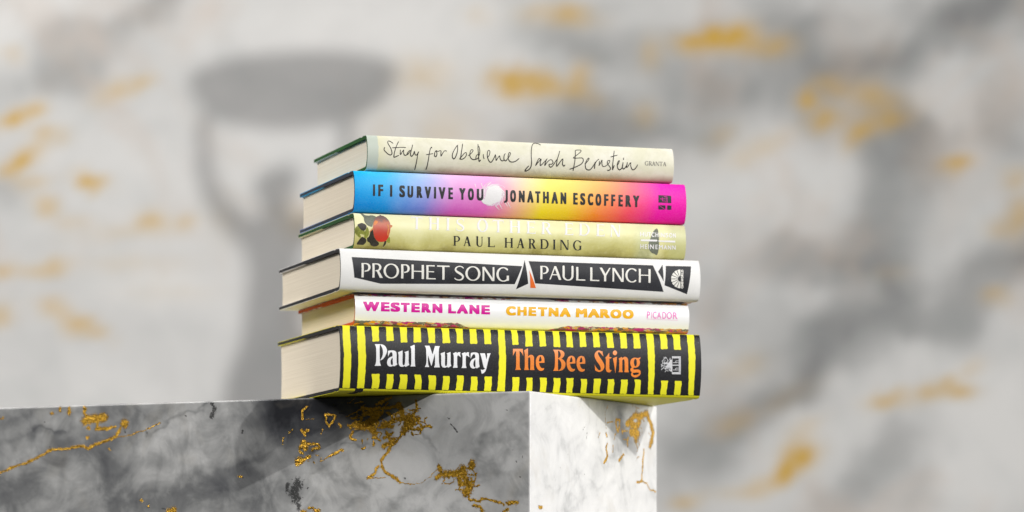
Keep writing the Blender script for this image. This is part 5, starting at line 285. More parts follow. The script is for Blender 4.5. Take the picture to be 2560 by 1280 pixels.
('f','d',6.38,0.45,'350.7 -26.2 334.4 -24.5'),
('f','d',9.56,0.45,'294 -69.8 262.1 -66.9 230.7 -60.7 207.4 -55.7'),
('f','d',9.56,0.45,'413.8 -60.7 392.1 -59.7'),
('f','d',1.02,0.8,'290.8 -18.8 278 -13.7 266.9 -9.6 258.2 -8.8 250.3 -7 242.4 -3.9 239.3 -1.3'),
('f','d',1.02,0.8,'377.1 -18.8 365.5 -17 357.3 -15.2'),
('f','d',2.55,0.4,'219.8 -46.2 196.6 -42.7 173.6 -45.1 150.8 -45.5'),
('f','d',2.55,0.4,'144.7 -57.4 120.7 -55.8'),
('f','d',2.55,0.4,'135.7 -73.1 120.7 -62.3 105.9 -54.7'),
('f','d',2.55,0.4,'83.7 -62.8 98.5 -70.4'),
('f','d',7.65,0.5,'227.6 -65.4 204.3 -63.7 184.3 -60'),
('f','d',7.65,0.5,'227.6 -55.4 212 -53'),
('f','d',0.89,0.6,'135.7 -34.7 129.7 -32.2 120.7 -31.1'),
('f','d',0.89,0.6,'80.8 -22.3 73.5 -28.3 67.6 -32.2 64 -37.4'),
('f','d',16.57,2.3,'178.1 -3.6 158.4 -2.8 132 -4.8 108.8 -3.5'),  # this and next: dark marble deepened to imitate the books' cast shadow
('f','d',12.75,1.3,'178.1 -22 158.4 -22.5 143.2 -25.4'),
('f','d',2.55,0.5,'4.3 -8.9 12.8 -16.3 21.4 -20.5 27.1 -26.7 30 -30.5'),
('f','d',2.55,0.5,'30 -30.5 18.5 -26.9 12.8 -25.1 2.8 -14.6'),
('f','d',2.55,0.5,'37.2 -39.3 30 -34.3 18.5 -32.6 8.5 -32.2'),
('f','d',2.55,0.5,'34.3 -45.7 22.8 -44.6 15.7 -39.7'),
('f','d',3.83,0.5,'34.3 -50.8 22.8 -53.5 12.8 -54.3 2.8 -52.6'),
('f','d',3.83,0.5,'41.5 -43 35 -39.3'),
('f','d',3.83,0.5,'8.5 -67.1 1.4 -64'),
('f','d',3.83,0.5,'8.5 -31 -0 -33.7'),
('f','d',3.83,0.5,'58.9 -69.6 50.2 -65.2'),
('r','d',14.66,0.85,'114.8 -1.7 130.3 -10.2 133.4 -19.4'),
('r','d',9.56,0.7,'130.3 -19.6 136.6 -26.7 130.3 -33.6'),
('r','d',3.83,0.4,'96.4 -2 96.4 -15.2 99.5 -26.9'),
('r','d',10.2,0.35,'154 -28.6 155.6 -34'),
('r','d',1.59,0.22,'2.8 -15.2 11.3 -12.2 28.4 -8.2'),
('r','d',1.59,0.22,'28.4 -63.2 42.9 -56.4 66.4 -50.4'),
('r','d',1.59,0.22,'66.4 -50.4 84.3 -55.1 108.6 -55.6'),
('r','d',1.59,0.22,'60.5 -61 69.4 -55.5 75.3 -50.1'),
('r','d',1.59,0.22,'114.8 -62.1 146 -57.2 152.4 -64.4'),
('r','d',1.59,0.22,'47.3 -73.7 84.3 -68.2'),
('r','d',1.59,0.22,'99.5 -74.4 114.8 -68.7'),
('f','l',8.29,0.5,'398.7 -30.7 383.7 -25.5'),
('f','l',8.29,0.5,'363.9 -10.3 357.3 -11.1'),
('f','l',8.29,0.5,'294 -27.4 270.1 -21.2 246.4 -16.4'),
('f','l',8.29,0.5,'286 -54.5 254.2 -41.6 234.6 -31.3'),
('f','l',8.29,0.5,'362.2 -51.9 342.5 -46.8'),
('f','l',8.29,0.5,'345.8 -8 344.2 -8'),
('f','l',8.29,0.5,'321.4 -13 318.1 -13.1'),
('f','l',24.23,0.5,'87.4 -40.8 83.7 -43.5'),
('f','l',12.75,0.4,'135.7 -43.8 113.3 -41'),
('f','l',12.75,0.4,'107.4 -12 98.5 -10.9'),
('f','l',12.75,0.4,'87.4 -8 85.9 -8.6'),
('f','l',12.75,0.4,'42.2 -53.2 42.2 -53.8'),
('f','p',3.83,1,'236.9 -2 234.6 -6.1 237.7 -10.7'),
('f','p',1.4,1,'288.8 -19.8 288.4 -20.5'),
('f','p',1.4,1,'306 -19.1 305.6 -19.4'),
('f','p',1.4,1,'213.6 -19.9 212.8 -21.9'),
('f','p',1.4,1,'372.1 -10.7 371.7 -11.1'),
('f','p',1.4,1,'366.8 -27.9 366.4 -28.6'),
('f','p',1.4,1,'276.4 -71.4 274 -71.4'),
('f','p',1.4,1,'258.2 -9.2 257.4 -9.8'),
('f','p',9.56,1,'170.5 -56.3 173.6 -61.5 172 -66.1'),
('f','p',3.83,1,'170.5 -69.4 170.1 -72.7'),
('f','p',3.83,1,'178.1 -56.2 178.9 -60.1'),
('f','p',1.4,1,'58.9 -15.8 58.1 -16.4'),
('f','p',1.4,1,'56.7 -19.7 54.5 -22.3 51.6 -24.9'),
('f','p',1.4,1,'90.3 -53.4 90 -53.7'),
('f','p',1.4,1,'163.3 -58.7 163.1 -58.9'),
('f','p',1.4,1,'144 -4.5 141.7 -5.6'),
('f','p',1.4,1,'138.7 -10.5 135.7 -10.3'),
('f','p',1.02,1,'12.1 -36.9 11.7 -37.2'),
('f','p',1.02,1,'9.9 -44.2 9.2 -44.9'),
('f','p',1.02,1,'6 -41.8 5.7 -42.4'),
('f','p',1.02,1,'16.7 -11.6 16.4 -11.7'),
('f','p',1.02,1,'7.7 -54.6 7.5 -54.8'),
('r','p',0.64,1,'81.3 -17.2 76.8 -22'),
('r','p',0.64,1,'82.8 -22.4 82.1 -27.6'),
('r','p',0.64,1,'54.6 -37.9 53.1 -40.5'),
('r','p',0.64,1,'78.3 -50 79.1 -50.7'),
]
WALL = [
('g',0.2485,0.6714,0.0249,0.0105,-5,1.1),
('g',0.2222,0.6652,0.0215,0.0086,0,0.7),
('g',0.2772,0.6762,0.0143,0.0105,0,0.6),
('g',0.0048,0.6174,0.0249,0.0124,5,1.15),
('g',0.043,0.6141,0.0191,0.0105,15,0.6),
('g',0.0812,0.626,0.0115,0.0143,20,0.45),
('g',0.086,0.6045,0.0191,0.0067,25,0.35),
('g',0.0717,0.6987,0.0249,0.0096,10,0.6),
('g',0.0263,0.7001,0.0191,0.0086,0,0.22),
('g',0.3106,0.6605,0.0215,0.0105,0,0.45),
('g',0.1649,0.6547,0.0105,0.0162,0,0.3),
('g',0.1577,0.5783,0.0105,0.0124,30,0.25),
('g',0.3513,0.5983,0.0105,0.0086,0,0.7),
('g',0.3823,0.6155,0.0162,0.0076,10,0.4),
('g',0.3751,0.5735,0.0153,0.0105,0,0.65),
('g',0.4349,0.5974,0.0335,0.0153,15,0.4),
('g',0.4397,0.5687,0.0239,0.0086,-10,0.5),
('g',0.411,0.552,0.0096,0.0134,30,0.5),
('g',0.5305,0.5219,0.0162,0.0057,-10,0.8),
('g',0.6022,0.5066,0.0115,0.0076,0,0.5),
('g',0.2485,0.5544,0.0191,0.0115,-20,0.2),
('g',0.2963,0.54,0.0382,0.0096,-25,0.22),
('g',0.6069,0.4588,0.0119,0.0215,0,0.4),
('g',0.583,0.4444,0.0143,0.0067,0,0.3),
('g',0.5783,0.3632,0.0143,0.0076,0,0.35),
('g',0.5281,0.2509,0.0201,0.0067,5,0.85),
('g',0.4827,0.2437,0.0287,0.0053,-4,0.55),
('g',0.4468,0.2389,0.0191,0.0067,-10,0.4),
('g',0.5496,0.2762,0.0143,0.0067,-20,0.25),
('g',0.3441,0.172,0.0162,0.0124,-30,0.95),
('g',0.3274,0.1505,0.0143,0.0076,-35,0.8),
('g',0.2963,0.1329,0.0134,0.0062,-20,0.7),
('g',0.2055,0.1157,0.0143,0.0057,0,0.4),
('g',0.2628,0.2103,0.0191,0.0096,-20,0.25),
('g',0.2748,0.2772,0.0215,0.0124,-20,0.2),
('g',0.2533,0.1266,0.0287,0.0048,-10,0.2),
('g',0.3489,0.2079,0.0191,0.0076,-20,0.22),
('g',0.325,0.2389,0.0335,0.0096,-25,0.12),
('g',0.454,0.3919,0.0191,0.0067,0,0.12),
('g',-0.5711,0.5854,0.0115,0.0062,-15,0.8),
('g',-0.5983,0.5735,0.0134,0.0057,-10,0.8),
('g',-0.583,0.5281,0.0162,0.0072,-25,0.75),
('g',-0.6022,0.5114,0.0115,0.0057,-15,0.5),
('g',-0.5582,0.4707,0.0115,0.0076,15,0.6),
('g',-0.5735,0.4994,0.0191,0.0067,0,0.35),
('g',-0.5018,0.4994,0.0143,0.0062,15,1),
('g',-0.4325,0.453,0.0134,0.0086,0,0.5),
('g',-0.3919,0.453,0.0096,0.0067,0,0.4),
('g',-0.4588,0.4397,0.0573,0.0067,-5,0.15),
('g',-0.6069,0.3976,0.0124,0.0048,0,0.5),
('g',-0.5783,0.3919,0.0287,0.0038,5,0.35),
('g',-0.5448,0.3976,0.0134,0.0062,-10,0.6),
('g',-0.5185,0.3274,0.0143,0.0062,15,0.8),
('g',-0.4922,0.3178,0.0143,0.0048,20,0.35),
('g',-0.5496,0.3489,0.0191,0.0067,25,0.45),
('g',-0.6117,0.3393,0.0115,0.0096,0,0.5),
('g',-0.4683,0.6093,0.0239,0.0076,-25,0.4),
('g',-0.4397,0.6189,0.0115,0.0067,-20,0.35),
('g',-0.5544,0.5544,0.0191,0.0076,0,0.4),
('g',-0.1051,0.626,0.0287,0.0191,0,0.25),
('g',-0.0812,0.5591,0.0287,0.0239,0,0.18),
('g',-0.043,0.6977,0.0143,0.0067,0,0.2),
('g',-0.595,0.6499,0.0086,0.0057,0,0.35),
('g',-0.5257,0.4516,0.0143,0.0057,0,0.3),
('g',-0.3441,0.454,0.0191,0.0287,0,0.06),
('g',-0.1577,0.5591,0.0191,0.0287,0,0.1),
('g',-0.2581,0.4564,0.0191,0.0191,0,0.2),
('g',-0.411,0.368,0.0478,0.0096,0,0.08),
('g',-0.454,0.4014,0.0573,0.0086,0,0.12),
('d',-0.454,0.6977,0.0669,0.0124,-22,0.5),
('d',-0.411,0.7121,0.0287,0.0143,-20,0.4),
('d',-0.5496,0.6284,0.0335,0.0143,10,0.5),
('d',-0.5161,0.6308,0.0573,0.0124,-20,0.35),
('d',-0.5639,0.6691,0.0287,0.0143,0,0.2),
('d',-0.5878,0.4875,0.0287,0.0124,0,0.25),
('d',-0.6117,0.5018,0.0239,0.0239,0,0.35),
('d',-0.4492,0.3154,0.0573,0.0191,0,0.22),
('d',-0.5639,0.2724,0.0287,0.0287,0,0.3),
('d',-0.5544,0.3632,0.0765,0.0124,10,0.15),
('d',-0.583,0.4205,0.0287,0.0096,0,0.1),
('d',-0.1816,0.6834,0.0573,0.0096,0,0.05),
('d',-0.2867,0.2389,0.0669,0.0382,0,0.12),
('d',-0.3823,0.4492,0.043,0.0239,0,0.06),
('d',0.0765,0.6595,0.043,0.0124,5,0.45),
('d',0.1099,0.6834,0.0382,0.0105,10,0.35),
('d',0.1051,0.6452,0.0239,0.0096,20,0.3),
('d',-0.0048,0.6643,0.0335,0.0096,0,0.25),
('d',0.0717,0.583,0.043,0.0096,10,0.5),
('d',0.043,0.5687,0.0287,0.0115,0,0.3),
('d',0.1338,0.5974,0.0478,0.0115,10,0.3),
('d',0.2628,0.6213,0.0956,0.0124,0,0.35),
('d',0.2007,0.6356,0.0382,0.0143,20,0.3),
('d',0.2724,0.5974,0.0573,0.0124,5,0.3),
('d',0.4062,0.6452,0.0526,0.0162,8,0.6),
('d',0.3441,0.6977,0.0287,0.0239,-20,0.45),
('d',0.4779,0.6595,0.0573,0.0162,-25,0.5),
('d',0.5591,0.6882,0.0526,0.0239,-35,0.6),
('d',0.6069,0.7121,0.0382,0.0191,0,0.5),
('d',0.3919,0.7025,0.0765,0.0096,0,0.3),
('d',0.1338,0.5544,0.0573,0.0115,5,0.45),
('d',0.0812,0.5544,0.0669,0.0096,0,0.35),
('d',0.2007,0.5496,0.0573,0.0143,0,0.35),
('d',0.0096,0.5591,0.0287,0.0096,0,0.3),
('d',0.4588,0.5448,0.043,0.0124,25,0.5),
('d',0.5974,0.5735,0.0239,0.0191,0,0.4),
('d',0.4301,0.4779,0.0191,0.043,-5,0.45),
('d',0.454,0.5114,0.0287,0.0287,0,0.45),
('d',0.4875,0.5257,0.0239,0.0096,0,0.25),
('d',0.4205,0.4349,0.0287,0.0239,0,0.35),
('d',0.2389,0.5161,0.0287,0.0239,0,0.2),
('d',0.2963,0.4301,0.0335,0.0124,0,0.4),
('d',0.368,0.411,0.043,0.0172,15,0.55),
('d',0.3967,0.4038,0.0335,0.0096,0,0.3),
('d',0.2581,0.4564,0.0096,0.0076,0,0.3),
('d',0.4588,0.3823,0.0239,0.0287,30,0.45),
('d',0.4683,0.3632,0.0191,0.0239,0,0.35),
('d',0.3489,0.325,0.0239,0.0115,0,0.45),
('d',0.411,0.3106,0.0573,0.022,-25,0.55),
('d',0.3823,0.3393,0.0287,0.0191,0,0.3),
('d',0.5114,0.3202,0.0526,0.0115,-45,0.35),
('d',0.5735,0.3871,0.0526,0.0172,-50,0.5),
('d',0.6022,0.411,0.0191,0.0287,0,0.5),
('d',0.3393,0.2581,0.0669,0.0153,-28,0.5),
('d',0.2963,0.2294,0.0573,0.0124,-28,0.35),
('d',0.2485,0.172,0.0573,0.0172,-25,0.45),
('d',0.2103,0.2007,0.0335,0.0143,0,0.3),
('d',0.4468,0.1864,0.0526,0.0105,-50,0.5),
('d',0.4301,0.1529,0.043,0.0172,-50,0.45),
('d',0.4827,0.1195,0.0287,0.0115,0,0.3),
('d',0.2198,0.3823,0.0191,0.0287,0,0.2),
('d',0.2628,0.3393,0.0573,0.0287,0,0.25),
('d',0.2389,0.2867,0.0287,0.0287,0,0.2),
('d',0.2007,0.2581,0.0287,0.0382,0,0.15),
('d',0.5591,0.6691,0.0143,0.0143,0,0.2),
('d',0.2103,0.6691,0.2389,0.0239,3,0.1),
('d',0.2963,0.583,0.2389,0.0287,3,0.14),
('d',0.4875,0.4301,0.1243,0.0956,0,0.1),
('d',0.1051,0.7073,0.0956,0.0096,0,0.1),
('l',0.3369,0.5018,0.0526,0.0287,5,0.6),
('l',0.2963,0.5257,0.0287,0.0143,0,0.4),
('l',0.411,0.693,0.0287,0.0124,0,0.3),
('l',0.5257,0.6117,0.0335,0.0287,-40,0.5),
('l',0.5066,0.5926,0.0287,0.0287,0,0.3),
('l',0.3345,0.4564,0.0478,0.0124,0,0.45),
('l',0.5591,0.4922,0.0287,0.0287,0,0.35),
('l',0.5352,0.4492,0.0287,0.0191,0,0.2),
('l',0.2103,0.4492,0.0287,0.0382,0,0.35),
('l',0.2389,0.4875,0.0287,0.0143,0,0.3),
('l',0.1338,0.626,0.0287,0.0096,0,0.3),
('l',0.1912,0.693,0.0478,0.0067,0,0.3),
('l',-0.0143,0.7025,0.0382,0.0096,0,0.3),
('l',0.5735,0.2628,0.043,0.0335,-30,0.5),
('l',0.583,0.1912,0.0669,0.043,-40,0.55),
('l',0.5544,0.1434,0.0717,0.0287,-30,0.5),
('l',0.4062,0.2103,0.0765,0.0172,-22,0.55),
('l',0.5114,0.2772,0.0382,0.0143,0,0.3),
('l',0.3728,0.1434,0.0573,0.0162,-20,0.4),
('l',0.2246,0.3011,0.0287,0.0191,0,0.2),
('l',0.5066,0.3823,0.0239,0.0191,0,0.25),
('l',0.3823,0.3728,0.043,0.0115,10,0.3),
('l',-0.5878,0.7025,0.043,0.0143,-25,0.5),
('l',-0.5448,0.7121,0.0382,0.0096,0,0.4),
('l',-0.325,0.6882,0.086,0.0191,-10,0.3),
('l',-0.1338,0.6882,0.0956,0.0287,0,0.4),
('l',-0.4301,0.5018,0.0765,0.0287,0,0.3),
('l',-0.2772,0.5496,0.0765,0.0287,0,0.3),
('l',-0.4683,0.3536,0.0765,0.0143,0,0.3),
('l',-0.4922,0.2485,0.0765,0.0287,0,0.3),
('l',-0.3823,0.3823,0.0573,0.0239,0,0.3),
('l',-0.086,0.5974,0.0765,0.0478,0,0.35),
('l',-0.1338,0.6547,0.0573,0.0335,0,0.4),
]

# ------------------------------------------------------------------ helpers
def srgb(r, g, b):
    f = lambda c: c/12.92 if c <= 0.04045 else ((c+0.055)/1.055)**2.4
    return (f(r/255), f(g/255), f(b/255), 1)

def mesh_obj(name, verts, faces, mats, parent=None, smooth=False, mat_idx=None):
    me = bpy.data.meshes.new(name); me.from_pydata(verts, [], faces)
    for m in (mats if isinstance(mats, (list, tuple)) else [mats]): me.materials.append(m)
    if mat_idx is not None: me.polygons.foreach_set('material_index', mat_idx)
    if smooth: me.polygons.foreach_set('use_smooth', [True]*len(me.polygons))
    me.update()
    o = bpy.data.objects.new(name, me); COL.objects.link(o)
    if parent is not None: o.parent = parent
    return o

def empty(name, loc, rz=0):
    o = bpy.data.objects.new(name, None); o.location = loc; o.rotation_euler = (0, 0, rz)
    o.empty_display_size = 0.05
    COL.objects.link(o); return o

def tag(o, label=None, cat=None, group=None, kind=None):
    if label: o['label'] = label
    if cat: o['category'] = cat
    if group: o['group'] = group
    if kind: o['kind'] = kind
    return o

class NT:
    """tiny node-tree writer"""
    def __init__(s, name, rough=0.6, spec=0.35):
        s.m = bpy.data.materials.new(name); s.m.use_nodes = True
        s.t = s.m.node_tree; s.b = s.t.nodes['Principled BSDF']
        s.b.inputs['Roughness'].default_value = rough
        s.b.inputs['Specular IOR Level'].default_value = spec
    def n(s, typ, **kw):
        nd = s.t.nodes.new(typ)
        for k, v in kw.items():
            if k.startswith('i_'):
                key = k[2:]; key = int(key) if key.isdigit() else key.replace('_', ' ')
                if isinstance(v, bpy.types.NodeSocket): s.t.links.new(v, nd.inputs[key])
                else: nd.inputs[key].default_value = v
            else: setattr(nd, k, v)
        return nd
    def link(s, a, b): s.t.links.new(a, b)
    def math(s, op, a, b=0.0, c=None, clamp=False):
        nd = s.t.nodes.new('ShaderNodeMath'); nd.operation = op; nd.use_clamp = clamp
        for i, v in enumerate((a, b, c)):
            if v is None: continue
            if isinstance(v, bpy.types.NodeSocket): s.link(v, nd.inputs[i])
            else: nd.inputs[i].default_value = v
        return nd.outputs[0]
    def mix(s, f, a, b):
        nd = s.t.nodes.new('ShaderNodeMix'); nd.data_type = 'RGBA'
        for i, v in ((0, f), (6, a), (7, b)):
            if isinstance(v, bpy.types.NodeSocket): s.link(v, nd.inputs[i])
            else: nd.inputs[i].default_value = v
        return nd.outputs[2]
    def coord(s, which='Object'): return s.n('ShaderNodeTexCoord').outputs[which]
    def noise(s, vec, scale, detail=3, rough=0.5, dist=0.0):
        return s.n('ShaderNodeTexNoise', i_Vector=vec, i_Scale=scale, i_Detail=detail, i_Roughness=rough, i_Distortion=dist).outputs['Fac']
    def maprange(s, v, a, b, c=0.0, d=1.0, smooth=False):
        nd = s.t.nodes.new('ShaderNodeMapRange'); nd.clamp = True
        if smooth: nd.interpolation_type = 'SMOOTHSTEP'
        s.link(v, nd.inputs[0])
        for i, x in enumerate((a, b, c, d)): nd.inputs[i+1].default_value = x
        return nd.outputs[0]
    def ramp(s, v, stops):
        nd = s.t.nodes.new('ShaderNodeValToRGB'); s.link(v, nd.inputs[0])
        el = nd.color_ramp.elements
        while len(el) < len(stops): el.new(0.5)
        for e, (p, c) in zip(el, stops): e.position = p; e.color = c
        return nd.outputs[0]
    def base(s, c):
        if isinstance(c, bpy.types.NodeSocket): s.link(c, s.b.inputs['Base Color'])
        else: s.b.inputs['Base Color'].default_value = c
    def bump(s, h, strength=0.3, dist=0.001):
        nd = s.n('ShaderNodeBump', i_Height=h); nd.inputs['Strength'].default_value = strength
        nd.inputs['Distance'].default_value = dist
        s.link(nd.outputs[0], s.b.inputs['Normal'])

def paper(name, col, var=0.06, rough=0.6, speck=None, spec=0.2):
    """printed or coated paper with faint mottling and fibre relief"""
    t = NT(name, rough, spec); c = t.coord()
    n1 = t.noise(c, 60, 4, 0.6); n2 = t.noise(c, 1400, 2, 0.6)
    dark = tuple(x*(1-2.2*var) for x in col[:3])+(1,)
    light = tuple(min(1, x*(1+var)+0.002) for x in col[:3])+(1,)
    f = t.math('ADD', t.math('MULTIPLY', n1, 0.6), t.math('MULTIPLY', n2, 0.4))
    cc = t.mix(t.maprange(f, 0.35, 0.65), dark, light)
    if speck:
        sp = t.maprange(t.noise(c, 2300, 2, 0.5), speck[1], speck[1]+0.06)
        big = t.maprange(t.noise(c, 90, 3, 0.6), 0.45, 0.62)
        cc = t.mix(t.math('MULTIPLY', sp, t.math('MULTIPLY', big, speck[2])), cc, speck[0])
    t.base(cc); t.bump(t.math('ADD', t.math('MULTIPLY', n2, 0.5), n1), 0.12, 0.0003)
    return t.m

# ------------------------------------------------------------------ marble
def seg_dist(P, a, b):
    d = b-a; L2 = float(d@d)+1e-12
    t = np.clip(((P-a)@d)/L2, 0, 1)
    return np.hypot(P[:, 0]-a[0]-t*d[0], P[:, 1]-a[1]-t*d[1])

def warp(P, amp, wl, seed):
    """irregular displacement so that no vein runs straight"""
    rng = np.random.RandomState(seed); D = np.zeros_like(P); tot = 0
    for o in range(5):
        k = 2*math.pi/(wl/1.75**o); a = 0.62**o; tot += a
        for c in (0, 1):
            for _ in range(3):
                th = rng.uniform(0, 2*math.pi)
                D[:, c] += a/1.7*np.sin(k*rng.uniform(.7, 1.3)*(P[:, 0]*math.cos(th)+P[:, 1]*math.sin(th))+rng.uniform(0, 6.28))
    return P+D*amp/tot

def paint(P, faces, strokes, which):
    """gold, shade and pit fields over the block's vertices; P is (n,2) in mm on each face"""
    n = len(P); out = {k: np.zeros(n) for k in 'gdlp'}
    sq = np.array([1.0, 1.0]); Pd = warp(P, 6.0, 38, 3); Pg = warp(P, 0.7, 7, 5)
    for fc, kind, wd, amp, s in strokes:
        if fc != which: continue
        v = np.array([float(x) for x in s.split()]).reshape(-1, 2)
        soft = {'g': 0.9, 'd': 0.9, 'l': 0.8, 'p': 0.55}[kind]
        r = wd*soft*((0.68 if wd < 1.0 else 1.0 if wd < 1.9 else 1.2) if kind == 'g' else 1.35 if kind in 'dl' else 1)
        PP = Pg if kind in 'gp' else Pd; amp = amp*((0.36 if which == 'f' and wd < 16 else 0.55) if kind == 'd' else 1)
        lo, hi = v.min(0)-3.2*r, v.max(0)+3.2*r
        sel = np.nonzero((PP[:, 0] > lo[0]) & (PP[:, 0] < hi[0]) & (PP[:, 1] > lo[1]) & (PP[:, 1] < hi[1]) & faces)[0]
        if not len(sel): continue
        Q = PP[sel]; d = np.full(len(sel), 1e9)
        for a, b in zip(v, v[1:]): d = np.minimum(d, seg_dist(Q, a, b))
        f = amp*np.exp(-(d/r)**2*1.1)
        cur = out[kind][sel]
        out[kind][sel] = np.maximum(cur, f) if kind in 'gp' else cur+f*np.clip(1-0.4*cur, 0.15, 1)
    return out

def add_attr(me, name, arr):
    a = me.attributes.new(name, 'FLOAT', 'POINT'); a.data.foreach_set('value', np.asarray(arr, dtype=np.float32))

def marble_mat(name, scale=1.0, wall=False):
    t = NT(name, 0.32 if not wall else 0.55, 0.45)
    at = lambda k: t.n('ShaderNodeAttribute', attribute_name=k).outputs['Fac']
    c = t.coord()
    S = scale
    n_big = t.noise(c, 6*S, 5, 0.55, 0.6)
    n_mid = t.noise(c, 34*S, 6, 0.62, 1.2)
    n_fine = t.noise(c, 420*S, 5, 0.65)
    vein = t.math('ABSOLUTE', t.math('SUBTRACT', t.noise(c, 16*S, 5, 0.55, 1.4), 0.5))
    vein = t.maprange(vein, 0.0, 0.055, 1.0, 0.0, True)
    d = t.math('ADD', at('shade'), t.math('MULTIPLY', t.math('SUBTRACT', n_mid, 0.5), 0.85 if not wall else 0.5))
    d = t.math('ADD', d, t.math('MULTIPLY', vein, 0.07 if not wall else 0.02))
    d = t.math('ADD', d, t.math('MULTIPLY', t.math('SUBTRACT', n_big, 0.5), 0.3 if not wall else 0.2))
    d = t.math('SUBTRACT', d, t.math('MULTIPLY', at('pale'), 0.42 if not wall else 0.46))
    if not wall:
        cell = t.n('ShaderNodeTexVoronoi', i_Vector=t.n('ShaderNodeMapping', i_Vector=c, i_Scale=(1, 1, 1.6)).outputs[0], i_Scale=42.0, feature='SMOOTH_F1')
        cn = t.math('ADD', cell.outputs['Distance'], t.math('MULTIPLY', t.math('SUBTRACT', n_mid, 0.5), 1.0))
        d = t.math('ADD', d, t.math('MULTIPLY', t.maprange(cn, 0.25, 0.6, -0.5, 0.5), 0.16))
        d = t.math('ADD', d, t.math('MULTIPLY', t.math('SUBTRACT', t.noise(c, 150, 5, 0.7, 1.0), 0.5), 0.22))
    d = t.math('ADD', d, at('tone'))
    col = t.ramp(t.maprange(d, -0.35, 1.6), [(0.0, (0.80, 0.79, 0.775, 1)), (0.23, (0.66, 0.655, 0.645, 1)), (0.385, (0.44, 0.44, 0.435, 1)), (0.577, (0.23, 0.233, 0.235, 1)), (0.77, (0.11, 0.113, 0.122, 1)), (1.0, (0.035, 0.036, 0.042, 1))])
    if wall:
        mot = t.noise(c, 9, 4, 0.6, 1.0)
        col = t.mix(t.math('MULTIPLY', t.maprange(mot, 0.45, 0.75), 0.22), col, (0.36, 0.40, 0.40, 1))
        warm = t.maprange(t.noise(c, 5, 4, 0.6, 0.8), 0.52, 0.7)
        col = t.mix(t.math('MULTIPLY', warm, 0.35), col, (0.62, 0.47, 0.36, 1))
    else:
        warm = t.maprange(t.noise(c, 22, 4, 0.6, 0.8), 0.56, 0.72)
        col = t.mix(t.math('MULTIPLY', warm, 0.28), col, (0.45, 0.41, 0.34, 1))
    # gold inlay: crisp threshold broken up by noise
    if wall:
        g = t.math('MULTIPLY', at('gold'), t.maprange(t.noise(c, 45, 3, 0.6, 0.5), 0.3, 0.6, 0.65, 1.1), clamp=True)
        col = t.mix(g, col, (0.66, 0.39, 0.035, 1))
        rough = t.maprange(g, 0, 1, 0.6, 0.5); t.link(rough, t.b.inputs['Roughness'])
        t.base(col)
        return t.m
    gn = t.math('ADD', t.math('MULTIPLY', t.math('SUBTRACT', t.noise(c, 700, 4, 0.74, 2.0), 0.5), 2.1), t.math('MULTIPLY', t.math('SUBTRACT', t.noise(c, 900, 3, 0.6), 0.5), 0.8))
    gf = t.math('ADD', at('gold'), gn)
    has = t.maprange(at('gold'), 0.16, 0.3)
    g = t.math('MULTIPLY', t.maprange(gf, 0.50, 0.58), has)
    rim = t.math('MULTIPLY', t.maprange(gf, 0.36, 0.52), has)
    col = t.mix(t.math('MULTIPLY', rim, 0.55), col, (0.20, 0.13, 0.06, 1))
    gcol = t.mix(t.maprange(t.noise(c, 700, 3, 0.7), 0.35, 0.65), (0.36, 0.175, 0.012, 1), (0.86, 0.50, 0.05, 1))
    col = t.mix(g, col, gcol)
    pitn = t.noise(c, 800, 4, 0.75, 0.6)
    pf = t.math('ADD', at('pit'), t.math('MULTIPLY', t.math('SUBTRACT', pitn, 0.5), 2.6))
    pit = t.math('MULTIPLY', t.maprange(pf, 0.62, 0.78), t.maprange(at('pit'), 0.1, 0.25))
    micro = t.maprange(t.noise(c, 300, 6, 0.8, 0.3), 0.675, 0.71)
    pit = t.math('MAXIMUM', pit, t.math('MULTIPLY', micro, 0.55))
    col = t.mix(t.math('MULTIPLY', pit, 0.85), col, (0.03, 0.03, 0.03, 1))
    t.base(col)
    t.link(t.maprange(g, 0, 1, 0.30, 0.34), t.b.inputs['Roughness'])
    t.link(t.math('MULTIPLY', g, 0.75), t.b.inputs['Metallic'])
    h = t.math('ADD', t.math('MULTIPLY', n_fine, 0.10), t.math('MULTIPLY', g, t.math('ADD', 0.25, t.math('MULTIPLY', t.noise(c, 650, 3, 0.7), 2.0))))
    h = t.math('SUBTRACT', h, t.math('MULTIPLY', pit, 1.4))
    t.bump(h, 0.75, 0.0009)
    return t.m

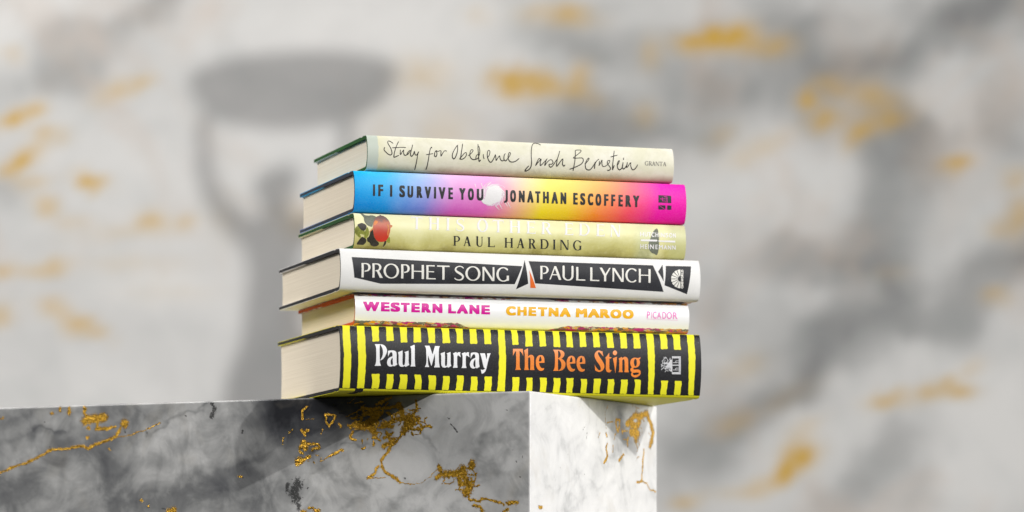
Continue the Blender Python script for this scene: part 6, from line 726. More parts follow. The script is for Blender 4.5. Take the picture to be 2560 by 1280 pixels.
# ------------------------------------------------------------------ back wall (large marble slab)
YW = 4.0
def build_wall():
    xs = np.arange(-3.2, 3.2001, 0.012); zs = np.arange(-1.6, 3.0001, 0.012)
    X, Z = np.meshgrid(xs, zs); n, m = X.shape
    V = np.stack([X.ravel(), np.full(X.size, YW), Z.ravel()], 1)
    P0 = np.stack([X.ravel(), Z.ravel()], 1); PW = warp(P0, 0.028, 0.22, 9); PG = warp(P0, 0.005, 0.07, 4)
    F = {k: np.zeros(len(P0)) for k in 'gdl'}
    blobs = list(WALL)
    rng = random.Random(11)
    for k in range(420):                          # the slab goes on beyond the photographed part
        x, z = rng.uniform(-3.2, 3.2), rng.uniform(-1.6, 3.0)
        if -0.78 < x < 0.78 and -0.05 < z < 0.85: continue
        kd = rng.choice('gddlg')
        blobs.append((kd, x, z, rng.uniform(.012, .03)*(1 if kd == 'g' else 2), rng.uniform(.006, .014)*(1 if kd == 'g' else 2), rng.uniform(-40, 20), rng.uniform(.3, .8)))
    for kd, x, z, rx, rz, rot, amp in blobs:
        a = R(-rot); ca, sa = math.cos(a), math.sin(a)
        if kd != 'g': rx, rz = rx*1.5, rz*1.7; amp *= 0.62 if kd == 'd' else 1.25
        if kd == 'g': amp *= 1.5
        P = PG if kd == 'g' else PW
        r = max(rx, rz)*3.2
        sel = np.nonzero((abs(P[:, 0]-x) < r) & (abs(P[:, 1]-z) < r))[0]
        dx, dz = P[sel, 0]-x, P[sel, 1]-z
        u = (dx*ca+dz*sa)/rx; v = (-dx*sa+dz*ca)/rz
        f = amp*np.exp(-0.75*(u*u+v*v))
        F[kd][sel] = F[kd][sel]+f*(1-0.4*np.minimum(1, F[kd][sel]))
    idx = np.arange(n*m).reshape(n, m)
    q = np.stack([idx[:-1, :-1], idx[:-1, 1:], idx[1:, 1:], idx[1:, :-1]], -1).reshape(-1, 4)
    # thickness: back sheet and rim
    nv = len(V)
    V = np.vstack([V, [[-3.2, YW+.05, -1.6], [3.2, YW+.05, -1.6], [3.2, YW+.05, 3.0], [-3.2, YW+.05, 3.0]]])
    V[nv:, 0] = [xs[0], xs[-1], xs[-1], xs[0]]; V[nv:, 2] = [zs[0], zs[0], zs[-1], zs[-1]]
    f = q.tolist()
    f.append([nv+3, nv+2, nv+1, nv])
    f.append(idx[0, ::-1].tolist()+[nv, nv+1]); f.append(idx[-1, :].tolist()+[nv+2, nv+3])
    f.append(idx[:, 0].tolist()+[nv+3, nv]); f.append(idx[::-1, -1].tolist()+[nv+1, nv+2])
    o = mesh_obj('wall', V.tolist(), f, marble_mat('wall_marble', 0.35, True))
    pad = lambda a: np.concatenate([a, np.zeros(4)])
    add_attr(o.data, 'gold', pad(np.clip(F['g'], 0, 1))); add_attr(o.data, 'shade', pad(F['d'])); add_attr(o.data, 'pale', pad(F['l']))
    add_attr(o.data, 'tone', pad(0.0+0.06/(1+np.exp(-(P0[:, 0]-0.02)/0.05))))
    tag(o, 'out of focus grey and white marble wall with golden blotches behind the books', 'wall', kind='structure')
build_wall()

# ------------------------------------------------------------------ marble block under the books
TB = R(27.1); CB, SB = math.cos(TB), math.sin(TB)
ZTOP = 0.1324
C0 = np.array([0.01139, 2.1189]); DL = np.array([-CB, SB]); DR = np.array([SB, CB])
LL, LR = 0.75, 0.193
def build_block():
    rb = 0.0011                                   # softened arris
    # perimeter parameter: list of (face, t) with position and outward normal
    fl = np.concatenate([np.arange(rb, 0.416, 0.0004), np.linspace(0.43, LL-rb, 12)])
    fr = np.arange(rb, LR-rb, 0.0006)
    per = []
    nF = -np.array([SB, CB]); nR = np.array([CB, -SB])
    for t in fl[::-1]: per.append((C0+DL*t, nF, 'f', t))
    def corner(c, n0, n1, face, t):
        for k in range(1, 4):
            a = k/4; n = n0*(1-a)+n1*a; n = n/np.linalg.norm(n)
            per.append((c+n*rb, n, face, t))
    c_in = C0+DL*rb+DR*rb
    corner(c_in, nF, nR, 'r', 0)
    for t in fr: per.append((C0+DR*t, nR, 'r', t))
    c_in = C0+DR*(LR-rb)+DL*rb; corner(c_in, nR, -nF, 'b', 0)
    for t in np.linspace(rb, LL-rb, 12): per.append((C0+DR*LR+DL*t, -nF, 'b', t))
    c_in = C0+DR*(LR-rb)+DL*(LL-rb); corner(c_in, -nF, -nR, 'b', 0)
    for t in np.linspace(LR-rb, rb, 6): per.append((C0+DL*LL+DR*t, -nR, 'b', t))
    c_in = C0+DL*(LL-rb)+DR*rb; corner(c_in, -nR, nF, 'b', 0)
    N = len(per)
    zs = [(rb*(1-math.cos(a)), rb*(1-math.sin(a))) for a in (math.pi/2, math.pi/3, math.pi/6)]   # (drop inside, inset)
    rows = [(-rb*(1-math.sin(a)), rb*(1-math.cos(a))) for a in (R(90), R(60), R(30), 0)]          # (z, inset)
    zz = -np.concatenate([np.arange(rb+.0004, 0.079, 0.0004), [0.085, 0.12, 0.3, 0.9, 1.5]])
    rows += [(z, 0.0) for z in zz]
    rowz = np.array([r[0] for r in rows]); ins = np.array([r[1] for r in rows])
    pos = np.array([p[0] for p in per]); nor = np.array([p[1] for p in per])
    M = len(rows)
    V = np.zeros((M, N, 3))
    V[:, :, :2] = pos[None]-nor[None]*ins[:, None, None]
    V[:, :, 2] = ZTOP+rowz[:, None]
    tt = np.array([p[3] for p in per])*1000
    isf = np.array([p[2] == 'f' for p in per]); isr = np.array([p[2] == 'r' for p in per])
    P = np.stack([np.broadcast_to(tt, (M, N)), np.broadcast_to(rowz[:, None]*1000, (M, N))], -1).reshape(-1, 2)
    mf = np.broadcast_to(isf, (M, N)).ravel(); mr = np.broadcast_to(isr, (M, N)).ravel()
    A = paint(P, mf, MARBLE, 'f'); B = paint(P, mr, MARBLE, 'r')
    idx = np.arange(M*N).reshape(M, N); nx = np.roll(idx, -1, 1)
    q = np.stack([idx[:-1], idx[1:], nx[1:], nx[:-1]], -1).reshape(-1, 4).tolist()
    q.append(idx[0][::-1].tolist()[::-1]); q.append(idx[-1].tolist()[::-1])
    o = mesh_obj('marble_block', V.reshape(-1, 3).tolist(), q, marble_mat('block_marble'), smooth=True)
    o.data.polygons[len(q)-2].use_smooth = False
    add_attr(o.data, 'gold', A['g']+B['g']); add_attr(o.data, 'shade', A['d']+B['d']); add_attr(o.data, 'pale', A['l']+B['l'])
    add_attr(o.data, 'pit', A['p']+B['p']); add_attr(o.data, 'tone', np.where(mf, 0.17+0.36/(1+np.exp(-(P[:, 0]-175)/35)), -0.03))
    tag(o, 'grey and white marble block with gold veins under the stack of books', 'marble block')
    return o
block = build_block()

# ------------------------------------------------------------------ books
TH = R(18.4); CT, ST = math.cos(TH), math.sin(TH)
# number: near-left corner x, y; length, width, base z, top z
BOOKS = {
 1: (-0.0932, 2.1499, 0.2104, 0.1285, 0.2755, 0.2990),
 2: (-0.1012, 2.1447, 0.2275, 0.1332, 0.2481, 0.2755),
 3: (-0.1011, 2.1426, 0.2270, 0.1373, 0.2244, 0.2481),
 4: (-0.1095, 2.1316, 0.2456, 0.1529, 0.1966, 0.2244),
 5: (-0.1008, 2.1422, 0.2290, 0.1383, 0.1753, 0.1966),
 6: (-0.1094, 2.1300, 0.2460, 0.1560, 0.1324, 0.1753)}
BULGE = 0.005
def bulge(v, T):
    s = min(1.0, abs(2*v-T)/(T-0.0011)); return 0.0031*(1-s*s)+0.0016*max(0, 1-s**10)**0.5
def vlevels(T):
    n = 22; return [0.00055+(T-0.0011)*(0.5-0.5*math.cos(math.pi*k/n)) for k in range(n+1)]

def back_curve(T, e, n=22, pe=None):
    """spine curve inset by e, from top to bottom, as (p, z)"""
    pe = e if pe is None else pe
    e += 0.0004                                  # the spine is a hair thinner than the boards
    Ti = T-2*e; out = []
    for k in range(n+1):
        a = 0.5+0.5*math.cos(math.pi*k/n); z = e+Ti*a
        s = abs(2*a-1); out.append((pe-(0.0031-0.2*max(0, pe-0.0002))*(1-s*s)-(0.0016-0.1*max(0, pe-0.0002))*max(0, 1-s**10)**0.5, z))
    return out

def extrude(name, prof, u0, u1, mat, parent, closed=True, smooth=True, uvs=None, nseg=1, cap=True):
    """prof: closed loop of (p, z); extruded along the length u"""
    n = len(prof); us = [u0+(u1-u0)*k/nseg for k in range(nseg+1)]
    V = [(u, p, z) for u in us for p, z in prof]
    Fc = []
    for k in range(nseg):
        for i in range(n):
            j = (i+1) % n
            Fc.append((k*n+i, k*n+j, (k+1)*n+j, (k+1)*n+i))
    if cap:
        Fc.append(tuple(range(n))[::-1]); Fc.append(tuple(range(nseg*n, nseg*n+n)))
    o = mesh_obj(name, V, Fc, mat, parent)
    me = o.data
    bm = bmesh.new(); bm.from_mesh(me); bmesh.ops.recalc_face_normals(bm, faces=bm.faces)
    uvl = bm.loops.layers.uv.new('UVMap')
    for f in bm.faces:
        for l in f.loops:
            i = l.vert.index % n
            if uvs is not None: l[uvl].uv = (l.vert.co.x*4, uvs[i]*4)
            else: l[uvl].uv = (l.vert.co.x*4, l.vert.co.z*4)
        if smooth and len(f.verts) == 4:
            f.smooth = True
    for e in bm.edges:
        if len(e.link_faces) == 2 and e.calc_face_angle(0) > R(30): e.smooth = False
    bm.to_mesh(me); bm.free()
    return o

def strip(path, th, inward):
    """thicken an open path into a closed loop"""
    P = [Vector(p) for p in path]; off = []
    for i, p in enumerate(P):
        a = P[max(0, i-1)]; b = P[min(len(P)-1, i+1)]
        t = (b-a).normalized(); nrm = Vector((-t.y, t.x))*inward
        off.append(p+nrm*th)
    return [tuple(p) for p in P]+[tuple(p) for p in reversed(off)]

def groove(p0, side, T, e):
    """board hinge: shallow dip behind the spine, as (p, z) offsets"""
    pts = []
    for k in range(9):
        a = k/8; dip = 0.00045*math.sin(math.pi*a)**2
        z = (T-e-dip) if side > 0 else (e+dip)
        pts.append((p0+0.0075*a, z))
    return pts

def book(i, jacket_mat, case_mat, page_mat, label, ends_mat=None):
    x, y, L, W, z0, z1 = BOOKS[i]; T = z1-z0
    root = empty('book', (x, y, z0), TH)
    tag(root, label, 'book', 'books in the stack on the marble block')
    e0 = 0.00015; tj = 0.00028; bt = 0.0019; SH = -0.0008
    # pages
    ei = bt+e0+tj+0.0001; Tp = T-2*ei
    prof = [(W-0.0024-0.0012*math.sin(math.pi*k/8), ei+Tp*k/8) for k in range(9)]
    prof += back_curve(T, ei, 14, 0.0016)
    extrude('page_block', prof, 0.0018+SH, L-0.0018+SH, page_mat, root)
    # hard case
    ec = e0+tj+0.00008
    outer = [(W-0.0006, T-ec)]+groove(0.006, 1, T, ec)[::-1]+back_curve(T, ec)+groove(0.006, -1, T, ec)+[(W-0.0006, ec)]
    ein = bt+e0+tj
    inner = [(W-0.0006, T-ein)]+back_curve(T, ein, 22, 0.0011)+[(W-0.0006, ein)]
    extrude('hard_case', outer+inner[::-1], SH, L+SH, case_mat, root)
    # dust jacket with flaps folded round the fore-edges
    fl = 0.42*W
    zt = T-e0; zi = T-ein-0.0003
    path = [(W-0.0026-fl, zi), (W-0.0008, zi), (W-0.00015, zi+0.0003), (W, zi+0.0009), (W, zt-0.0009), (W-0.0003, zt-0.0003), (W-0.001, zt)]
    path += groove(0.006, 1, T, e0)[::-1]+back_curve(T, e0)+groove(0.006, -1, T, e0)
    path += [(q, T-zq) for q, zq in [(W-0.001, zt), (W-0.0003, zt-0.0003), (W, zt-0.0009), (W, zi+0.0009), (W-0.00015, zi+0.0003), (W-0.0008, zi), (W-0.0026-fl, zi)]]
    loop = strip(path, tj, 1)
    vv = []
    for p, z in path:
        if p < 0.0: vv.append(z)
        elif z > T/2: vv.append(T+p)
        else: vv.append(-p)
    vv = vv+vv[::-1]
    jk = extrude('dust_jacket', loop, 0.0001+SH, L-0.0001+SH, jacket_mat, root, uvs=vv)
    return root, jk, T

def fill_loops(loops):
    cu = bpy.data.curves.new('tmp', 'CURVE'); cu.dimensions = '2D'; cu.fill_mode = 'BOTH'
    for l in loops:
        sp = cu.splines.new('POLY'); sp.points.add(len(l)-1)
        for p, (a, b) in zip(sp.points, l): p.co = (a, b, 0, 1)
        sp.use_cyclic_u = True
    o = bpy.data.objects.new('tmp', cu); COL.objects.link(o)
    dg = bpy.context.evaluated_depsgraph_get()
    me = bpy.data.meshes.new_from_object(o.evaluated_get(dg), depsgraph=dg)
    bpy.data.objects.remove(o); bpy.data.curves.remove(cu)
    return me

def decode(s):
    out = []
    for part in s.split(';'):
        v = [int(q) for q in part.split()]; a, b = 0, 0; l = []
        for k in range(0, len(v), 2):
            a += v[k]; b += v[k+1]; l.append((a/50000, b/50000))
        out.append(l)
    return out

def print_on(i, name, entries, parent, T, off0):
    """flat artwork bent over the rounded spine; entries: list of (material, loops)"""
    V = []; Fc = []; mi = []; mats = []
    for k, (mat, loops) in enumerate(entries):
        me = fill_loops([[(a*100, b*100) for a, b in l] for l in loops])
        bm = bmesh.new(); bm.from_mesh(me); bpy.data.meshes.remove(me)
        for lv in vlevels(T)[1:-1]:
            bmesh.ops.bisect_plane(bm, geom=bm.verts[:]+bm.edges[:]+bm.faces[:], plane_co=(0, lv*100, 0), plane_no=(0, 1, 0), dist=1e-5)
        b0 = len(V); off = off0+0.00002*k
        bm.verts.ensure_lookup_table()
        for v in bm.verts:
            u, h = v.co.x/100, v.co.y/100; h = min(max(h, 0.00075), T-0.00075)
            d = 1e-4; s = (bulge(h+d, T)-bulge(h-d, T))/(2*d)
            n = Vector((-1.0, -s)).normalized()          # (p, z) outward
            V.append((u, -bulge(h, T)+0.00015+n.x*off, h+n.y*off*-1*-1))
        for f in bm.faces:
            idx = [b0+v.index for v in f.verts]
            Fc.append(idx); mi.append(k)
        bm.free(); mats.append(mat)
    o = mesh_obj(name, V, Fc, mats, parent, smooth=True, mat_idx=mi)
    # face outwards
    me = o.data
    bm = bmesh.new(); bm.from_mesh(me)
    for f in bm.faces:
        if f.normal.y > 0: f.normal_flip()
    bm.to_mesh(me); bm.free()
    return o

def uv_split(t):
    s = t.n('ShaderNodeSeparateXYZ', i_Vector=t.coord('UV'))
    return t.math('DIVIDE', s.outputs[0], 4), t.math('DIVIDE', s.outputs[1], 4)

# --- page paper
def pages_mat():
    t = NT('page_paper', 0.85, 0.15); c = t.coord()
    mp = t.n('ShaderNodeMapping', i_Vector=c, i_Scale=(3, 10, 5200)); mp2 = t.n('ShaderNodeMapping', i_Vector=c, i_Scale=(2, 5, 1500))
    a = t.noise(mp.outputs[0], 1, 3, 0.7); b = t.noise(mp2.outputs[0], 1, 3, 0.6)
    f = t.maprange(t.math('ADD', t.math('MULTIPLY', a, 0.55), t.math('MULTIPLY', b, 0.45)), 0.34, 0.6)
    t.base(t.mix(f, (0.70, 0.61, 0.475, 1), (0.84, 0.755, 0.615, 1)))
    t.bump(a, 0.35, 0.0004)
    return t.m
PAGES = pages_mat()

# --- 1 cream handwritten
def jacket1():
    t = NT('cream_jacket', 0.55, 0.3); u, v = uv_split(t); c = t.coord()
    n = t.noise(c, 45, 5, 0.65, 0.4); n2 = t.noise(c, 260, 4, 0.6)
    col = t.mix(t.maprange(n, 0.35, 0.7), (0.80, 0.77, 0.655, 1), (0.70, 0.68, 0.50, 1))
    col = t.mix(t.math('MULTIPLY', t.maprange(n2, 0.45, 0.7), 0.30), col, (0.60, 0.57, 0.44, 1))
    # lower joint: brownish dirt stains plus painted-in shading, irregular outline
    wv = t.math('ADD', v, t.math('MULTIPLY', t.math('SUBTRACT', n, 0.5), 0.010))
    st = t.maprange(wv, 0.0005, 0.0062, 1, 0, True)
    col = t.mix(t.math('MULTIPLY', st, 0.75), col, (0.34, 0.285, 0.15, 1))
    yl = t.maprange(t.math('ADD', u, t.math('MULTIPLY', t.math('SUBTRACT', n, 0.5), 0.01)), 0.006, 0.016, 1, 0)
    col = t.mix(t.math('MULTIPLY', yl, 0.45), col, (0.68, 0.65, 0.36, 1))
    bl = t.maprange(t.math('ADD', u, t.math('MULTIPLY', t.math('SUBTRACT', n2, 0.5), 0.0015)), 0.0061, 0.0068, 1, 0)
    col = t.mix(t.math('MULTIPLY', bl, 0.9), col, (0.50, 0.56, 0.50, 1))
    t.base(col); t.bump(n2, 0.1, 0.0003); return t.m
# --- 2 rainbow gradient
def jacket2():
    t = NT('gradient_jacket', 0.5, 0.15); u, v = uv_split(t); c = t.coord()
    n = t.noise(c, 55, 5, 0.6, 0.3); g = t.noise(c, 1500, 2, 0.6)
    tt = t.math('DIVIDE', t.math('ADD', u, t.math('MULTIPLY', t.math('SUBTRACT', n, 0.5), 0.008)), 0.2275)
    tt = t.math('ADD', tt, t.math('MULTIPLY', t.math('SUBTRACT', v, 0.0137), -1.2))
    K = lambda r, gg, b: srgb(r, gg, b)
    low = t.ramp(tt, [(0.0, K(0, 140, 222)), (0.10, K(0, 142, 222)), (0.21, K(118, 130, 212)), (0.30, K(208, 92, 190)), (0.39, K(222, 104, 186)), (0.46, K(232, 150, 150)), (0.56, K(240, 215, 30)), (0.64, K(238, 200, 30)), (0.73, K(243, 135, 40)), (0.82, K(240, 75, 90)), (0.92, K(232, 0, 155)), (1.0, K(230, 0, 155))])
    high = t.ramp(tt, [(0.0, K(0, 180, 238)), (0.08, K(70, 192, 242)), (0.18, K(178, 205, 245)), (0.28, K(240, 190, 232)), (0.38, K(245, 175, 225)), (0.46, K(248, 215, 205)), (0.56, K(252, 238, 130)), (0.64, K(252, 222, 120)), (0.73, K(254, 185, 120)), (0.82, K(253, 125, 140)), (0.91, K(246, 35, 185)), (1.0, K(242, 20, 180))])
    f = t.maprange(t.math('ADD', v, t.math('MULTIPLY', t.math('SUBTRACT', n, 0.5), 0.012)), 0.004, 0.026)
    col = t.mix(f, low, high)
    col = t.mix(t.math('MULTIPLY', t.maprange(g, 0.4, 0.75), 0.05), col, (0.85, 0.85, 0.85, 1))
    t.base(col); t.bump(g, 0.06, 0.0003); return t.m
# --- 3 olive landscape
def jacket3():
    t = NT('olive_jacket', 0.45, 0.4); u, v = uv_split(t); c = t.coord()
    n = t.noise(c, 38, 5, 0.6, 0.6); n2 = t.noise(c, 500, 3, 0.6)
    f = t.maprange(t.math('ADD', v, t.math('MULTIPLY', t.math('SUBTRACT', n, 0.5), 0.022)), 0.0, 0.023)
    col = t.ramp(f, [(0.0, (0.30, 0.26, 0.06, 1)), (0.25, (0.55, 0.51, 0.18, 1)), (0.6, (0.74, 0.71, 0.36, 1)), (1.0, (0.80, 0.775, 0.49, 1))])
    band = t.math('MULTIPLY', t.maprange(u, 0.200, 0.203), t.maprange(u, 0.209, 0.212, 1, 0))
    col = t.mix(t.math('MULTIPLY', band, 0.5), col, (0.80, 0.76, 0.40, 1))
    green = t.math('MULTIPLY', t.maprange(u, 0.211, 0.217), 0.45)
    col = t.mix(green, col, (0.38, 0.40, 0.17, 1))
    pale = t.math('MULTIPLY', t.maprange(u, 0.188, 0.194), t.maprange(u, 0.203, 0.206, 1, 0))
    col = t.mix(t.math('MULTIPLY', pale, 0.35), col, (0.55, 0.62, 0.42, 1))
    col = t.mix(t.math('MULTIPLY', t.maprange(n2, 0.5, 0.8), 0.2), col, (0.8, 0.78, 0.55, 1))
    t.base(col); t.bump(n2, 0.08, 0.0003); return t.m
# --- 5 white with painterly bands along the joints
def jacket5():
    t = NT('painterly_jacket', 0.35, 0.45); u, v = uv_split(t); c = t.coord()
    T = 0.0213
    mp = t.n('ShaderNodeMapping', i_Vector=c, i_Scale=(1, 2.0, 2.6)).outputs[0]
    vor = t.n('ShaderNodeTexVoronoi', i_Vector=mp, i_Scale=260.0)
    col_sel = t.n('ShaderNodeSeparateColor', i_Color=vor.outputs['Color']).outputs[0]
    n = t.noise(c, 420, 4, 0.7, 2.5)
    sel = t.math('ADD', t.math('MULTIPLY', col_sel, 0.6), t.math('MULTIPLY', n, 0.5))
    art = t.ramp(sel, [(0.0, srgb(105, 105, 115)), (0.36, srgb(222, 150, 40)), (0.44, srgb(150, 120, 80)), (0.48, srgb(190, 20, 145)), (0.58, srgb(150, 40, 120)), (0.62, srgb(95, 92, 90)), (0.72, srgb(190, 180, 180)), (0.80, srgb(225, 155, 35))])
    art.node.color_ramp.interpolation = 'CONSTANT'
    edge = t.math('MULTIPLY', t.math('SUBTRACT', t.noise(c, 300, 3, 0.6), 0.5), 0.0018)
    ve = t.math('ADD', v, edge)
    gap = t.math('MULTIPLY', t.maprange(u, 0.068, 0.088), t.maprange(u, 0.118, 0.142, 1, 0))
    lowh = t.math('SUBTRACT', 0.0034, t.math('MULTIPLY', gap, 0.006))
    m1 = t.math('LESS_THAN', ve, lowh)
    gap2 = t.math('MULTIPLY', t.maprange(u, 0.10, 0.115), t.maprange(u, 0.125, 0.14, 1, 0))
    topn = t.maprange(t.noise(c, 120, 2, 0.5), 0.4, 0.5)
    m2 = t.math('MULTIPLY', t.math('GREATER_THAN', ve, t.math('ADD', T-0.0019, t.math('MULTIPLY', gap2, 0.0015))), topn)
    m = t.math('MAXIMUM', m1, m2)
    t.base(t.mix(m, (0.83, 0.83, 0.845, 1), art)); return t.m
# --- 6 black spine, yellow sides
def jacket6():
    t = NT('black_and_yellow_jacket', 0.45, 0.22); u, v = uv_split(t); c = t.coord()
    T = 0.0429
    n = t.noise(c, 90, 4, 0.6); g = t.noise(c, 1500, 2, 0.55)
    blk = t.mix(t.maprange(g, 0.4, 0.7), (0.011, 0.011, 0.013, 1), (0.027, 0.027, 0.031, 1))
    sp = t.math('MULTIPLY', t.maprange(t.noise(c, 1900, 2, 0.5), 0.66, 0.72), t.maprange(t.math('ADD', v, t.math('MULTIPLY', n, 0.02)), 0.036, 0.05, 0, 0.8))
    blk = t.mix(sp, blk, (0.35, 0.35, 0.37, 1))
    yel = t.mix(n, (0.80, 0.74, 0.015, 1), (0.86, 0.80, 0.035, 1))
    edge = t.math('MULTIPLY', t.math('SUBTRACT', t.noise(c, 260, 2, 0.5), 0.5), 0.0004)
    ve = t.math('ADD', v, edge)
    m = t.math('MULTIPLY', t.math('GREATER_THAN', ve, 0.0021), t.math('LESS_THAN', ve, T-0.0007))
    low = t.math('MULTIPLY', t.math('MULTIPLY', t.math('GREATER_THAN', u, 0.0096), t.math('LESS_THAN', u, 0.0150)), t.math('GREATER_THAN', v, -0.02))
    m = t.math('MAXIMUM', m, t.math('MULTIPLY', low, t.math('LESS_THAN', v, T*0.5)))
    t.base(t.mix(m, yel, blk)); t.bump(g, 0.1, 0.0003); return t.m

ART = {
 'ink': paper('black_ink', (0.035, 0.03, 0.027, 1), 0.2, 0.6),
 'grey': paper('grey_ink', (0.22, 0.205, 0.18, 1), 0.1, 0.6),
 'black': paper('worn_black_ink', (0.03, 0.032, 0.034, 1), 0.15, 0.5, ((0.22, 0.22, 0.22, 1), 0.60, 0.6)),
 'white': paper('white_print', (0.82, 0.80, 0.80, 1), 0.03, 0.45),
 'swirlpink': paper('pale_pink_print', (0.80, 0.58, 0.72, 1), 0.05, 0.45),
 'panel': paper('charcoal_print', (0.030, 0.031, 0.037, 1), 0.2, 0.5, ((0.3, 0.3, 0.32, 1), 0.66, 0.35)),
 'orange': paper('orange_print', (0.85, 0.17, 0.03, 1), 0.03, 0.5),
 'cream': paper('cream_print', (0.80, 0.78, 0.72, 1), 0.02, 0.5),
 'magenta': paper('magenta_print', (0.62, 0.0, 0.29, 1), 0.03, 0.4),
 'yellow': paper('amber_print', (0.80, 0.41, 0.002, 1), 0.03, 0.4),
 'pinkprint': paper('pink_print', (0.80, 0.17, 0.50, 1), 0.03, 0.4),
 'yellowprint': paper('yellow_print', (0.84, 0.79, 0.025, 1), 0.03, 0.5),
 'whitegloss': paper('raised_white_print', (0.84, 0.84, 0.86, 1), 0.04, 0.3, spec=0.6),
 'orangegloss': paper('raised_orange_print', (0.88, 0.25, 0.035, 1), 0.10, 0.3, spec=0.6),
 'silver': paper('silver_print', (0.62, 0.62, 0.64, 1), 0.1, 0.4),
 'leafgrey': paper('grey_leaf_print', (0.17, 0.185, 0.14, 1), 0.25, 0.45),
 'leaflight': paper('green_leaf_print', (0.28, 0.30, 0.05, 1), 0.25, 0.45),
 'leafdark': paper('dark_leaf_print', (0.045, 0.04, 0.03, 1), 0.3, 0.45),
 'fruitlight': paper('pale_fruit_print', (0.72, 0.24, 0.07, 1), 0.2, 0.45),
}
def fruit_mat():
    t = NT('red_fruit_print', 0.45, 0.4); c = t.coord(); n = t.noise(c, 160, 5, 0.65, 0.5)
    s = t.n('ShaderNodeSeparateXYZ', i_Vector=c)
    f = t.math('ADD', t.maprange(s.outputs[2], 0.004, 0.021), t.math('MULTIPLY', t.math('SUBTRACT', n, 0.5), 0.9))
    t.base(t.ramp(f, [(0.0, (0.60, 0.035, 0.012, 1)), (0.4, (0.50, 0.05, 0.025, 1)), (0.7, (0.50, 0.12, 0.05, 1)), (0.95, (0.17, 0.10, 0.09, 1))]))
    return t.m
ART['fruit'] = fruit_mat()
def case_mat(name, col): return paper(name, col, 0.12, 0.7)

SPECS = {
 6: (jacket6, (0.02, 0.02, 0.02, 1), 'thickest book, black spine with yellow stripes, at the bottom of the stack'),
 5: (jacket5, (0.62, 0.10, 0.01, 1), 'thin white book with magenta and amber capitals, just above the striped book'),
 4: (None, (0.02, 0.02, 0.022, 1), 'white book with dark angular panels and an orange wedge on its spine'),
 3: (jacket3, (0.012, 0.075, 0.012, 1), 'olive yellow book with a red fruit painted on its spine'),
 2: (jacket2, (0.03, 0.04, 0.06, 1), 'book with blue to pink to yellow to magenta gradient spine'),
 1: (jacket1, (0.012, 0.09, 0.012, 1), 'cream book with handwritten spine on top of the stack'),
}
for i in (6, 5, 4, 3, 2, 1):
    jm, cc, lab = SPECS[i]
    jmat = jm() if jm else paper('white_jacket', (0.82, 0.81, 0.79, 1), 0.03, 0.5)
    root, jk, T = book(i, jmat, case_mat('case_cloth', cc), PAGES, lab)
    parts = {}
    for b, part, mat, data in PRINTS:
        if b == i: parts.setdefault(part, []).append((ART[mat], decode(data)))
    for part, entries in parts.items():
        base = 0.00005 if part in ('jacket_stripes', 'title_panel', 'leaf_illustration', 'fruit_illustration', 'swirl_illustration') else 0.00009
        print_on(i, part, entries, jk, T, base)

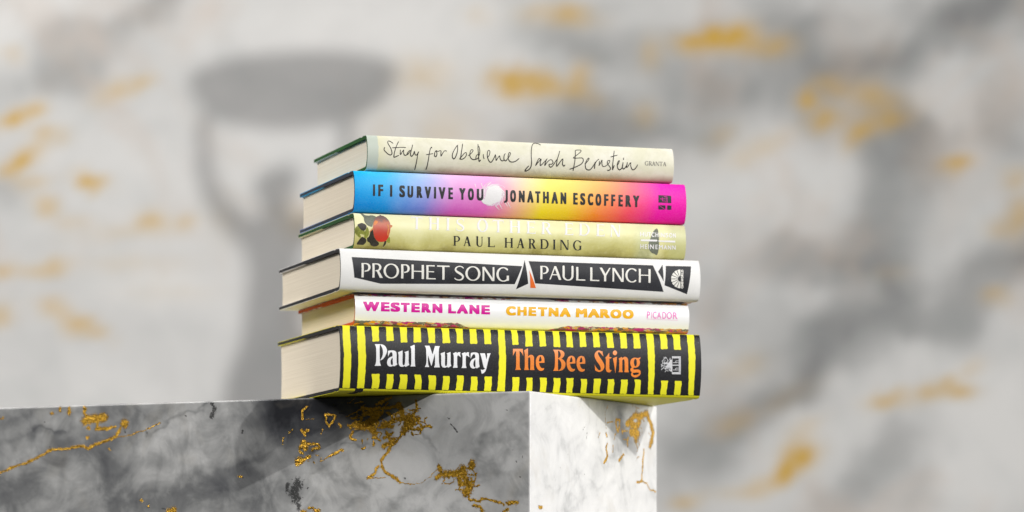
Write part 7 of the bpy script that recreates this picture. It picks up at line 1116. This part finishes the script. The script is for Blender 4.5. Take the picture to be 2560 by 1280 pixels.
# ------------------------------------------------------------------ statuette out of frame whose shadow falls on the wall
YS = 2.5
def on_plane(px, py, y=YS):
    """point of the shadow on the wall (photo pixels) carried back towards the key lamp"""
    P = Vector(((px-1280)/8370*4.0, 4.0, (1500-py)/8370*4.0))
    k = (y-KEY.y)/(P.y-KEY.y)
    return KEY+(P-KEY)*k
KS = 4.0/8370*((YS-KEY.y)/(4.0-KEY.y))          # metres per photo pixel on that plane
def statuette():
    base = on_plane(690, 1085)
    bronze = NT('dark_bronze', 0.38, 0.5); bronze.b.inputs['Metallic'].default_value = 0.85
    c = bronze.coord(); bronze.base(bronze.mix(bronze.noise(c, 60, 4, 0.6), (0.05, 0.035, 0.02, 1), (0.16, 0.11, 0.06, 1)))
    bronze = bronze.m
    root = empty('statuette', base)
    tag(root, 'dark bronze figure holding a wide bowl overhead, casting the shadow on the wall', 'statuette')
    pts = {}; vs = []; rad = []; ed = []
    def J(name, px, py, rx, ry=None, dy=0.0, link=None):
        p = on_plane(px, py)-base; p.y += dy
        vs.append(p); rad.append((rx*KS, (ry or rx)*KS)); pts[name] = len(vs)-1
        if link is not None: ed.append((pts[link], pts[name]))
    J('hip', 680, 790, 78, 60)
    J('thigh', 678, 860, 100, 80, 0, 'hip'); J('knee', 676, 950, 125, 100, 0, 'thigh'); J('hem', 674, 1060, 150, 125, 0, 'knee')
    J('waist', 684, 700, 76, 50, 0, 'hip'); J('chest', 686, 630, 72, 52, 0, 'waist'); J('collar', 685, 575, 44, 40, 0, 'chest'); J('neck', 686, 528, 24, 22, 0, 'collar')
    J('chin', 689, 488, 42, 40, 0, 'neck'); J('head', 690, 452, 56, 54, 0, 'chin'); J('crown', 690, 424, 40, 38, 0, 'head')
    for s, n in ((-1, 'l'), (1, 'r')):
        X = lambda v: 686+s*v
        J('sh'+n, X(62), 588, 36, 32, 0, 'collar'); J('ua'+n, X(125), 532, 27, 24, 0, 'sh'+n); J('el'+n, X(166), 470, 22, 20, 0, 'ua'+n)
        J('fa'+n, X(180), 400, 19, 18, 0, 'el'+n); J('wr'+n, X(178), 330, 15, 14, 0, 'fa'+n); J('ha'+n, X(172), 285, 20, 16, 0, 'wr'+n)
    me = bpy.data.meshes.new('figure'); me.from_pydata([tuple(v) for v in vs], ed, []); me.update()
    o = bpy.data.objects.new('figure', me); COL.objects.link(o)
    m = o.modifiers.new('skin', 'SKIN'); m.use_smooth_shade = True
    for v, (a, b) in zip(me.skin_vertices[0].data, rad): v.radius = (a, b)
    me.skin_vertices[0].data[0].use_root = True
    s = o.modifiers.new('sub', 'SUBSURF'); s.levels = 2; s.render_levels = 2
    dg = bpy.context.evaluated_depsgraph_get()
    new = bpy.data.meshes.new_from_object(o.evaluated_get(dg), depsgraph=dg)
    bpy.data.objects.remove(o)
    o = bpy.data.objects.new('figure', new); COL.objects.link(o); o.parent = root; new.materials.clear(); new.materials.append(bronze)
    # fingers cupping the bowl
    # bowl, lathe
    rim = on_plane(733, 190)-base
    prof = [(0, -118), (70, -115), (130, -106), (185, -88), (225, -62), (245, -30), (250, 0), (249, 6), (242, 6), (236, -26), (216, -54), (178, -76), (126, -94), (66, -104), (0, -106)]
    n = 48; V = []; Fc = []
    for k in range(n):
        a = 2*math.pi*k/n
        for r_, h in prof: V.append((rim.x+r_*KS*math.cos(a), rim.y+r_*KS*math.sin(a)*0.5, rim.z+(h-0.02*r_*math.cos(a))*KS))
    q = len(prof)
    for k in range(n):
        for j in range(q-1): Fc.append((k*q+j, ((k+1) % n)*q+j, ((k+1) % n)*q+j+1, k*q+j+1))
    mesh_obj('bowl', V, Fc, bronze, root, smooth=True)
    # turned foot
    prof = [(0, 0), (0.062, 0), (0.066, 0.003), (0.066, 0.010), (0.058, 0.014), (0.058, 0.020), (0, 0.020)]
    V = []; Fc = []; q = len(prof)
    for k in range(n):
        a = 2*math.pi*k/n
        for r_, h in prof: V.append((r_*math.cos(a), r_*math.sin(a), h-0.012))
    for k in range(n):
        for j in range(q-1): Fc.append((k*q+j, ((k+1) % n)*q+j, ((k+1) % n)*q+j+1, k*q+j+1))
    mesh_obj('base', V, Fc, bronze, root)
    # plinth it stands on
    zt = base.z-0.012; hw = 0.10
    bm = bmesh.new(); bmesh.ops.create_cube(bm, size=1)
    for v in bm.verts: v.co = Vector((v.co.x*2*hw, v.co.y*2*hw, (v.co.z-0.5)*(zt+1.36)))
    bmesh.ops.bevel(bm, geom=bm.edges[:], offset=0.002, segments=2, affect='EDGES')
    me = bpy.data.meshes.new('plinth'); bm.to_mesh(me); bm.free()
    me.materials.append(paper('plinth_stone', (0.5, 0.5, 0.5, 1), 0.06, 0.5))
    p = bpy.data.objects.new('plinth', me); p.location = (base.x, base.y, zt); COL.objects.link(p)
    tag(p, 'tall square grey stone plinth under the bronze figure', 'plinth')
statuette()
